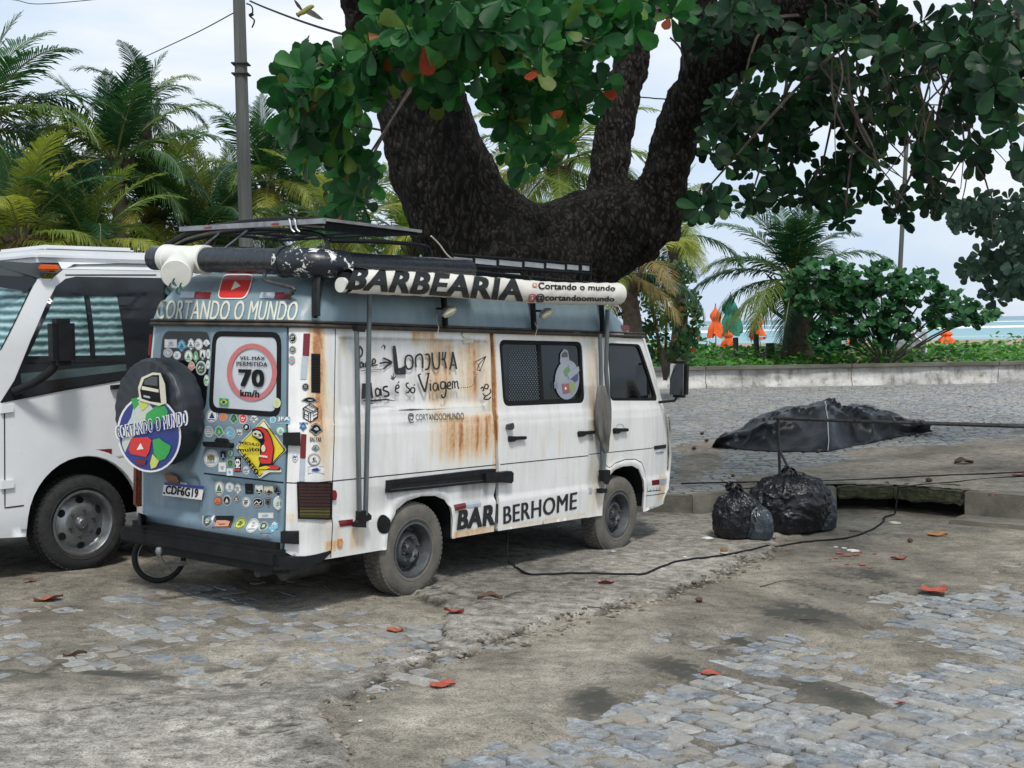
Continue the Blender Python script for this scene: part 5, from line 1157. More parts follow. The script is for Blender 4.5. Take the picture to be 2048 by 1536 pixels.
# water tank of black-painted drain pipe with white tee
MT['tar']=simple('tar_paint',(.005,.007,.011),(.012,.015,.022),.24,5,bmp=.9,bscale=16,coat=.3)
m,t,b,o=mk('flaking_black_on_white'); f=noise(t,obj(t),9,6,.7,.6); t.links.new(ramp(t,f,[(.55,(.010,.014,.02)),(.575,(.72,.73,.70))]),b.inputs['Base Color']); b.inputs['Roughness'].default_value=.3; bump(t,b,f,.5,.01); MT['flake']=m
wt=empty('water_tube'); wt.parent=van
r=.088
def lerp3(a,b,t): return tuple(a[i]*(1-t)+b[i]*t for i in range(3))
TL=(-1.0,.74,2.405);TR=(-1.0,-.70,2.345)
mb=MB(); mb.tube([lerp3(TL,TR,t) for t in np.linspace(.32,.91,18)],[r*(1+.012*math.sin(i*2.1)) for i in range(18)],24); mb.build('pipe',MT['tar'],wt)
mb=MB(); mb.tube([lerp3(TL,TR,t) for t in (-.07,-.065,.04)],[r*.8,r*.99,r*.99],24); mb.build('pipe_end',MT['tar'],wt)
mb=MB(); mb.tube([lerp3(TL,TR,t) for t in (.03,.031,.07,.072,.27,.272,.345,.347)],[r,r*1.16,r*1.16,r*1.08,r*1.08,r*1.16,r*1.16,r],28)
A=Vector(lerp3(TL,TR,.17)); B=vplane(352,549,0,-1.30); d_=(B-A)
mb.tube([A+d_*t for t in (.1,.55,.56,.80)],[r*.98,r*.98,r*1.14,r*1.14],28)
mb.tube([A+d_*t for t in (.80,.81,.815,.98,1.0,1.001)],[r*1.0,r*1.0,r*1.2,r*1.2,r*1.12,r*.5],28); mb.build('white_tee',MT['white_pvc'],wt)
c0=Vector(lerp3(TL,TR,.90)); c1=Vector((-.98,-.80,2.335)); c2=Vector((-.82,-.88,2.33))
mb=MB(); mb.tube(curvepts([c0,Vector((-1.0,-.62,2.345)),Vector((-.985,-.76,2.34)),Vector((-.90,-.85,2.335)),Vector((-.76,-.87,2.335))],5),r*1.14,26); mb.tube([c0-Vector((0,-.012,0)),c0+Vector((0,-.03,0))],r*1.22,26); mb.build('pipe_elbow',MT['flake'],wt)
mb=MB(); mb.tube([(-.78+.11*i,-.875,2.336+.003*i) for i in range(13)],[r*(1+.015*math.sin(i*1.7)) for i in range(13)],24); mb.build('pipe',MT['tar'],wt)
mb=MB(); v_=vplane(580,585,0,-1.06); mb.tube(curvepts([Vector((-1.05,-.42,2.27)),Vector((-1.08,-.47,2.22)),v_+Vector((0,-.03,.03)),v_],4),.014,8); mb.tube([v_+Vector((0,.03,-.012)),v_+Vector((0,-.02,.0))],.02,10); mb.build('drain_valve',MT['dark_steel'],wt)
mb=MB(); 
for i in range(5):
    p=vplane(335+i*7,575-(i%3)*9,0,-1.32); mb.tube(curvepts([p,p+Vector((0,.02,-.03)),p+Vector((0,-.02,-.05)),p+Vector((.0,.01,-.02))],3),.006,5)
mb.build('green_cord',flat('green_cord',(.02,.09,.08)),wt)
# ---- rolled awning with its banner
aw=empty('awning'); aw.parent=van
AX0=vplane(700,562,1,-.985);AX1=vplane(1229,590,1,-.985)
def awc(x): t=(x-AX0.x)/(AX1.x-AX0.x); return AX0.z*(1-t)+AX1.z*t+.016*math.sin(t*7)*t, .081*(1-t)+.093*t
def sda(p):
    z,r_=awc(p[0]); return math.hypot(p[1]+.985,p[2]-z)-r_
def awh(px,py,off=.004):
    d=vd(px,py); k=7.0; b=None
    while k<14:
        if sda(VO+d*k)<0: b=k;break
        k+=.02
    if b is None:
        p=vplane(px,py,1,-1.04); z,r_=awc(p.x); return Vector((p.x,-.985-r_*.55-off,p.z))
    lo,hi=b-.02,b
    for i in range(14):
        m_=(lo+hi)/2
        if sda(VO+d*m_)<0: hi=m_
        else: lo=m_
    p=Vector(VO+d*hi); z,r_=awc(p.x); n=Vector((0,p.y+.985,p.z-z)).normalized(); return p+n*off
MT['banner']=simple('banner_cloth',(.74,.73,.68),(.62,.60,.55),.6,5,bmp=.35,bscale=7)
vs=[];nx_=90;na=22
for i in range(nx_+1):
    x=AX0.x-.03+(AX1.x+.05-AX0.x+.03)*i/nx_; z,r_=awc(x)
    fl=.035+.02*float(vn(np.array([x*2.2]),np.array([3.]))[0])+.05*float(sst(2.2,2.55,x))
    for j in range(na+1):
        if j<18:
            a=R(110-14.2*j) ; w=.0022*math.sin(x*31+j*.7)+.0015*math.sin(x*83+j); vs.append((x,-.985-(r_+w)*math.cos(a),z+(r_+w)*math.sin(a)))
        else:
            a=R(110-14.2*17); y0=-.985-r_*math.cos(a); z0=z+r_*math.sin(a)
            t=(j-17)/(na-17); vs.append((x,y0-.05*t*(1+.3*math.sin(x*9))-.02*float(sst(2.2,2.5,x)),z0+.03*t-fl*t*t))
mb=MB(); mb.add(vs,[(i*(na+1)+j,(i+1)*(na+1)+j,(i+1)*(na+1)+j+1,i*(na+1)+j+1) for i in range(nx_) for j in range(na)]); mb.build('banner',MT['banner'],aw)
mb=MB(); mb.tube([(AX0.x-.06,-.985,AX0.z),(AX1.x,-.985,AX1.z)],.055,20); mb.build('roller_tube',MT['black_metal'],aw)
mb=MB(); mb.tube([(AX0.x-.09,-.985,AX0.z-.03),(AX0.x-.06,-.985,AX0.z-.03)],.05,18); mb.build('end_cap',MT['white_pvc'],aw)
D=Decal(*Z3,awh,.0045); D.text(INK,'BARBEARIA',((278,220),(1658,328),(1640,494),(200,394)),.035,cuts=7); D.done('lettering',aw)
D=Decal(*Z4,awh,.0045); D.text(INK,'Cortando o mundo',((385,345),(1012,372),(1008,412),(388,398)),.02,cuts=4); D.text(INK,'@cortandoomundo',((366,432),(1003,452),(1000,506),(360,500)),.02,cuts=4)
D.line(RED,roundpoly([(320,438),(362,440),(352,494),(308,492)],10),7,closed=True); D.ell(WHITE,336,466,14,16); D.line(RED,[(336+12*math.cos(a),466+14*math.sin(a)) for a in np.linspace(0,2*PI,13)[:-1]],5,closed=True); D.poly(PNK,roundpoly([(338,352),(376,356),(374,384),(336,380)],8)); D.poly(WHITE,[(350,360),(366,369),(350,376)]); D.done('lettering',aw)
GP=MT['grey_pole']
def pl(pts,r,name='awning_pole',y=-.945,mat=GP): mb=MB(); mb.tube([vplane(a,b,1,y) for a,b in pts],r,10,sx=1.3); return mb.build(name,mat,aw)
pl([(739,589),(736,800),(731,1030)],.0145); pl([(713,652),(716,850),(719,1045)],.0145,y=-.93)
pl([(1215,619),(1212,740),(1219,820),(1210,900),(1206,940)],.016); pl([(1200,668),(1203,800),(1205,975)],.0145,y=-.93)
def br(pts,name='pole_bracket',y=-.91,t=.05):
    mb=MB(); a=[vplane(u,v,1,y) for u,v in pts]; b=[p+Vector((0,-t,0)) for p in a]; n=len(a); mb.add(a+b,[(i,(i+1)%n,n+(i+1)%n,n+i) for i in range(n)]+[tuple(range(n)),tuple(range(n,2*n))[::-1]]); return mb.build(name,BM,aw,False)
br([(711,1022),(722,1020),(733,1030),(732,1038),(722,1042),(722,1054),(704,1053),(706,1044),(711,1040)]); br([(704,651),(720,652),(720,664),(706,662)]); br([(1197,940),(1211,939),(1211,958),(1207,968),(1199,962)])
br([(1192,977),(1205,976),(1205,984),(1193,986)])
# cloth cover bunched round the right pole
MT['rag']=simple('grey_rag',(.17,.165,.15),(.075,.075,.07),.9,9,bmp=.9,bscale=14,stretch=(1,1,.3))
pts=[(1204,771),(1203,790),(1205,830),(1207,865),(1210,885),(1213,905)]; rad=[.03,.055,.075,.068,.045,.02]
C_=curvepts([vplane(a,b,1,-.955) for a,b in pts],6); rr_=np.interp(np.linspace(0,5,len(C_)),range(6),rad)
mb=MB(); mb.tube(C_,rr_,22,sx=.8)
for i,p in enumerate(mb.v):
    c=C_[i//22]; w=math.atan2(p[1]-c.y,p[0]-c.x); k=1+.16*math.sin(w*5+c.z*4)+.10*math.sin(w*9-c.z*9); mb.v[i]=(c.x+(p[0]-c.x)*k,c.y+(p[1]-c.y)*k,p[2])
mb.build('rolled_cloth',MT['rag'],aw)
# strings and work lamps
MT['lens']=simple('lamp_lens',(.62,.60,.42),(.3,.3,.2),.2,30)
for (u,v,Zz) in ((1040,578,Z3),(452,594,Z4)):
    px_=Zz[0]+u/Zz[2];py_=Zz[1]+v/Zz[2]; c=vplane(px_,py_,1,-.955); L=empty('work_lamp'); L.parent=van; L.location=c
    mb=MB(); 
    prof=[(.001,.05),(.035,.045),(.065,.02),(.07,0),(.066,-.006)]; mb.lathe(prof,'z',n=20); mb.v=[(x*1.15,y*.6,z*.8) for x,y,z in mb.v]; h=mb.build('housing',MT['steel'],L); h.rotation_euler=(R(-38),R(-20),0)
    mb=MB(); mb.lathe([(.066,-.004),(.06,-.03),(.03,-.045),(.001,-.048)],'z',n=20); mb.v=[(x*1.12,y*.58,z*.8) for x,y,z in mb.v]; h=mb.build('lens',MT['lens'],L); h.rotation_euler=(R(-38),R(-20),0)
    mb=MB(); mb.tube([(.0,.03,.02),(-.02,.10,.02)],.010,6); mb.build('bracket',BM,L)
    mb=MB(); mb.tube(curvepts([(-.02,.09,-.02),(-.05,.07,-.08),(-.06,.04,-.12),(-.08,.05,-.20)],4),.003,5); mb.build('wire',flat('pale_wire',(.5,.45,.4)),L)
D=Dz(*Z4,base=.008); D.line(MT['seal'],[(70,740),(400,745),(780,752)],12); D.line(CRM,[(190,742),(330,744)],7); D.line(CRM,[(640,748),(740,744)],4); D.done('gutter_patches',van); 
D=Dz(*Z3,base=.008); D.poly(CRM,[(1150,735),(1185,720),(1215,725),(1220,750),(1200,790),(1165,795),(1145,775)]); D.poly(CRM,[(1150,812),(1235,808),(1240,830),(1165,838)]); D.line(MT['seal'],[(1120,722),(1260,716)],5); D.done('filler_patch',van)
D=Dz(*Z5,base=.006); D.poly(ORA,[(130,960),(165,955),(175,990),(160,1030),(135,1035),(125,1000)]); D.poly(flat('primer_ochre',(.55,.38,.15)),[(138,970),(172,985),(165,1020),(140,1020)]); D.done('paint_chip',van)
D=Dz(*Z6,base=.005); D.poly(flat('bare_filler',(.55,.53,.40)),[(1445,60),(1462,75),(1458,150),(1468,230),(1452,265),(1447,180)]); D.line(MT['seal'],[(1440,50),(1448,150),(1444,270),(1438,400),(1432,470),(1440,520)],[3,7,5,6,9,4]); D.done('rust_crack',van)
# ================================================================== MOTORHOME
mp0=gz(165,1141); md=Vector((.681,.732,0)).normalized(); mn=Vector((-md.y,md.x,0))
mz=float(plane(mp0.x,mp0.y)+.015)
mh_m=Matrix([[md.x,mn.x,0,mp0.x],[md.y,mn.y,0,mp0.y],[0,0,1,mz],[0,0,0,1]])
mh=empty('motorhome',mat=mh_m,label='white motorhome with silver sun screens in its black-framed windows, beyond the van',cat='motorhome')
MHi=mh_m.inverted()
def mhp(px,py,off=0.0):
    d=Vector(ray(px,py)); o=Vector((0,0,CAMZ)); do=MHi.to_3x3()@d; oo=MHi@o; k=(-off-oo.y)/do.y; return oo+do*k
def m2(px,py): p=mhp(px,py); return (p.x,p.z)
z7=lambda u,v:(u/2.133,460+v/2.133)
def q7(*P): return [m2(*z7(u,v)) for u,v in P]
def tuck(z): return .10*float(sst(1.7,2.5,z))+.04*float(sst(.5,.2,z))
def msurf(u,z,off=0): return Vector((u,tuck(z)-off,z))
MT['mh_white']=simple('motorhome_white',(.72,.74,.76),(.65,.675,.70),.35,2.5,coat=.3); MT['mh_black']=simple('motorhome_black',(.010,.013,.016),(.018,.02,.024),.12,3)
W0=q7((365,1252))[0]; print('MH wheel',W0, 'roof',q7((500,125)),'win',q7((300,200)))
rt=q7((500,165))[0][1]
arch=[(W0[0]+.47*math.cos(a),W0[1]+.02+.50*math.sin(a)) for a in np.linspace(PI,0,18)]
bt=q7((60,1318))[0][1]
front=q7((186,200),(150,255),(0,520),(-110,700),(-250,830),(-330,900),(-360,1100),(-345,1335))
top=[(q7((275,150))[0][0],rt+.0),(5.0,rt)]
side_o=front[::-1]+[ (q7((235,175))[0][0],rt-.10),(q7((300,150))[0][0],rt),(5.2,rt),(5.2,bt)]+[(arch[-1][0],bt)]+arch[::-1]+[(arch[0][0],bt)]
win_o=q7((0,735),(60,640),(130,470),(200,330),(255,240),(300,206),(345,197))+[(q7((345,197))[0][0]+2.2,q7((345,197))[0][1]),(q7((690,480))[0][0]+.1,q7((690,480))[0][1]),]+q7((690,560),(540,632))
none2=lambda q,z:(np.zeros_like(q),np.zeros_like(q))
panel('side_panel',side_o,[],MT['mh_white'],mh,st=.06,fn=msurf,extra=none2)
panel('black_window_surround',win_o,[],MT['mh_black'],mh,st=.07,fn=msurf,off=.006,flange=0,extra=none2)
# panes with quilted foil screens behind
m,t,b,o=mk('foil_screen'); v=obj(t); w=t.nodes.new('ShaderNodeTexWave'); w.bands_direction='Z'; w.inputs['Scale'].default_value=5.2; w.inputs['Distortion'].default_value=1.2; w.inputs['Detail'].default_value=3; w.inputs['Detail Scale'].default_value=3; t.links.new(v,w.inputs[0]); f=noise(t,v,12,6,.7)
c=ramp(t,mth(t,'ADD',mth(t,'MULTIPLY',w.outputs['Fac'],.7),mth(t,'MULTIPLY',f,.6)),[(.25,(.05,.10,.11)),(.6,(.16,.29,.30)),(.95,(.38,.56,.58))]); t.links.new(c,b.inputs['Base Color']); b.inputs['Roughness'].default_value=.18; b.inputs['Metallic'].default_value=.35; bump(t,b,mth(t,'ADD',w.outputs['Fac'],mth(t,'MULTIPLY',f,.6)),.5,.03); MT['foil']=m
def mpane(name,pts,m_,off=.009): 
    me_=panel(name,pts,[],m_,mh,st=.12,fn=msurf,off=off,flange=0,extra=none2); return me_
mpane('window_pane',q7((112,548),(180,410),(245,285),(370,280),(382,545)),MT['foil']); mpane('window_pane',q7((392,282),(512,284),(532,540),(402,545)),MT['foil']); mpane('lower_trim',q7((85,612),(535,572),(537,600),(90,655)),simple('smoked_trim',(.10,.15,.155),(.06,.09,.10),.12,3,metal=.3))
for P in ([(18,740),(20,1185),(140,1170)],[(300,190),(690,190)],[(0,512),(150,245)],):
    seam('door_seam',q7(*P),.009,MT['seal'],mh,off=.004,fn=msurf)
seam('window_rubber',q7((0,735),(270,682),(540,635)),.012,MT['seal'],mh,off=.008,fn=msurf); seam('window_divider',q7((385,280),(395,548)),.035,MT['mh_black'],mh,off=.012,fn=msurf); seam('window_divider',q7((110,552),(540,548)),.05,MT['mh_black'],mh,off=.012,fn=msurf)
seam('arch_trim',[(W0[0]+.50*math.cos(a),W0[1]+.02+.53*math.sin(a)) for a in np.linspace(PI,.35,18)],.05,MT['mh_white'],mh,off=.012,fn=msurf)
seam('body_crease',q7((475,972),(560,958)),.012,GRY,mh,off=.004,fn=msurf)
def mbx(name,pts,m_,t0=.0,t1=.04):
    P=q7(*pts); mb=MB(); a=[msurf(u,z,t0) for u,z in P];b=[msurf(u,z,t1) for u,z in P]; n=len(P); mb.add(a+b,[(i,(i+1)%n,n+(i+1)%n,n+i) for i in range(n)]+[tuple(range(n)),tuple(range(n,2*n))[::-1]]); return mb.build(name,m_,mh,False)
for P in ([(0,738),(52,745),(52,775),(0,782)],[(0,1068),(55,1066),(55,1098),(0,1105)]): mbx('door_hinge',P,MT['mh_white'],t1=.025)
mbx('door_handle',[(470,662),(512,658),(512,676),(470,680)],MT['black_plastic'],t1=.05); mbx('reflector',[(403,937),(475,933),(475,962),(403,966)],DRED,t1=.008); mbx('reflector',[(330,940),(402,937),(402,966),(330,966)],GRY,t1=.004)
# roof, windscreen, front
def mstrip(name,prof,mat_,ny=16,wd=2.05,bul=.28):
    vs=[];fs=[]
    for u,z in prof:
        for j in range(ny+1):
            s=j/ny; e=abs(2*s-1); t0=tuck(z); vs.append((u-bul*(1-e**3),t0+s*(wd-2*t0),z))
    for i in range(len(prof)-1):
        for j in range(ny): a=i*(ny+1)+j; fs.append((a,a+1,a+ny+2,a+ny+1))
    mb=MB(); mb.add(vs,fs); return mb.build(name,mat_,mh)
mstrip('front_panel',[front[-1],front[-2],front[-3],front[-4]],MT['mh_white'])
ws_=mstrip('windscreen',[front[-4],front[-5],front[2],front[1],front[0]],MT['foil'])
f0=q7((186,200))[0]; f1=q7((235,172))[0]
MT['mh_grey']=simple('motorhome_grey_cap',(.05,.06,.068),(.075,.085,.092),.4,3)
mstrip('roof_cap',[(f0[0]-.01,f0[1]-.02),(f0[0]-.02,f0[1]+.10),(f1[0]+.05,rt-.03),(f1[0]+.25,rt+.035)],MT['mh_grey'])
mbx('roof_cap_side',[(186,205),(140,190),(40,160),(0,140),(0,128),(275,146),(235,172)],MT['mh_grey'],t0=-.02,t1=.006)
mbx('windscreen_visor',[(0,190),(160,200),(175,215),(130,262),(0,240)],MT['mh_black'],t0=-.05,t1=.003)
mstrip('roof',[(f1[0]+.2,rt+.03),(f1[0]+.6,rt+.05),(3,rt+.06),(5.2,rt+.03)],MT['mh_white'],bul=0)
mb=MB(); a=q7((275,150))[0][0]
vs=[];  
for x in np.linspace(f1[0]+.1,5.2,20): vs+=[(x,tuck(rt)-.004,rt-.005),(x,tuck(rt)+.05,rt+.05)]
mb.add(vs,[(2*i,2*i+2,2*i+3,2*i+1) for i in range(19)]); mb.build('roof_edge',MT['mh_white'],mh)
mstrip('back_panel',[(5.2,bt),(5.2,rt)],MT['mh_white'],bul=0); 
mb=MB(); mb.box((-1.0,.35,.35),(5.1,1.9,.8)); mb.box((arch[0][0]-.0,.25,.3),(arch[-1][0],.3,1.0)); mb.build('chassis',MT['seal'],mh,False)
mb=MB(); mb.add([(front[-1][0],2.05,bt),(5.2,2.05,bt),(5.2,2.0,rt),(front[0][0],2.0,rt),(front[-4][0],2.05,front[-4][1])],[(0,1,2,3,4)]); mb.build('far_side_panel',MT['mh_white'],mh,False)
wheel('wheel',mh,(W0[0],.14,W0[1]+.0),r=W0[1]+.005,w=.24,rr_=.245,tm=MT['rubber'],rm=simple('silver_rim',(.30,.32,.33),(.18,.19,.2),.35,9,metal=.8),big=True)
wheel('wheel',mh,(W0[0]+3.4,.14,W0[1]),r=W0[1]+.005,w=.24,rr_=.245,tm=MT['rubber'],rm=MT['steel'],big=True)
p=mhp(*z7(212,162)); mb=MB(); mb.box((p.x-.07,-.02,p.z-.02),(p.x+.07,.05,p.z+.025),bv=.012); mb.build('marker_lamp',simple('amber_lens',(.75,.13,.02),rough=.2),mh)
# roof hatch / air unit
a=mhp(*z7(215,90)).x; 
mb=MB(); mb.box((a,.25,rt+.05),(a+1.15,1.2,rt+.15),bv=.04); mb.box((a+.1,.3,rt+.14),(a+.9,1.1,rt+.19),bv=.03); mb.box((a+1.15,.15,rt+.06),(a+2.4,.9,rt+.13),bv=.02); mb.build('roof_hatch',MT['mh_white'],mh)
# mirror
mb=MB(); c=mhp(*z7(260,478),off=.28); h=(mhp(*z7(260,378),off=.28).z-mhp(*z7(260,578),off=.28).z)/2; wdt=(mhp(*z7(308,478),off=.28).x-mhp(*z7(212,478),off=.28).x)/2
mb.box((c.x-wdt,-.36,c.z-h),(c.x+wdt,-.22,c.z+h),bv=.035); mr2=mb.build('mirror',MT['black_plastic'],mh)
a1=mhp(*z7(225,592),off=.25);a2=mhp(*z7(150,650),off=.15);a3=mhp(*z7(60,690),off=.02)
mb=MB(); mb.tube(curvepts([a1+Vector((.02,0,.06)),a1,a2,a3],5),.032,10); mb.build('mirror_arm',MT['black_plastic'],mr2)
# ================================================================== VEGETATION
def fast_join(name,groups,mats):
    # groups: list of (verts Nx3, faces list, matrices Kx4x4, material index)
    V=[];Ls=[];Tot=[];Rn=[];MI=[];b=0
    for v,f,K,mi in groups:
        if len(K)==0: continue
        v=np.c_[np.array(v,float),np.ones(len(v))]; K=np.array(K); P=np.einsum('kij,nj->kni',K,v)[:,:,:3]; k,n=P.shape[:2]
        V.append(P.reshape(-1,3)); Rn.append(np.repeat(np.random.rand(k),n))
        for q in f:
            pass
        fl=np.concatenate([np.array(q) for q in f]); ft=np.array([len(q) for q in f]); offs=(np.arange(k)*n+b)[:,None]
        Ls.append((fl[None,:]+offs).ravel()); Tot.append(np.tile(ft,k)); MI.append(np.full(k*len(f),mi)); b+=k*n
    V=np.concatenate(V);L=np.concatenate(Ls);T=np.concatenate(Tot);me=bpy.data.meshes.new(name)
    me.vertices.add(len(V)); me.vertices.foreach_set('co',V.ravel()); me.loops.add(len(L)); me.loops.foreach_set('vertex_index',L.astype(np.int32)); me.polygons.add(len(T))
    me.polygons.foreach_set('loop_start',np.r_[0,np.cumsum(T)[:-1]].astype(np.int32)); me.polygons.foreach_set('loop_total',T.astype(np.int32)); me.update(calc_edges=True)
    for m in mats: me.materials.append(m)
    me.polygons.foreach_set('material_index',np.concatenate(MI).astype(np.int32)); me.polygons.foreach_set('use_smooth',np.ones(len(T),bool))
    a=me.attributes.new('rnd','FLOAT','POINT'); a.data.foreach_set('value',np.concatenate(Rn).astype(np.float32)); return me
def leaf_mat(name,stops,rough=.50,trans=.35,vein=True,tc=1.6):
    m=bpy.data.materials.new(name); m.use_nodes=True; t=m.node_tree; t.nodes.clear(); o=t.nodes.new('ShaderNodeOutputMaterial'); b=t.nodes.new('ShaderNodeBsdfPrincipled'); tr=t.nodes.new('ShaderNodeBsdfTranslucent'); mx=t.nodes.new('ShaderNodeMixShader'); mx.inputs[0].default_value=trans
    oi=t.nodes.new('ShaderNodeObjectInfo'); r=mth(t,'FRACT',mth(t,'ADD',oi.outputs['Random'],attr(t,'rnd'))); c=ramp(t,r,stops)
    g=t.nodes.new('ShaderNodeNewGeometry'); f=noise(t,g.outputs['Position'],9,4,.6); c=mixc(t,1,c,ramp(t,f,[(.3,.7),(.7,1.25)]),'MULTIPLY')
    t.links.new(c,b.inputs['Base Color']); b.inputs['Roughness'].default_value=rough; b.inputs['Specular IOR Level'].default_value=.28
    c2=mixc(t,1,c,(tc,tc*1.1,tc*.5),'MULTIPLY'); t.links.new(c2,tr.inputs[0]); t.links.new(b.outputs[0],mx.inputs[1]); t.links.new(tr.outputs[0],mx.inputs[2]); t.links.new(mx.outputs[0],o.inputs[0]); return m
G1=(.008,.048,.014);G2=(.012,.085,.022);G3=(.028,.14,.03)
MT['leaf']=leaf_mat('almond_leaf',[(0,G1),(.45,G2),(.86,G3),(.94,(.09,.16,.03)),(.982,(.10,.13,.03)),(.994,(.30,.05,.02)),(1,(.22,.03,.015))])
MT['leaf_backlit']=leaf_mat('almond_leaf_backlit',[(0,(.005,.024,.010)),(.6,(.008,.042,.014)),(.95,(.016,.08,.022)),(1,(.07,.12,.03))],trans=.12)  # same almond leaf on the right, backlit shade put into a darker colour
MT['leaf_grey']=leaf_mat('grey_green_leaf',[(0,(.025,.055,.045)),(1,(.045,.09,.065))],rough=.45,trans=.2)
MT['seagrape']=leaf_mat('sea_grape_leaf',[(0,(.012,.055,.022)),(.6,(.022,.095,.032)),(1,(.05,.16,.05))],trans=.25)
MT['bush']=leaf_mat('bush_leaf',[(0,(.015,.045,.018)),(.7,(.03,.085,.025)),(.97,(.06,.14,.035)),(1,(.35,.08,.02))],trans=.25)
MT['vine']=leaf_mat('vine_leaf',[(0,(.03,.12,.02)),(.6,(.05,.20,.035)),(.95,(.10,.28,.05)),(1,(.25,.3,.08))],trans=.3)
def leaf_shape(L=.24,w=.066,fold=.25,droop=.12,round_=0):
    T=[0,.12,.35,.6,.8,.93,1.0]; Wd=[.006,.014,.036,.058,w,.048,.0]
    if round_: T=[0,.08,.25,.5,.75,.92,1.0]; Wd=[.01,.05,.085,.10,.088,.05,0]
    v=[];f=[]
    for i,(t,w_) in enumerate(zip(T,Wd)):
        x=t*L; z=-droop*L*t*t
        if i==0 or i==len(T)-1: v.append((x,0,z))
        else: v+=[(x,-w_,z+w_*fold),(x,0,z),(x,w_,z+w_*fold)]
    f=[(0,2,1),(0,3,2)]
    for i in range(4):
        a=1+3*i;b=a+3; f+=[(a,a+1,b+1,b),(a+1,a+2,b+2,b+1)]
    e=13+0; n=len(v)-1; a=13; f+=[(a,a+1,n),(a+1,a+2,n)]
    return v,f
LV_=[leaf_shape(.24,.064,.25,.10),leaf_shape(.22,.07,.1,.3),leaf_shape(.26,.062,.4,.18),leaf_shape(.2,.06,-.15,.05)]
def leaf_me(name,vf,mat_):
    me=bpy.data.meshes.new(name); me.from_pydata(vf[0],[],vf[1]); me.materials.append(mat_); me.polygons.foreach_set('use_smooth',[True]*len(vf[1])); me.update(); return me
def rmat(M3,p,s=1): 
    K=np.eye(4); K[:3,:3]=np.array(M3)*s; K[:3,3]=p; return K
def rosette(p,up,s,rr,n=None):
    # leaves radiating from a twig tip; up = direction the twig points
    up=Vector(up).normalized(); q=up.to_track_quat('Z','Y').to_matrix(); out=[]; n=n or rr.randint(6,9); a0=rr.random()*6
    for i in range(n):
        el=R(rr.uniform(-5,48)) if i<n-2 else R(rr.uniform(40,70)); az=a0+i*2*PI/n*1.0+rr.uniform(-.25,.25)
        Mx=q@Matrix.Rotation(az,3,'Z')@Matrix.Rotation(-el,3,'Y')@Matrix.Rotation(rr.uniform(-.4,.4),3,'X'); out.append(rmat(Mx,Vector(p)+q@Vector((.015*math.cos(az),.015*math.sin(az),0)),s*rr.uniform(.75,1.1)*(.75 if i>=n-2 else 1)))
    return out
# ---- big almond tree
MT['bark']=None
m,t,b,o=mk('scaly_bark'); v=obj(t,(1,1,.42)); vo=N(t,'ShaderNodeTexVoronoi',Scale=21.0); nz=noise(t,v,3,5,.6); 
wv=t.nodes.new('ShaderNodeVectorMath'); wv.operation='ADD'; t.links.new(v,wv.inputs[0]); sc=t.nodes.new('ShaderNodeVectorMath'); sc.operation='SCALE'; sc.inputs['Scale'].default_value=.12
nn3=t.nodes.new('ShaderNodeTexNoise'); nn3.inputs['Scale'].default_value=8; t.links.new(v,nn3.inputs['Vector']); t.links.new(nn3.outputs['Color'],sc.inputs[0]); t.links.new(sc.outputs[0],wv.inputs[1]); t.links.new(wv.outputs[0],vo.inputs['Vector'])
hgt=ramp(t,vo.outputs['Distance'],[(.15,1),(.62,0)]); f2=noise(t,v,30,5,.7)
c=mixc(t,vo.outputs['Color'],(.014,.013,.012),(.046,.040,.034)); c=mixc(t,1,c,ramp(t,hgt,[(0,.22),(.5,1.1)]),'MULTIPLY'); c=mixc(t,1,c,ramp(t,f2,[(.3,.55),(.7,1.5)]),'MULTIPLY'); c=mixc(t,ramp(t,nz,[(.5,0),(.75,.6)]),c,(.025,.027,.022))
t.links.new(c,b.inputs['Base Color']); b.inputs['Roughness'].default_value=.9; b.inputs['Specular IOR Level'].default_value=.2; bump(t,b,mth(t,'ADD',hgt,mth(t,'MULTIPLY',f2,.5)),.9,.035); MT['bark']=m
tb=atY(1080,700,16.3); tb.z=0
tree=empty('almond_tree',(tb.x,tb.y,0),'huge spreading almond tree with forking scaly trunk and large glossy leaves','tree')
Ti=Matrix.Translation((-tb.x,-tb.y,0))
LIMBS=[ # (px,py,depth,width px)
[(1000,860,16.3,520),(1000,760,16.3,420),(1010,640,16.3,385),(1030,560,16.3,370),(1040,500,16.3,340)],
[(1070,600,16.3,380),(1000,520,16.2,300),(925,430,16.1,232),(880,330,16,215),(852,240,15.9,196),(842,150,15.8,185),(852,50,15.7,165),(875,-80,15.4,150),(900,-260,15,120)],
[(830,260,15.9,120),(778,180,15.8,84),(735,95,15.7,76),(713,10,15.6,70),(695,-90,15.4,66),(650,-220,15,60)],
[(1010,560,16.3,300),(1120,500,16.3,215),(1220,458,16.3,190),(1300,430,16.3,165)],
[(1080,560,16.3,280),(1200,480,16.3,190),(1300,440,16.3,160)],
[(1212,470,16.3,125),(1216,370,16.4,96),(1228,260,16.5,82),(1256,140,16.6,82),(1284,10,16.7,84),(1310,-120,16.8,84)],
[(1300,470,16.3,140),(1326,370,16.1,106),(1352,270,15.9,96),(1398,180,15.6,108),(1462,100,15.2,135),(1550,40,14.6,150),(1660,-10,14,130),(1800,-90,13.2,100),(2000,-200,12.4,80)],
[(1400,150,15.5,100),(1400,60,15.4,90),(1390,-80,15.3,80)],
[(1600,30,14.4,80),(1720,40,13.5,48),(1850,70,12.8,34),(1960,120,12.2,20)],
[(880,60,15.6,90),(960,-20,14,70),(1040,-90,12.5,55),(1100,-120,11,40)],
]
limb_pts=[]
mb=MB()
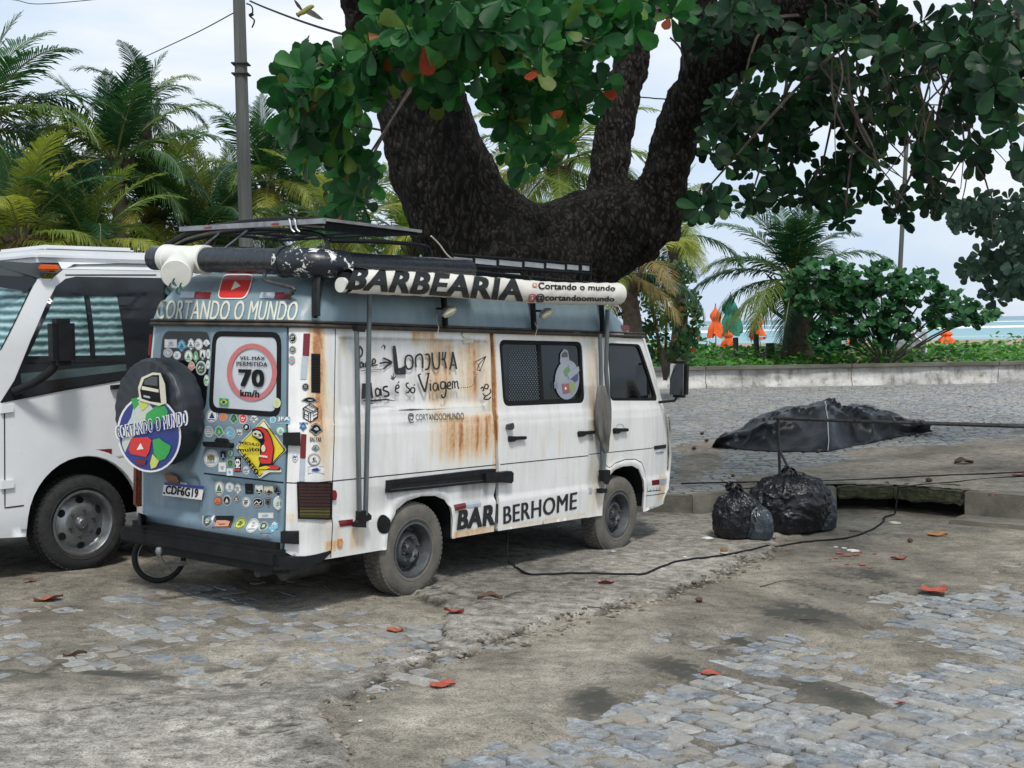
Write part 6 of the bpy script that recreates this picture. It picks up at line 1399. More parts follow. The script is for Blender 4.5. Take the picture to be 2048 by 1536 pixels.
for L_ in LIMBS:
    P=[atY(a,b_,Y) for a,b_,Y,w in L_]; rr_=[w/2*Y/FPX*.94-.01 for a,b_,Y,w in L_]
    C_=curvepts(P,6); rs=np.interp(np.linspace(0,len(P)-1,len(C_)),range(len(P)),rr_); 
    k=len(mb.v); mb.tube([c-Vector((tb.x,tb.y,0)) for c in C_],rs,20); limb_pts+=[(c,r_) for c,r_ in zip(C_,rs)]
tm_=mb.mesh('trunk',MT['bark']); to=link('trunk',tm_,tree)
md_=to.modifiers.new('r','REMESH'); md_.mode='VOXEL'; md_.voxel_size=.05; md_.use_smooth_shade=True
sm_=to.modifiers.new('s','SMOOTH'); sm_.iterations=6; sm_.factor=.6
tx_=bpy.data.textures.new('bark_lumps','CLOUDS'); tx_.noise_scale=.35; dp=to.modifiers.new('d','DISPLACE'); dp.texture=tx_; dp.strength=.14; dp.mid_level=.5
tx2=bpy.data.textures.new('bark_lumps_small','CLOUDS'); tx2.noise_scale=.07; dp=to.modifiers.new('d2','DISPLACE'); dp.texture=tx2; dp.strength=.045; dp.mid_level=.5
dg=bpy.context.evaluated_depsgraph_get(); nm=bpy.data.meshes.new_from_object(to.evaluated_get(dg)); to.modifiers.clear(); to.data=nm; nm.polygons.foreach_set('use_smooth',[True]*len(nm.polygons))
BL=[(640,165,62,52,9.5,11,24),(605,215,38,50,9.6,10.8,10),(757,108,40,42,9.5,11,14),(650,285,62,52,10,12,18),(712,365,38,50,11,13,14),(690,420,40,30,12,13.5,8),(822,48,62,50,9,11,20),(860,30,90,50,9,11,26),(965,40,100,55,9,11,32),(915,140,70,50,9.5,11,14),(1060,70,90,70,9.5,12,30),(1180,50,90,60,10,12,28),(1070,180,80,50,11,13,16),(1000,210,40,50,10.5,11.5,6),(1150,190,60,60,11,13,12),(1060,280,70,60,13,15,12),(1310,20,60,30,11,13,8),(740,180,60,60,10,12,12),
(1480,215,75,70,12.6,15,44),(1440,300,55,60,12.5,14,20),(1405,400,42,38,12,13.5,13),(1500,320,55,50,13,15,22),(1575,260,70,80,13,16,44),(1660,190,90,90,13,16,56),(1560,380,42,34,13,15,12),(1640,370,48,60,13,15,24),(1725,330,52,80,13,15,30),(1690,425,30,26,13,14,8),(1780,210,70,80,12,15,30),(1505,395,26,30,13,14,8),(1850,340,45,40,12,14,15),(1790,430,30,42,12,13.5,9),(1860,400,40,22,12,14,8),(1840,250,60,60,12,14,20),
(1700,60,110,60,11,15,40),(1830,90,110,80,10,14,44),(1950,90,100,90,9,13,44),(2010,210,55,90,9,12,26),(2035,330,30,40,10,12,9),(1930,220,60,60,11,13,18),(1560,130,80,50,12,14,20),(1420,60,80,50,12,14.5,22),(1500,20,90,40,11,13,16),(1940,300,40,30,11,13,8),(2040,60,40,70,8.5,10.5,16),(2160,60,110,110,9.5,13,50),(2180,250,90,110,10,13,40),(2380,80,140,140,10,14,60),(2400,300,90,90,11,14,30),(2620,100,140,150,10,14,50)]
rr=random.Random(5); LM=[]; twigs=MB(); right_=[]
def nearest(p,up=True):
    best=None;bd=1e9
    for c,r_ in limb_pts:
        d=(c-p).length+ (2.0 if c.z<p.z-.2 else 0)
        if d<bd and c.z>2.2: bd=d;best=c
    return best
for (a,b_,rx,ry,Y0,Y1,n) in BL:
    cen=atY(a,b_-ry*.3,(Y0+Y1)/2); an=nearest(cen); off=Vector((-tb.x,-tb.y,0))
    mid=an.lerp(cen,.5)+Vector((rr.uniform(-.2,.2),0,.35)); 
    if (an-cen).length<5.5: twigs.tube([q+off for q in curvepts([an,mid,cen],4)],[.028-.0024*i for i in range(9)],5)
    for i in range(n if a<1330 else int(n*.54)):
        w=rr.random()*2*PI; k=math.sqrt(rr.random()); Y=rr.uniform(Y0,Y1); sq=1 if a<1330 else .76; p=atY(a+rx*sq*k*math.cos(w),b_+ry*sq*k*math.sin(w),Y)
        up=Vector((rr.uniform(-.5,.5)+(-.5 if a<760 else 0),-.75+rr.uniform(-.4,.4),rr.uniform(-.35,.6))); 
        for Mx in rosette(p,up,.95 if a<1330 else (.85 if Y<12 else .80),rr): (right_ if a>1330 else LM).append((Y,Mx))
        if i%2==0: q=cen.lerp(p,.0)+Vector((0,0,.1)); twigs.tube([q_+off for q_ in curvepts([q,q.lerp(p,.5)+Vector((rr.uniform(-.1,.1),0,-.06)),p],3)],[.011,.010,.009,.008,.007,.006,.005][:7],4)
# bare hanging twigs on the right
for i in range(40):
    a=rr.uniform(1640,1960);b_=rr.uniform(40,260); Y=rr.uniform(11.5,14); p=atY(a,b_,Y)+Vector((-tb.x,-tb.y,0)); P=[p]; d=Vector((rr.uniform(-.3,.6),0,-.5))
    for k in range(rr.randint(4,8)): d=(d+Vector((rr.uniform(-.35,.4),rr.uniform(-.2,.2),rr.uniform(-.3,.15)))).normalized(); P.append(P[-1]+d*rr.uniform(.10,.26))
    C_=curvepts(P,3); twigs.tube(C_,list(np.linspace(.011,.004,len(C_))),4)
for (P) in ([(1660,-5,13.5),(1652,30,13.5),(1655,70,13.4)],[(1668,0,13.5),(1682,40,13.4),(1676,90,13.4)],[(1720,20,13),(1770,100,12.8),(1800,200,12.6),(1850,300,12.4)],[(1640,90,13.8),(1720,160,13.4),(1800,240,13),(1840,330,12.8),(1900,400,12.6)],[(1700,130,13.5),(1712,240,13.3),(1760,330,13)],[(1340,75,14),(1362,100,14),(1368,140,14)],[(690,190,10.5),(680,240,10.6),(672,290,10.8)],[(620,215,10),(660,240,10.5),(760,260,12)],[(1138,65,10),(1170,85,10),(1205,92,10)],[(1930,60,11),(1880,110,11.3),(1840,150,11.6)]):
    twigs.tube([q+Vector((-tb.x,-tb.y,0)) for q in curvepts([atY(*q) for q in P],5)],.011,5)
MT['twig']=simple('twig_bark',(.10,.08,.065),(.05,.04,.033),.85,20)
tw_=twigs.build('twigs',MT['twig'],tree); tw_['kind']='stuff'
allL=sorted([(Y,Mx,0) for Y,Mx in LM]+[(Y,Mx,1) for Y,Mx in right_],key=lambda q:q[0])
Tm=np.eye(4);Tm[0,3]=-tb.x;Tm[1,3]=-tb.y
mes=[[leaf_me('leaf',l,mm) for l in LV_] for mm in (MT['leaf'],MT['leaf_backlit'])]
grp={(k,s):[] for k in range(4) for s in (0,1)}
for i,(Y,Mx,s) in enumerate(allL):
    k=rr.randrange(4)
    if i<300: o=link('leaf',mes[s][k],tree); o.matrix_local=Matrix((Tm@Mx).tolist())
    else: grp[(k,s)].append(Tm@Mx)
o=link('leaves',fast_join('leaves',[(LV_[k][0],LV_[k][1],K,s) for (k,s),K in grp.items()],[MT['leaf'],MT['leaf_backlit']]),tree); o['kind']='stuff'
# the crown above the frame
up_=[[] for _ in range(4)]
for i in range(620):
    x=rr.uniform(-6,11);y=rr.uniform(9.5,24);z=rr.uniform(5.6,9.0)
    a_,b2=topx(x,y,z)
    if b2>-60: continue
    for Mx in rosette((x,y,z),(rr.uniform(-.4,.4),rr.uniform(-.5,.3),1),2.0,rr,6): up_[rr.randrange(4)].append(Tm@Mx)
o=link('upper_leaves',fast_join('upper_leaves',[(LV_[k][0],LV_[k][1],up_[k],0) for k in range(4)],[MT['leaf']]),tree); o['kind']='stuff'
# ---- second tree reaching in at the far right
t2=atY(2330,640,19); t2.z=.05
rt_=empty('seaside_tree',(t2.x,t2.y,.05),'grey-green leafy branches reaching in at the right edge of the photo','tree')
o2=Vector((-t2.x,-t2.y,-.05)); K=[]; mb=MB()
mb.tube([q+o2 for q in curvepts([atY(2330,740,19),atY(2310,560,19),atY(2290,380,19),atY(2260,250,19)],5)],list(np.linspace(.22,.12,16)),10); mb.build('trunk',MT['bark'],rt_)
mb=MB()
for (a,b_,rx,ry,n) in [(1985,425,58,36,34),(2020,500,45,50,40),(1965,535,34,26,18),(2030,570,34,34,22),(1900,415,34,12,10),(1940,440,40,20,14),(2085,480,60,120,60),(1985,590,14,12,4),(2150,450,90,150,60)]:
    for i in range(n):
        w=rr.random()*2*PI; k=math.sqrt(rr.random()); p=atY(a+rx*k*math.cos(w),b_+ry*k*math.sin(w),rr.uniform(18,20)); 
        for Mx in rosette(p,(rr.uniform(-1,0),-.6,rr.uniform(-.4,.5)),.72,rr,7): Mx=Mx.copy(); Mx[:3,3]+=np.array(o2); K.append(Mx)
    mb.tube([q+o2 for q in curvepts([atY(2300,400,19),atY((2300+a)/2,b_-20,19),atY(a,b_,19)],4)],list(np.linspace(.05,.012,9)),5)
mb.build('branches',MT['twig'],rt_)['kind']='stuff'
o=link('leaves',fast_join('leaves',[(LV_[1][0],LV_[1][1],K,0)],[MT['leaf_grey']]),rt_); o['kind']='stuff'
# ---- palms
def frond_mesh(name,a0,L,curl,seed,mats,lean=.0,droopk=.6,npair=62):
    rr=random.Random(seed); P=[Vector((0,0,0))]; a=R(a0); n=26
    for i in range(n): P.append(P[-1]+Vector((math.cos(a),math.sin(lean)*.35*i/n,math.sin(a)))*(L/n)); a-=R(curl)/n*(.4+1.2*i/n)
    mb=MB(); mb.tube(P,list(np.linspace(.035,.006,n+1)),5,m=1)
    for i in range(npair):
        t=.13+.87*i/(npair-1); k=t*n; j=min(int(k),n-1); p=P[j].lerp(P[j+1],k-j); T=(P[j+1]-P[j]).normalized(); side=Vector((0,1,0)); upv=side.cross(T)*-1
        ll=L*.25*(math.sin(PI*min(1,(t*.92+.10)))**.65)*rr.uniform(.82,1.08)
        if t>.9: ll*=.75
        for s in (-1,1):
            d=(side*s*(1-.45*t)+T*(.35+.75*t)+upv*rr.uniform(.02,.30)).normalized(); dr=droopk*rr.uniform(.6,1.3); w=.020+.012*math.sin(PI*t)
            q0=p; q1=p+d*ll*.38+Vector((0,0,-dr*ll*.07)); q2=p+d*ll*.74+Vector((0,0,-dr*ll*.30)); q3=p+d*ll*.96+Vector((rr.uniform(-.03,.03),0,-dr*ll*.62))
            wv_=T*w
            mb.add([q0-wv_*.5,q0+wv_*.5,q1+wv_,q1-wv_,q2+wv_*.75,q2-wv_*.75,q3],[(0,1,2,3),(3,2,4,5),(5,4,6)],0)
    return mb.mesh(name,mats)
MT['frond']=leaf_mat('palm_frond',[(0,(.014,.048,.028)),(.5,(.024,.078,.034)),(.85,(.055,.125,.042)),(1,(.11,.17,.04))],rough=.4,trans=.28)
MT['frond_yellow']=leaf_mat('palm_frond_yellow',[(0,(.10,.17,.04)),(.6,(.18,.24,.05)),(1,(.30,.30,.06))],rough=.45,trans=.35)
MT['frond_brown']=leaf_mat('palm_frond_dry',[(0,(.16,.10,.04)),(1,(.25,.19,.07))],rough=.7,trans=.15)
MT['rachis']=simple('palm_rachis',(.13,.17,.05),(.20,.20,.07),.5,8); MT['ptrunk']=simple('palm_trunk',(.13,.10,.075),(.05,.04,.032),.9,9,bmp=1,bscale=18)
SPEC=[(82,4,38,.25),(70,4,62,.35),(56,4,80,.45),(40,4,95,.6),(22,3.9,100,.75),(4,3.7,90,.9),(-18,3.4,60,1.0)]
FM=[[frond_mesh('frond',a,L,c,i*3+j,[mm,MT['rachis']],lean=[-.3,0,.3][j%3],droopk=d) for i,(a,L,c,d) in enumerate(SPEC)] for j,mm in enumerate((MT['frond'],MT['frond_yellow'],MT['frond_brown']))]
def palm(px,py,Y,sc,label,n=24,yel=.12,brown=0,seed=0,base=None,tr=.2,low=0,skirt=0,az=None):
    rr=random.Random(seed); c=atY(px,py,Y); zb=float(dune_z(np.array([c.x]),np.array([c.y]))[0]) if base is None else base
    e=empty('palm_tree',(c.x,c.y,zb),label,'palm tree','coconut palms behind the wall'); H=c.z-zb
    mb=MB(); k=12; mb.tube([(.12*math.sin(i*.3),0,H*i/k-.1) for i in range(k+1)],[tr*(1.25-.35*i/k)*(1+.06*(i%2)) for i in range(k+1)],12); 
    for i in range(18): a=rr.random()*6; z=H-.1-rr.random()*(.5+skirt); mb.tube([(tr*.8*math.cos(a),tr*.8*math.sin(a),z),(tr*1.7*math.cos(a),tr*1.7*math.sin(a),z+.28),(tr*2.2*math.cos(a),tr*2.2*math.sin(a),z+.5)],[.06,.045,.02],5)
    mb.build('trunk',MT['ptrunk'],e)
    for i in range(n):
        q=i/(n-1); k=min(6,int(q**(.85 if not low else .6)*7)); j=2 if rr.random()<brown and k>3 else (1 if rr.random()<yel*(1+k*.5) else 0)
        o=link('frond',FM[j][k],e); s=sc*rr.uniform(.85,1.08)*(.8 if k==0 else 1); o.location=(0.12*math.sin(3.6),0,H); o.rotation_euler=(rr.uniform(-.1,.1),rr.uniform(-.08,.08),i*2.399+rr.uniform(-.3,.3)); o.scale=(s,s,s)
    return e
palm(235,330,33,.86,'tall full coconut palm left of the utility pole',30,.10,seed=1)
palm(290,215,36,.62,'slender upper crown of fronds rising above the big left palm',14,.05,seed=14)
palm(-45,260,31,.95,'dark palm cut by the left edge of the photo',22,.03,seed=2)
palm(540,370,37,.85,'bushy palm just right of the utility pole',24,.08,seed=3)
palm(45,480,29,.75,'low yellowish palm above the motorhome front',24,.26,seed=4)
palm(185,500,30,.72,'low palm with drooping yellow fronds above the motorhome roof',24,.36,seed=5,brown=.1)
palm(400,480,34,.80,'low dark palm behind the van roof rack',22,.12,seed=6)
palm(690,470,34,.80,'palm behind the left fork of the almond tree',22,.3,seed=7)
palm(960,460,35,.85,'palm showing under the left limb of the almond tree',20,.35,seed=8)
palm(1120,330,37,.95,'palm framed in the fork of the almond tree',26,.3,seed=9)
palm(1350,470,38,.70,'palm between the right limb and the bush',20,.15,seed=10)
palm(1255,545,30,.70,'palm with browning drooping fronds over the van front',20,.25,seed=11,brown=.45)
palm(1590,560,41,.98,'stout palm standing among the beach umbrellas',30,.12,seed=12,tr=.42,skirt=1.2)
palm(90,395,36,.85,'palm filling the gap left of the tall full palm',24,.2,seed=21)
palm(310,440,35,.80,'palm low between the tall palm and the utility pole',24,.15,seed=22)
palm(470,440,39,.85,'palm partly hidden behind the utility pole',24,.1,seed=23)
palm(610,430,40,.80,'distant palm left of the almond leaves',22,.15,seed=24)
palm(-20,440,34,.85,'palm crown low at the left edge',22,.12,seed=25)
palm(140,440,42,.9,'dark palm far behind the motorhome roof',24,.05,seed=26)
palm(820,480,38,.8,'palm low behind the black pipe and rack',22,.2,seed=27)
# ---- leafy bush ahead of the van, sea grape, ground cover
def blobs(name,label,cat,BLs,Yr,leaf,mat_,size,upw,px0,trunk=None,n6=6,rs=3):
    rr=random.Random(rs); c=atY(px0[0],px0[1],sum(Yr)/2); zb=float(dune_z(np.array([c.x]),np.array([c.y]))[0]); e=empty(name,(c.x,c.y,zb),label,cat); K=[]; mb=MB(); o_=Vector((-c.x,-c.y,-zb))
    for (a,b_,rx,ry,n) in BLs:
        for i in range(int(n*.62)):
            w=rr.random()*2*PI; k=rr.random()**.4; Y=(Yr[0]+Yr[1])/2+(Yr[1]-Yr[0])/2*math.sin(rr.uniform(-1.57,1.57))*(1-k*.5); p=atY(a+rx*k*math.cos(w),b_+ry*k*math.sin(w),Y)
            for Mx in rosette(p,(rr.uniform(-.6,.6),-.5+rr.uniform(-.4,.4),upw+rr.uniform(-.4,.4)),size,rr,n6): Mx=Mx.copy(); Mx[:3,3]+=np.array(o_); K.append(Mx)
        ce=atY(a,b_,sum(Yr)/2); b0=atY(px0[0],px0[1],sum(Yr)/2); b0.z=zb
        mb.tube([q+o_ for q in curvepts([b0,b0.lerp(ce,.5)+Vector((0,0,.15)),ce],4)],list(np.linspace(trunk or .06,.02,9)),6)
    mb.build('branches' if not trunk else 'trunk',MT['twig'],e); o=link('leaves',fast_join('leaves',[(leaf[0],leaf[1],K,0)],[mat_]),e); o['kind']='stuff'; return e
small=leaf_shape(.24,.05,.2,.2); rnd_=leaf_shape(.2,.1,.15,.1,1)
blobs('leafy_bush','dark leafy bush with a few orange flowers just ahead of the van','bush',[(1335,560,50,40,70),(1300,610,60,50,90),(1360,640,38,50,70),(1320,690,60,40,80),(1375,690,24,30,34),(1290,540,40,30,36),(1385,610,14,26,16)],(30.5,33),small,MT['bush'],.8,.4,(1330,740),.05)
blobs('sea_grape_tree','low spreading sea grape tree with round leaves behind the wall','tree',[(1645,540,45,22,50),(1610,560,40,20,36),(1700,560,60,28,70),(1640,605,55,24,60),(1590,600,22,14,14),(1760,555,50,26,56),(1830,560,50,20,44),(1750,605,75,26,80),(1700,590,60,26,56),(1850,592,60,22,56),(1905,605,45,20,38),(1900,640,60,20,48),(1955,632,36,20,32),(1700,645,80,26,76),(1790,645,60,22,50),(1660,685,50,20,36),(1770,680,50,16,26),(1985,625,14,10,8)],(36,38.5),rnd_,MT['seagrape'],1.08,.7,(1770,735),.03,rs=8)
K=[];rr=random.Random(9)
for i in range(16000):
    s=rr.uniform(.2,8.5)**1; u=rr.uniform(-12,20); p=WA+WALLD*u+WALLN*s
    z=float(0.52+.38*sst(0,10,s)); h=rr.random()**2*(.20+.30*float(vn(np.array([u*.5]),np.array([s*.7]))[0]>.62)); a=rr.random()*6.28
    q=Matrix.Rotation(a,3,'Z')@Matrix.Rotation(-R(rr.uniform(-20,55)),3,'Y')@Matrix.Rotation(rr.uniform(-.5,.5),3,'X'); K.append(rmat(q,(p.x,p.y,z+h),rr.uniform(.45,.85)))
o=link('ground_cover',fast_join('ground_cover',[(rnd_[0],rnd_[1],K,0)],[MT['vine']])); tag(o,'bright green creeping beach vines growing on the sand behind the wall','ground cover',kind='stuff')
# ================================================================== POLES, WIRES, BIRD
MT['wood_pole']=simple('weathered_pole',(.105,.115,.108),(.055,.062,.058),.85,5,bmp=.5,bscale=20,stretch=(3,3,.12))
a=atY(491,440,26);b_=atY(478,0,26);d=(b_-a)/(b_.z-a.z)
base=a-d*(a.z-PZ); top=base+d*9.5
up=empty('utility_pole',tuple(base),'grey weathered utility pole rising behind the van','pole'); mb=MB(); mb.tube([(0,0,-.2)]+[tuple(d*h) for h in (2,4,6,9.5)],[.155,.15,.14,.128,.115],18); mb.build('shaft',MT['wood_pole'],up)
mb=MB(); 
for z in (6.9,7.1): mb.box((d.x*z-.17,d.y*z-.17,z),(d.x*z+.17,d.y*z+.17,z+.03),bv=.01)
mb.build('band',MT['dark_steel'],up)
mb=MB(); q=atY(503,12,25.8)-base; mb.tube(curvepts([q+Vector((-.1,0,.05)),q,q+Vector((.02,0,-.12)),q+Vector((-.03,0,-.2)),q+Vector((.05,0,-.28)),q+Vector((0,0,-.42))],4),.016,6); mb.tube([q+Vector((-.02,0,-.15)),q+Vector((.0,0,-.19))],.05,8); mb.build('insulator',MT['black_plastic'],up)
def wire(pts,r,label,sub=8):
    mb=MB(); mb.tube(curvepts([atY(*p) for p in pts],sub),r,6); o=mb.build('wire',MT['seal']); tag(o,label,'wire'); return o
wire([(500,2,25.8),(530,15,24),(590,38,21),(640,55,19),(694,71,16.2)],.017,'dark cable running from the pole top down into the almond tree')
wire([(474,22,26),(400,62,30),(330,95,34),(280,118,38)],.012,'thin wire sloping down left from the utility pole')
wire([(-40,-8,20),(30,0,20),(75,8,20),(180,0,20),(300,-14,20)],.006,'thin wire crossing the top left corner of the sky')
wire([(1200,190,30),(1290,195,30),(1330,198,30),(1500,204,30),(1560,203,30),(2100,215,30)],.016,'wire crossing the sky behind the right-hand limbs')
b0=atY(1806,425,44);b1=atY(1800,540,44); d=(b0-b1)/(b0.z-b1.z); zb=.8; base=b1-d*(b1.z-zb)
p2=empty('beach_pole',tuple(base),'thin weathered pole behind the sea grape tree','pole'); mb=MB(); mb.tube([(0,0,-.3)]+[tuple(d*h) for h in (1.5,3,5.5,7)],[.085,.085,.08,.075,.07],12); mb.build('shaft',MT['wood_pole'],p2)
# bird
bc=atY(612,22,12); bird=empty('bird',tuple(bc),'small yellow-bellied bird flying with spread wings near the pole top','bird')
MT['feather']=simple('grey_brown_feather',(.10,.095,.075),(.06,.055,.045),.8,40); MT['belly']=simple('yellow_feather',(.30,.30,.06),(.22,.21,.06),.8,30)
def bp(px,py,dy=0): return atY(px,py,12+dy)-bc
bm=bmesh.new(); mb=MB(); mb.tube(curvepts([bp(592,30),bp(600,27),bp(610,22),bp(620,15),bp(625,13),bp(629,14)],4),[.002,.008,.013,.017,.020,.022,.024,.025,.026,.026,.026,.025,.023,.021,.019,.018,.017,.015,.010,.005,.002][:21],12); mb.build('body',MT['belly'],bird)
def wing(name,P):
    mb=MB(); n=len(P)//2; V=[bp(*p) for p in P]; mb.add(V+[v+Vector((0,.006,0)) for v in V],[tuple(range(n*2)),tuple(range(n*2,n*4))[::-1]]+[(i,(i+1)%(2*n),2*n+(i+1)%(2*n),2*n+i) for i in range(2*n)]); mb.build(name,MT['feather'],bird,False)
wing('wing',[(607,22,0),(600,10,-.04),(594,3,-.07),(587,-3,-.09),(590,6,-.08),(594,13,-.05),(601,20,-.02),(606,25,0)]); wing('wing',[(616,16,0),(628,22,-.04),(640,32,-.07),(648,40,-.1),(636,38,-.08),(624,33,-.06),(614,28,-.03),(609,24,0)]); wing('tail',[(598,27,0),(592,25,0),(592,30,.02),(597,35,.02),(602,31,.0),(603,29,0)])
# ================================================================== BEACH THINGS
def gy(Y,px,py=None): return None
MT['orange_cloth']=simple('orange_cloth',(.75,.13,.02),(.60,.09,.02),.8,6,bmp=.3); MT['green_cloth']=simple('green_cloth',(.02,.19,.13),(.015,.13,.09),.8,6,bmp=.3)
def parasol(px,pt,pb,wpx,Y,mat_,label,foot=None):
    t_=atY(px,pt,Y);b_=atY(px,pb,Y); zb=float(dune_z(np.array([t_.x]),np.array([t_.y]))[0]); e=empty('folded_umbrella',(t_.x,t_.y,zb),label,'beach umbrella','folded beach umbrellas')
    w=wpx/2*Y/FPX*.85; H0=b_.z-zb;H1=t_.z-zb; mb=MB(); mb.tube([(0,0,-.2),(0,0,H1+.12)],.025,8); mb.build('pole',MT['steel'],e)
    vs=[];n=40;k=14
    for i in range(k+1):
        t=i/k; r_=w*(.12+.70*float(sst(0,.35,t)) if t<.55 else (.82+.35*(t-.55)/.45)) ; r_*= (1-.35*math.exp(-((t-.5)/.09)**2))
        for j in range(n):
            a=2*PI*j/n; q=r_*(1+.20*math.sin(a*7+t*3)*min(1,t*2)+.16*math.sin(a*3+7*t+px)); vs.append((q*math.cos(a),q*math.sin(a),H1-(H1-H0)*t-(.10*math.sin(a*4)*(t>.93))))
    mb=MB(); mb.add(vs,[(i*n+j,i*n+(j+1)%n,(i+1)*n+(j+1)%n,(i+1)*n+j) for i in range(k) for j in range(n)]); mb.build('canopy',mat_,e); return e
parasol(1431,613,672,30,52,MT['orange_cloth'],'leftmost folded orange beach umbrella')
parasol(1461,590,668,42,54,MT['green_cloth'],'folded dark green beach umbrella, the only green one')
parasol(1456,660,692,26,47,MT['orange_cloth'],'short folded orange umbrella just below the green one')
parasol(1515,630,676,30,53,MT['orange_cloth'],'folded orange umbrella left of the stout palm trunk')
parasol(1705,662,684,18,56,MT['orange_cloth'],'folded orange umbrella glimpsed through the sea grape leaves')
parasol(1893,658,688,32,52,MT['orange_cloth'],'folded orange umbrella right of the plastic-wrapped bundle')
for px_,pt,pb,w_,lab in ((1471,675,712,11,'dark wooden post below the green umbrella'),(1512,668,706,11,'wooden post in front of the orange umbrella by the palm'),(1540,686,712,17,'short thick cut-off wooden post left of the palm trunk'),(1376,690,716,7,'thin wooden post beside the leafy bush'),(1652,688,712,16,'thick post hidden among vines under the sea grape')):
    a=atY(px_,pt,41.5);zb=.7; mb=MB(); mb.tube([(0,0,-.3),(0.01,0,(a.z-zb)*.5),(0,.01,a.z-zb)],w_/2*41.5/FPX,10); o=mb.build('wooden_post',MT['wood_pole']); o.location=(a.x,a.y,zb); tag(o,lab,'post','wooden posts on the beach edge')
# blue frames of stacked beach tables
MT['blue_frame']=flat('blue_frame',(.05,.28,.42))
for (x0,x1,y0,y1,Y,lab) in ((1518,1570,673,702,48,'light blue metal table frame beside the palm trunk'),(1668,1712,668,700,50,'light blue frame under the sea grape leaves'),(1395,1420,682,702,47,'small pale blue frame left of the umbrellas')):
    a=atY(x0,y0,Y);b_=atY(x1,y0,Y); zb=.72; H=a.z-zb; e=empty('beach_table',(a.x,a.y,zb),lab,'beach table','beach tables'); w=(b_-a).length
    for sx in (0,1):
        for sy in (0,.6): mb=MB(); mb.tube([(w*sx+(.12 if sx==0 else -.12),sy,0),(w*sx,sy,H)],.02,6); mb.build('leg',MT['blue_frame'],e)
    mb=MB(); mb.box((0,0,H-.03),(w,.6,H)); mb.build('tabletop',flat('pale_tabletop',(.35,.5,.58)),e,False)
# plastic-wrapped bundle
c=atY(1822,690,40.5); bm=bmesh.new(); bmesh.ops.create_icosphere(bm,subdivisions=4,radius=1)
for v in bm.verts:
    p=v.co.copy(); n_=abs(float(vn(np.array([p.x*2.3+p.z*2]),np.array([p.y*2+p.z*1.3]))[0])-.5)*2; k=1+.35*n_-.15*float(vn(np.array([p.x*5]),np.array([p.z*5]))[0]); v.co=Vector((p.x*.50*k,p.y*.4*k,(max(p.z,-.6))*.58*k))
me=bpy.data.meshes.new('wrapped_bundle'); bm.to_mesh(me); bm.free(); 
me.materials.append(simple('cloudy_plastic',(.35,.38,.42),(.14,.16,.18),.25,3,bmp=1,bscale=6)); o=link('wrapped_bundle',me); o.location=(c.x,c.y,1.05); o.rotation_euler=(0,.3,.2); tag(o,'pale plastic-wrapped bundle leaning under the sea grape tree','bundle')
mb=MB(); a=atY(1815,662,39.8);b_=atY(1842,682,39.8); mb.tube([a,b_],.045,4); mb.tube([atY(1855,665,39.9),atY(1852,705,39.9)],.03,5); o=mb.build('white_slat',WHITE); tag(o,'white slats leaning on the plastic-wrapped bundle','slat')
# ================================================================== TARP ON THE PLAZA
MT['tarp']=None
m,t,b,o=mk('black_tarp'); v=obj(t); f=noise(t,v,1.6,6,.6,.4); f2=noise(t,v,9,5,.7)
g=t.nodes.new('ShaderNodeNewGeometry')
c=ramp(t,f,[(.38,(.006,.008,.011)),(.62,(.011,.015,.020)),(.80,(.04,.04,.036))]); t.links.new(c,b.inputs['Base Color']); t.links.new(ramp(t,f2,[(.3,.28),(.7,.5)]),b.inputs['Roughness']); bump(t,b,f2,.35,.02); b.inputs['Specular IOR Level'].default_value=.3; MT['tarp']=m
tp=atY(1647,803,19.6); tc_=Vector((tp.x,tp.y,PZ))
def zp(px,py,Y): return atY(px,py,Y)
row0=[atZ(a,b_,PZ+.012) for a,b_ in ((1422,895),(1480,898),(1540,902),(1600,903),(1655,902),(1700,893),(1745,885),(1800,873),(1866,863))]
row1=[zp(*q) for q in ((1430,890,18.9),(1475,860,19.0),(1530,850,19.1),(1590,824,19.4),(1648,802,19.6),(1700,826,19.8),(1760,840,20.0),(1805,848,20.5),(1852,855,20.7))]
rowm=[zp(*q) for q in ((1438,882,19.3),(1482,858,19.5),(1538,838,19.8),(1596,821,20.1),(1652,811,20.3),(1706,822,20.5),(1762,828,20.7),(1804,844,20.9),(1850,853,21.0))]
row2=[zp(*q) for q in ((1450,872,19.7),(1490,850,20),(1545,823,20.5),(1600,815,20.8),(1655,812,21),(1710,814,21.2),(1765,819,21.3),(1800,833,21.3),(1845,850,21.3))]
row3=[Vector((p.x,p.y+.8,PZ+.01)) for p in row2]
half=[a.lerp(b_,.5)+Vector((0,.05 if i!=4 else -.02,-.03 if i not in(4,) else .0)) for i,(a,b_) in enumerate(zip(row0,row1))]
ctrl=[row0,half,row1,rowm,row2,row3]; cols=[]
for j in range(9): cols.append(curvepts([r_[j] for r_ in ctrl],7))
rows=[curvepts([c_[i] for c_ in cols],12) for i in range(len(cols[0]))]
vs=[];nr=len(rows);nc=len(rows[0])
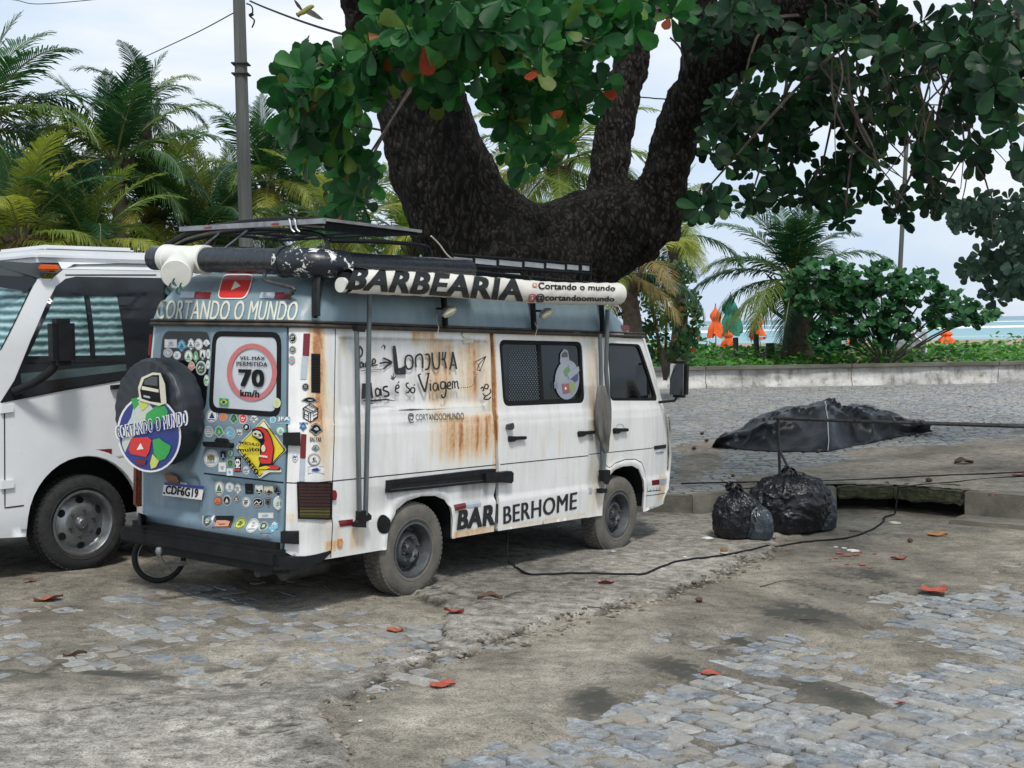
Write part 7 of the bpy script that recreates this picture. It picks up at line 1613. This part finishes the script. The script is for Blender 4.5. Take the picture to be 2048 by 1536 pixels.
for i,r_ in enumerate(rows):
    for j,p in enumerate(r_):
        t=i/(nr-1); k=math.sin(PI*min(1,max(0,t)))**.7; w=float(fbm(np.array([p.x*1.7+4]),np.array([p.y*1.7]))[0]-.5); w2=abs(math.sin(j*.21+4*w+i*.04))*1.6-.8+math.sin(j*.27+i*.11)*.5
        rd_=(1-abs(2*float(vn(np.array([p.x*2.6+p.y*1.3+.8*w]),np.array([p.y*2.2-p.x*.9+5]))[0])-1))**4; rd2=(1-abs(2*float(vn(np.array([p.x*6.1-p.y*2]),np.array([p.y*5+p.x*2]))[0])-1))**3; q=p+Vector((0,(-.085*w2-.16*rd_-.05*rd2)*k,(.15*w+.035*w2+.07*rd_*(t>.1)+.012*rd2)*k)); q=q-tc_; q.z=max(q.z,.010); vs.append(q)
mb=MB(); mb.add(vs,[(i*nc+j,i*nc+j+1,(i+1)*nc+j+1,(i+1)*nc+j) for i in range(nr-1) for j in range(nc-1)])
tarp=empty('tarpaulin',tuple(tc_),'collapsed dark tarpaulin tent lying on the plaza paving','tarpaulin'); mb.build('sheet',MT['tarp'],tarp,auto=180)
jm=(nc-1)//2
mb=MB(); q=Vector(vs[14*nc+jm]); mb.tube([q+Vector((0,.02,.0)),Vector((q.x,q.y+.02,.0))],.02,6); mb.build('centre_pole',MT['steel'],tarp)
mb=MB(); mb.tube([Vector(vs[i*nc+jm])+Vector((0,-.012,.006)) for i in range(0,15)],.007,5); mb.build('seam_cord',flat('pale_cord',(.35,.37,.38)),tarp)
# ================================================================== RUBBISH BAGS
MT['bag']=None
m,t,b,o=mk('black_bin_bag'); v=obj(t); f=noise(t,v,7,6,.65,1.2); vo=N(t,'ShaderNodeTexVoronoi',Scale=7.0); vo.distance='EUCLIDEAN'; t.links.new(v,vo.inputs['Vector']); t.links.new(ramp(t,f,[(.4,(.004,.005,.007)),(.8,(.010,.012,.017))]),b.inputs['Base Color']); t.links.new(ramp(t,f,[(.3,.16),(.7,.34)]),b.inputs['Roughness']); b.inputs['Specular IOR Level'].default_value=.5; bump(t,b,mth(t,'ADD',f,mth(t,'MULTIPLY',noise(t,obj(t,(3,3,1)),6,5,.6,2),1.2)),.35,.03); MT['bag']=m
def bag(px,py,wpx,hpx,label,seed,knot=True,mat_=None,squash=.8,lean=0):
    g=gz(px,py); s=wpx/2*g.y/FPX; h=hpx*g.y/FPX; rs=np.random.RandomState(seed); ox,oy=rs.rand(2)*60; nu,nv=150,90
    U_,V2=np.meshgrid(np.arange(nu)/nu*2*PI,np.linspace(0,1,nv)); u=U_.ravel();v=V2.ravel(); cu,su=np.cos(u),np.sin(u)
    prof=np.interp(v,[0,.03,.12,.3,.5,.68,.82,.91,.955,1.0],[0,.62,.90,1.0,.98,.86,.60,.30,.13,.10]); zz=np.interp(v,[0,.03,.12,.3,.5,.68,.82,.91,.955,1],[0,.0,.07,.26,.50,.70,.84,.92,.955,1.0])
    X=cu*1.3+ox;Y=su*1.3+oy
    big=fbm(X*1.1,Y*1.1+v*1.6,2)-.5
    def rdg(a,b): n_=vn(a,b); return (1-np.abs(2*n_-1))**3
    w=fbm(X*1.5+v,Y*1.5-v*2,2)*5
    pleat=rdg(u*2.6/1+w+ox,v*1.2+oy)+.6*rdg(u*5.1+w*1.4+ox,v*1.8)
    pleat=np.where(np.abs(u-2*PI)<.001,pleat,pleat)
    cr=.6*rdg(X*3.2+v*5,Y*3.2-v*4)+.45*rdg(X*6+v*7,Y*5+v*9)+.25*rdg(X*12-v*12,Y*12+v*8)
    rad=prof*(1+.34*big+.10*pleat*(.35+.9*sst(.3,.85,v))+.085*cr*sst(.02,.12,v))
    x=rad*cu*s+lean*zz*s;y=rad*su*s*squash; z=zz*h*(1+.05*cr*sst(.2,.6,v))+.10*h*big*sst(.5,.9,v)*(1-sst(.9,1,v))
    F=[(i*nu+j_,i*nu+(j_+1)%nu,(i+1)*nu+(j_+1)%nu,(i+1)*nu+j_) for i in range(nv-1) for j_ in range(nu)]
    mb=MB(); mb.add(np.c_[x,y,z].tolist(),F)
    e=empty('rubbish_bag',(g.x,g.y+s*squash*.7,g.z-.01),label,'rubbish bag','black rubbish bags at the kerb'); mb.build('sack',mat_ or MT['bag'],e,auto=180)
    if knot:
        rr=random.Random(seed); mb=MB(); t0=Vector((lean*s,0,h*.97))
        mb.tube([t0-Vector((0,0,.04)),t0,t0+Vector((0,0,.02))],[.05,.03,.035],12)
        for i in range(3):
            a=rr.uniform(-.6,.6)+(0 if i%2 else PI); L=rr.uniform(.07,.13); d=Vector((math.cos(a)*.8,rr.uniform(-.4,.2),rr.uniform(.5,1.0))).normalized(); sd_=Vector((-d.z,0,d.x)); n_=9; P=[]
            for k in range(n_): t=k/(n_-1); P.append((t0+d*L*t,(.018+.045*t)*(1-.55*max(0,t-.75)/.25)))
            vs_=[]; 
            for k,(p,w_) in enumerate(P): wob=Vector((0,.02*math.sin(k*1.7+i),0)); vs_+=[p-sd_*w_+wob,p+Vector((0,-.012,0)),p+sd_*w_-wob]
            mb.add(vs_,[(3*k,3*k+1,3*k+4,3*k+3) for k in range(n_-1)]+[(3*k+1,3*k+2,3*k+5,3*k+4) for k in range(n_-1)])
        mb.build('tied_neck',mat_ or MT['bag'],e)
    return e
bag(1576,1070,166,122,'largest black rubbish bag, bulging with crinkled plastic',3,lean=.18); bag(1482,1079,98,98,'smaller black rubbish bag on the left of the heap',8,lean=-.12)
bag(1640,1064,72,100,'grey-blue rubbish bag torn open at the right of the heap',5,knot=False,mat_=simple('grey_bin_bag',(.035,.045,.06),(.015,.02,.028),.2,7)); bag(1522,1081,54,72,'crumpled grey half-empty bag between the two black bags',11,knot=False,mat_=simple('grey_film',(.04,.052,.065),(.02,.026,.034),.2,9))
# ================================================================== POLE FRAME BEHIND THE BAGS
fr=empty('pole_frame',tuple(atZ(1558,985,PZ)),'dark metal rod frame standing behind the rubbish bags, reaching out of frame right','frame'); fo=-fr.location
mb=MB(); mb.tube([atY(1546,836,14.3)+fo,atY(1700,842,14.1)+fo,atY(1900,848,13.8)+fo,atY(2300,860,13.3)+fo],[.018,.019,.022,.026],8); mb.build('cross_rod',MT['dark_steel'],fr)
mb=MB(); a=atY(1556,838,14.35)
mb.tube([a+fo,Vector((a.x+.02,a.y,PZ))+fo],.017,8); mb.build('upright',MT['dark_steel'],fr)
mb=MB(); mb.tube([atY(1560,902,14.3)+fo,atY(1600,985,13.9)+fo],.015,8); mb.build('brace',MT['dark_steel'],fr)
for px_,py_ in ((1712,837),(1722,838),(1832,841),(1845,842),(1973,846),(1987,847)):
    mb=MB(); p=atY(px_,py_+5,14.0-.001*(px_-1700))+fo; mb.tube([p,p+Vector((-.03,0,.035))],.008,6); mb.build('hook',MT['dark_steel'],fr)
mb=MB(); q=atY(2300,860,13.3); mb.tube([q+fo,Vector((q.x,q.y,PZ))+fo],.017,8); mb.build('upright',MT['dark_steel'],fr)
# ================================================================== CABLES
def on(px,py):
    p=gz(px,py)
    if kerbside(np.array([p.x]),np.array([p.y]))[0]>0: p=atZ(px,py,PZ+.02)
    return p+Vector((0,0,.006))
mb=MB(); st=vplane(1015,1062,1,-.80); st=van_m@st
pts=[st,st+Vector((0,-.05,-.22)),on(1030,1140)+Vector((0,0,.03))]+[on(*p) for p in ((1065,1151),(1160,1148),(1240,1150),(1290,1149),(1320,1136),(1370,1122),(1450,1112),(1560,1094),(1650,1082),(1700,1076),(1745,1060),(1765,1046))]
pts+=[atZ(1768,1030,-.12),atZ(1772,985,PZ+.03)]+[on(*p) for p in ((1830,972),(1900,966),(1980,958),(2060,953),(2300,940))]
P_=curvepts(pts,8)
def lay(P_,r_,k0=0):
    for i,p in enumerate(P_):
        if i<k0: continue
        ks=kerbside(np.array([p.x]),np.array([p.y]))[0]; zs=float(street(np.array([p.x]),np.array([p.y]))[0]) if ks<-.02 else PZ+.012
        if ks<-.25 or ks>.1: p.z=max(zs+r_,min(p.z,zs+.02))
    return P_
mb.tube(lay(P_,.007,16),.0095,6); o=mb.build('power_cable',MT['seal']); tag(o,'black cable trailing from under the van past the rubbish bags onto the plaza','cable')
mb=MB(); mb.tube(lay(curvepts([on(*p) for p in ((1362,968),(1450,966),(1560,964),(1700,961),(1800,956),(1880,952),(1960,949),(2060,945),(2300,938))],5),.007),.009,6); o=mb.build('power_cable',MT['seal']); tag(o,'thin dark cable lying straight across the plaza behind the bags','cable')
# ================================================================== FALLEN LEAVES, LITTER
MT['dead_leaf']=simple('fallen_leaf_red',(.42,.085,.05),(.24,.055,.035),.55,9,bmp=.3); MT['dead_leaf2']=simple('fallen_leaf_orange',(.50,.22,.07),(.32,.12,.04),.6,9); MT['dead_leaf3']=simple('fallen_leaf_brown',(.12,.065,.04),(.06,.04,.03),.8,9); MT['dead_leaf4']=simple('fallen_leaf_rust',(.36,.11,.05),(.20,.06,.03),.6,9)
def dleaf(seed,curl):
    rr=random.Random(seed); n=9;m_=5; v=[];f=[]
    for i in range(n+1):
        t=i/n; w=.30*math.sin(PI*t**.8)**.8+.01
        for j in range(-m_,m_+1):
            s=j/m_; x=(t-.5); y=s*w; z=curl*(abs(s)**1.5)*.16*(1 if s>0 else .4)+.07*math.sin(PI*t*1.6+seed)*curl+.05*math.sin(t*9+s*4+seed)+.03*rr.random(); v.append((x,y,z))
    k=2*m_+1
    for i in range(n):
        for j in range(k-1): a=i*k+j; f.append((a,a+1,a+k+1,a+k))
    b=len(v); v+=[(-.5,-.01,0),(-.5,.01,0),(-.68,.012,.05),(-.68,-.004,.05)]; f.append((b,b+1,b+2,b+3)); z0=min(q[2] for q in v); v=[(x,y,z-z0) for x,y,z in v]; return v,f
DL=[(60,1164,32,'dead_leaf3','curled brown leaf nearest the motorhome wheel'),(97,1202,66,'dead_leaf4','rust-coloured folded leaf on the cobbles at the left edge'),(790,1263,44,'dead_leaf4','rust leaf in front of the van rear wheel'),(908,1227,50,'dead_leaf','flat red leaf below the van rear wheel'),(886,1374,60,'dead_leaf','curled red and green leaf at bottom centre on dirt'),(1212,1167,38,'dead_leaf','red leaf lying just below the black cable'),(1421,1350,46,'dead_leaf','rounded red leaf where the cobbles begin'),(1786,1410,56,'dead_leaf','red leaf on the cobbles at lower right'),(1868,1186,66,'dead_leaf','long red leaf at the right, above the cobbles'),(1797,1119,38,'dead_leaf','red leaf left of the concrete step'),(1875,1072,46,'dead_leaf2','orange leaf in front of the storm drain'),(1544,1078,18,'dead_leaf','small red leaf in front of the bags'),(1928,928,46,'dead_leaf3','dark brown leaf on the sandy plaza'),(150,1314,54,'dead_leaf3','dark thin rolled leaf on the left ground'),(2038,952,34,'dead_leaf4','rusty leaf beside the cable at the right edge'),(1985,992,20,'dead_leaf','small red leaf above the right kerb'),(1455,820,14,'dead_leaf2','pale orange leaf on the plaza left of the tarpaulin'),(1938,815,16,'dead_leaf2','pale leaf far out on the plaza, right of the tarpaulin'),(980,1200,60,'dead_leaf3','dark bark strip beside the van rear wheel'),(1575,1102,14,'dead_leaf4','tiny rust leaf by the cable')]
for i,(px_,py_,L,mm,lab) in enumerate(DL):
    p=gz(px_,py_); 
    if kerbside(np.array([p.x]),np.array([p.y]))[0]>0: p=atZ(px_,py_,PZ+.012)
    v,f=dleaf(i,random.uniform(.5,1.2) if mm!='dead_leaf3' else 1.4); me=bpy.data.meshes.new('fallen_leaf'); me.from_pydata(v,[],f); me.materials.append(MT[mm]); me.polygons.foreach_set('use_smooth',[True]*len(f)); o=link('fallen_leaf',me); s=L*p.y/FPX*.86; o.location=(p.x,p.y,p.z+.002); o.scale=(s,s*(.35 if 'strip' in lab or 'rolled' in lab else 1.05),s*.7); o.rotation_euler=(0,0,random.uniform(-.5,.5)+(PI if i%2 else 0)); tag(o,lab,'leaf','fallen leaves on the ground')
# litter
def bit(px_,py_,L,mat_,name,label,cat,h=.12,grp=None):
    p=on(px_,py_); rr=random.Random(px_); s=L*p.y/FPX; n=9; P=[(math.cos(a)*.5*rr.uniform(.5,1),math.sin(a)*.35*rr.uniform(.5,1)) for a in np.linspace(0,2*PI,n+1)[:-1]]; mb=MB(); mb.add([(x*s,y*s,.004+rr.random()*h*s) for x,y in P]+[(0,0,h*s*1.2)]+[(x*s,y*s,0) for x,y in P],[(i,(i+1)%n,n) for i in range(n)]+[(n+1+i,n+1+(i+1)%n,(i+1)%n,i) for i in range(n)]); o=mb.build(name,mat_,None,False); o.location=p; tag(o,label,cat,grp)
for a in ((1706,1104,32,WHITE,'paper_scrap','larger white paper scrap on the dirt right of the bags','litter'),(1688,1098,14,WHITE,'paper_scrap','small white scrap beside the larger paper scrap','litter'),(1672,1096,10,WHITE,'paper_scrap','tiny white scrap left of the paper scraps','litter'),(1415,1079,26,WHITE,'paper_scrap','white crumpled litter at the foot of the smaller bag','litter'),(1790,1048,30,CRM,'paper_scrap','cream strip of litter under the storm drain','litter'),(1370,1116,10,CRM,'paper_scrap','pale scrap beside the cable','litter'),(720,1445,10,WHITE,'paper_scrap','tiny white scrap on the ground at bottom centre','litter'),(1226,1105,18,GRY,'paper_scrap','crumpled grey litter by the van front wheel','litter'),(1645,988,26,WHITE,'paper_scrap','white paper poking out on the torn bag','litter')): bit(*a)
for i,(x,y,l) in enumerate(((1680,1108,20),(1692,1113,26),(1672,1118,14),(1712,1111,18),(1695,1130,14),(1725,1131,24),(1675,1138,8),(1740,1137,12),(1660,1120,10),(1750,1109,12),(1722,1106,10))): bit(x,y,l,MT['dead_leaf4'] if i%3 else MT['dead_leaf'],'leaf_fragment','crumbled red leaf fragment on the dirt right of the bags','leaf fragment',.05,'red leaf fragments by the bags')
for (x,y,l,lab) in ((1404,870,9,'dark seed on the plaza nearest the van, upper one of the row'),(1413,884,9,'dark seed left of the tarpaulin corner'),(1388,900,10,'dark seed on the plaza below the others by the van'),(1466,955,9,'dark seed on the paving left of the upright rod'),(1858,965,14,'dark seed pod on the sand between the two cables'),(1834,875,10,'dark seed pod at the right end of the tarpaulin'),(1398,1205,16,'dark stone lump on the broken patch edge'),(1820,1085,12,'dark twig scrap near the orange leaf')):
    p=on(x,y); s=l/2*p.y/FPX; bm=bmesh.new(); bmesh.ops.create_icosphere(bm,subdivisions=2,radius=s); 
    for v in bm.verts: v.co*=random.uniform(.8,1.1); v.co.z*=.8
    me=bpy.data.meshes.new('seed_pod'); bm.to_mesh(me); bm.free(); me.materials.append(MT['dead_leaf3']); o=link('seed_pod',me); o.location=p+Vector((0,0,s*.6)); tag(o,lab,'seed pod','dark seed pods on the ground')
p=on(1448,1107); e=empty('paper_cup',tuple(p),'squashed white and brown cup lying near the cable','cup'); s=9*p.y/FPX
mb=MB(); mb.lathe([(.001,0),(s*.95,0),(s,s*.25),(.001,s*.27)],'z',n=14); mb.build('rim',WHITE,e); mb=MB(); mb.lathe([(s*.85,s*.25),(s*.8,s*.9),(.001,s)],'z',n=14); mb.build('cup_body',BRN,e)
# twigs on the ground
for i,(a,b_,c_,d_) in enumerate(((1175,1215,1225,1228),(1520,1175,1600,1160),(1600,1240,1660,1246),(1700,1063,1740,1072),(520,1372,545,1370),(1010,1195,1050,1185))):
    mb=MB(); mb.tube([on(a,b_),on((a+c_)//2,(b_+d_)//2)+Vector((0,0,.012)),on(c_,d_)],[.005,.004,.002],5); o=mb.build('twig',MT['twig']); tag(o,['dry twig below the right end of the broken patch edge','dry twig on the dirt left of the dark streaks','short twig inside the dark streaks','dark twig at the cable bend by the bags','tiny twig at the bottom left on the pale patch','twig just right of the van rear wheel'][i],'twig','dry twigs on the ground')
# ================================================================== SMALL WHEEL UNDER THE REAR BUMPER
wc=gz(320,1166); zg=wc.z
bw=empty('bicycle_wheel',(wc.x,wc.y,zg+.20),'small spoked bicycle wheel standing under the van rear bumper','bicycle wheel',rot=(0,0,R(22)))
mb=MB(); mb.lathe([(.178+.022*math.cos(a),.02*math.sin(a)) for a in np.linspace(0,2*PI,11)[:-1]],'y',n=48,close=True); mb.build('tyre',MT['rubber'],bw); mb=MB(); mb.lathe([(.158,-.01),(.163,.01),(.155,.01),(.152,-.01)],'y',n=40,close=True); mb.build('rim',MT['steel'],bw)
for i in range(14): a=2*PI*i/14; mb=MB(); mb.tube([(.02*math.cos(a+.4),.012*(-1)**i,.02*math.sin(a+.4)),(.155*math.cos(a),0,.155*math.sin(a))],.0016,4); mb.build('spoke',MT['steel'],bw)
mb=MB(); mb.lathe([(.001,-.035),(.018,-.035),(.014,0),(.018,.035),(.001,.035)],'y',n=12); mb.build('hub',MT['steel'],bw); mb=MB(); mb.tube([(0,.04,0),(.06,.04,.2),(.10,.04,.38)],.012,8); mb.build('fork',MT['black_metal'],bw)
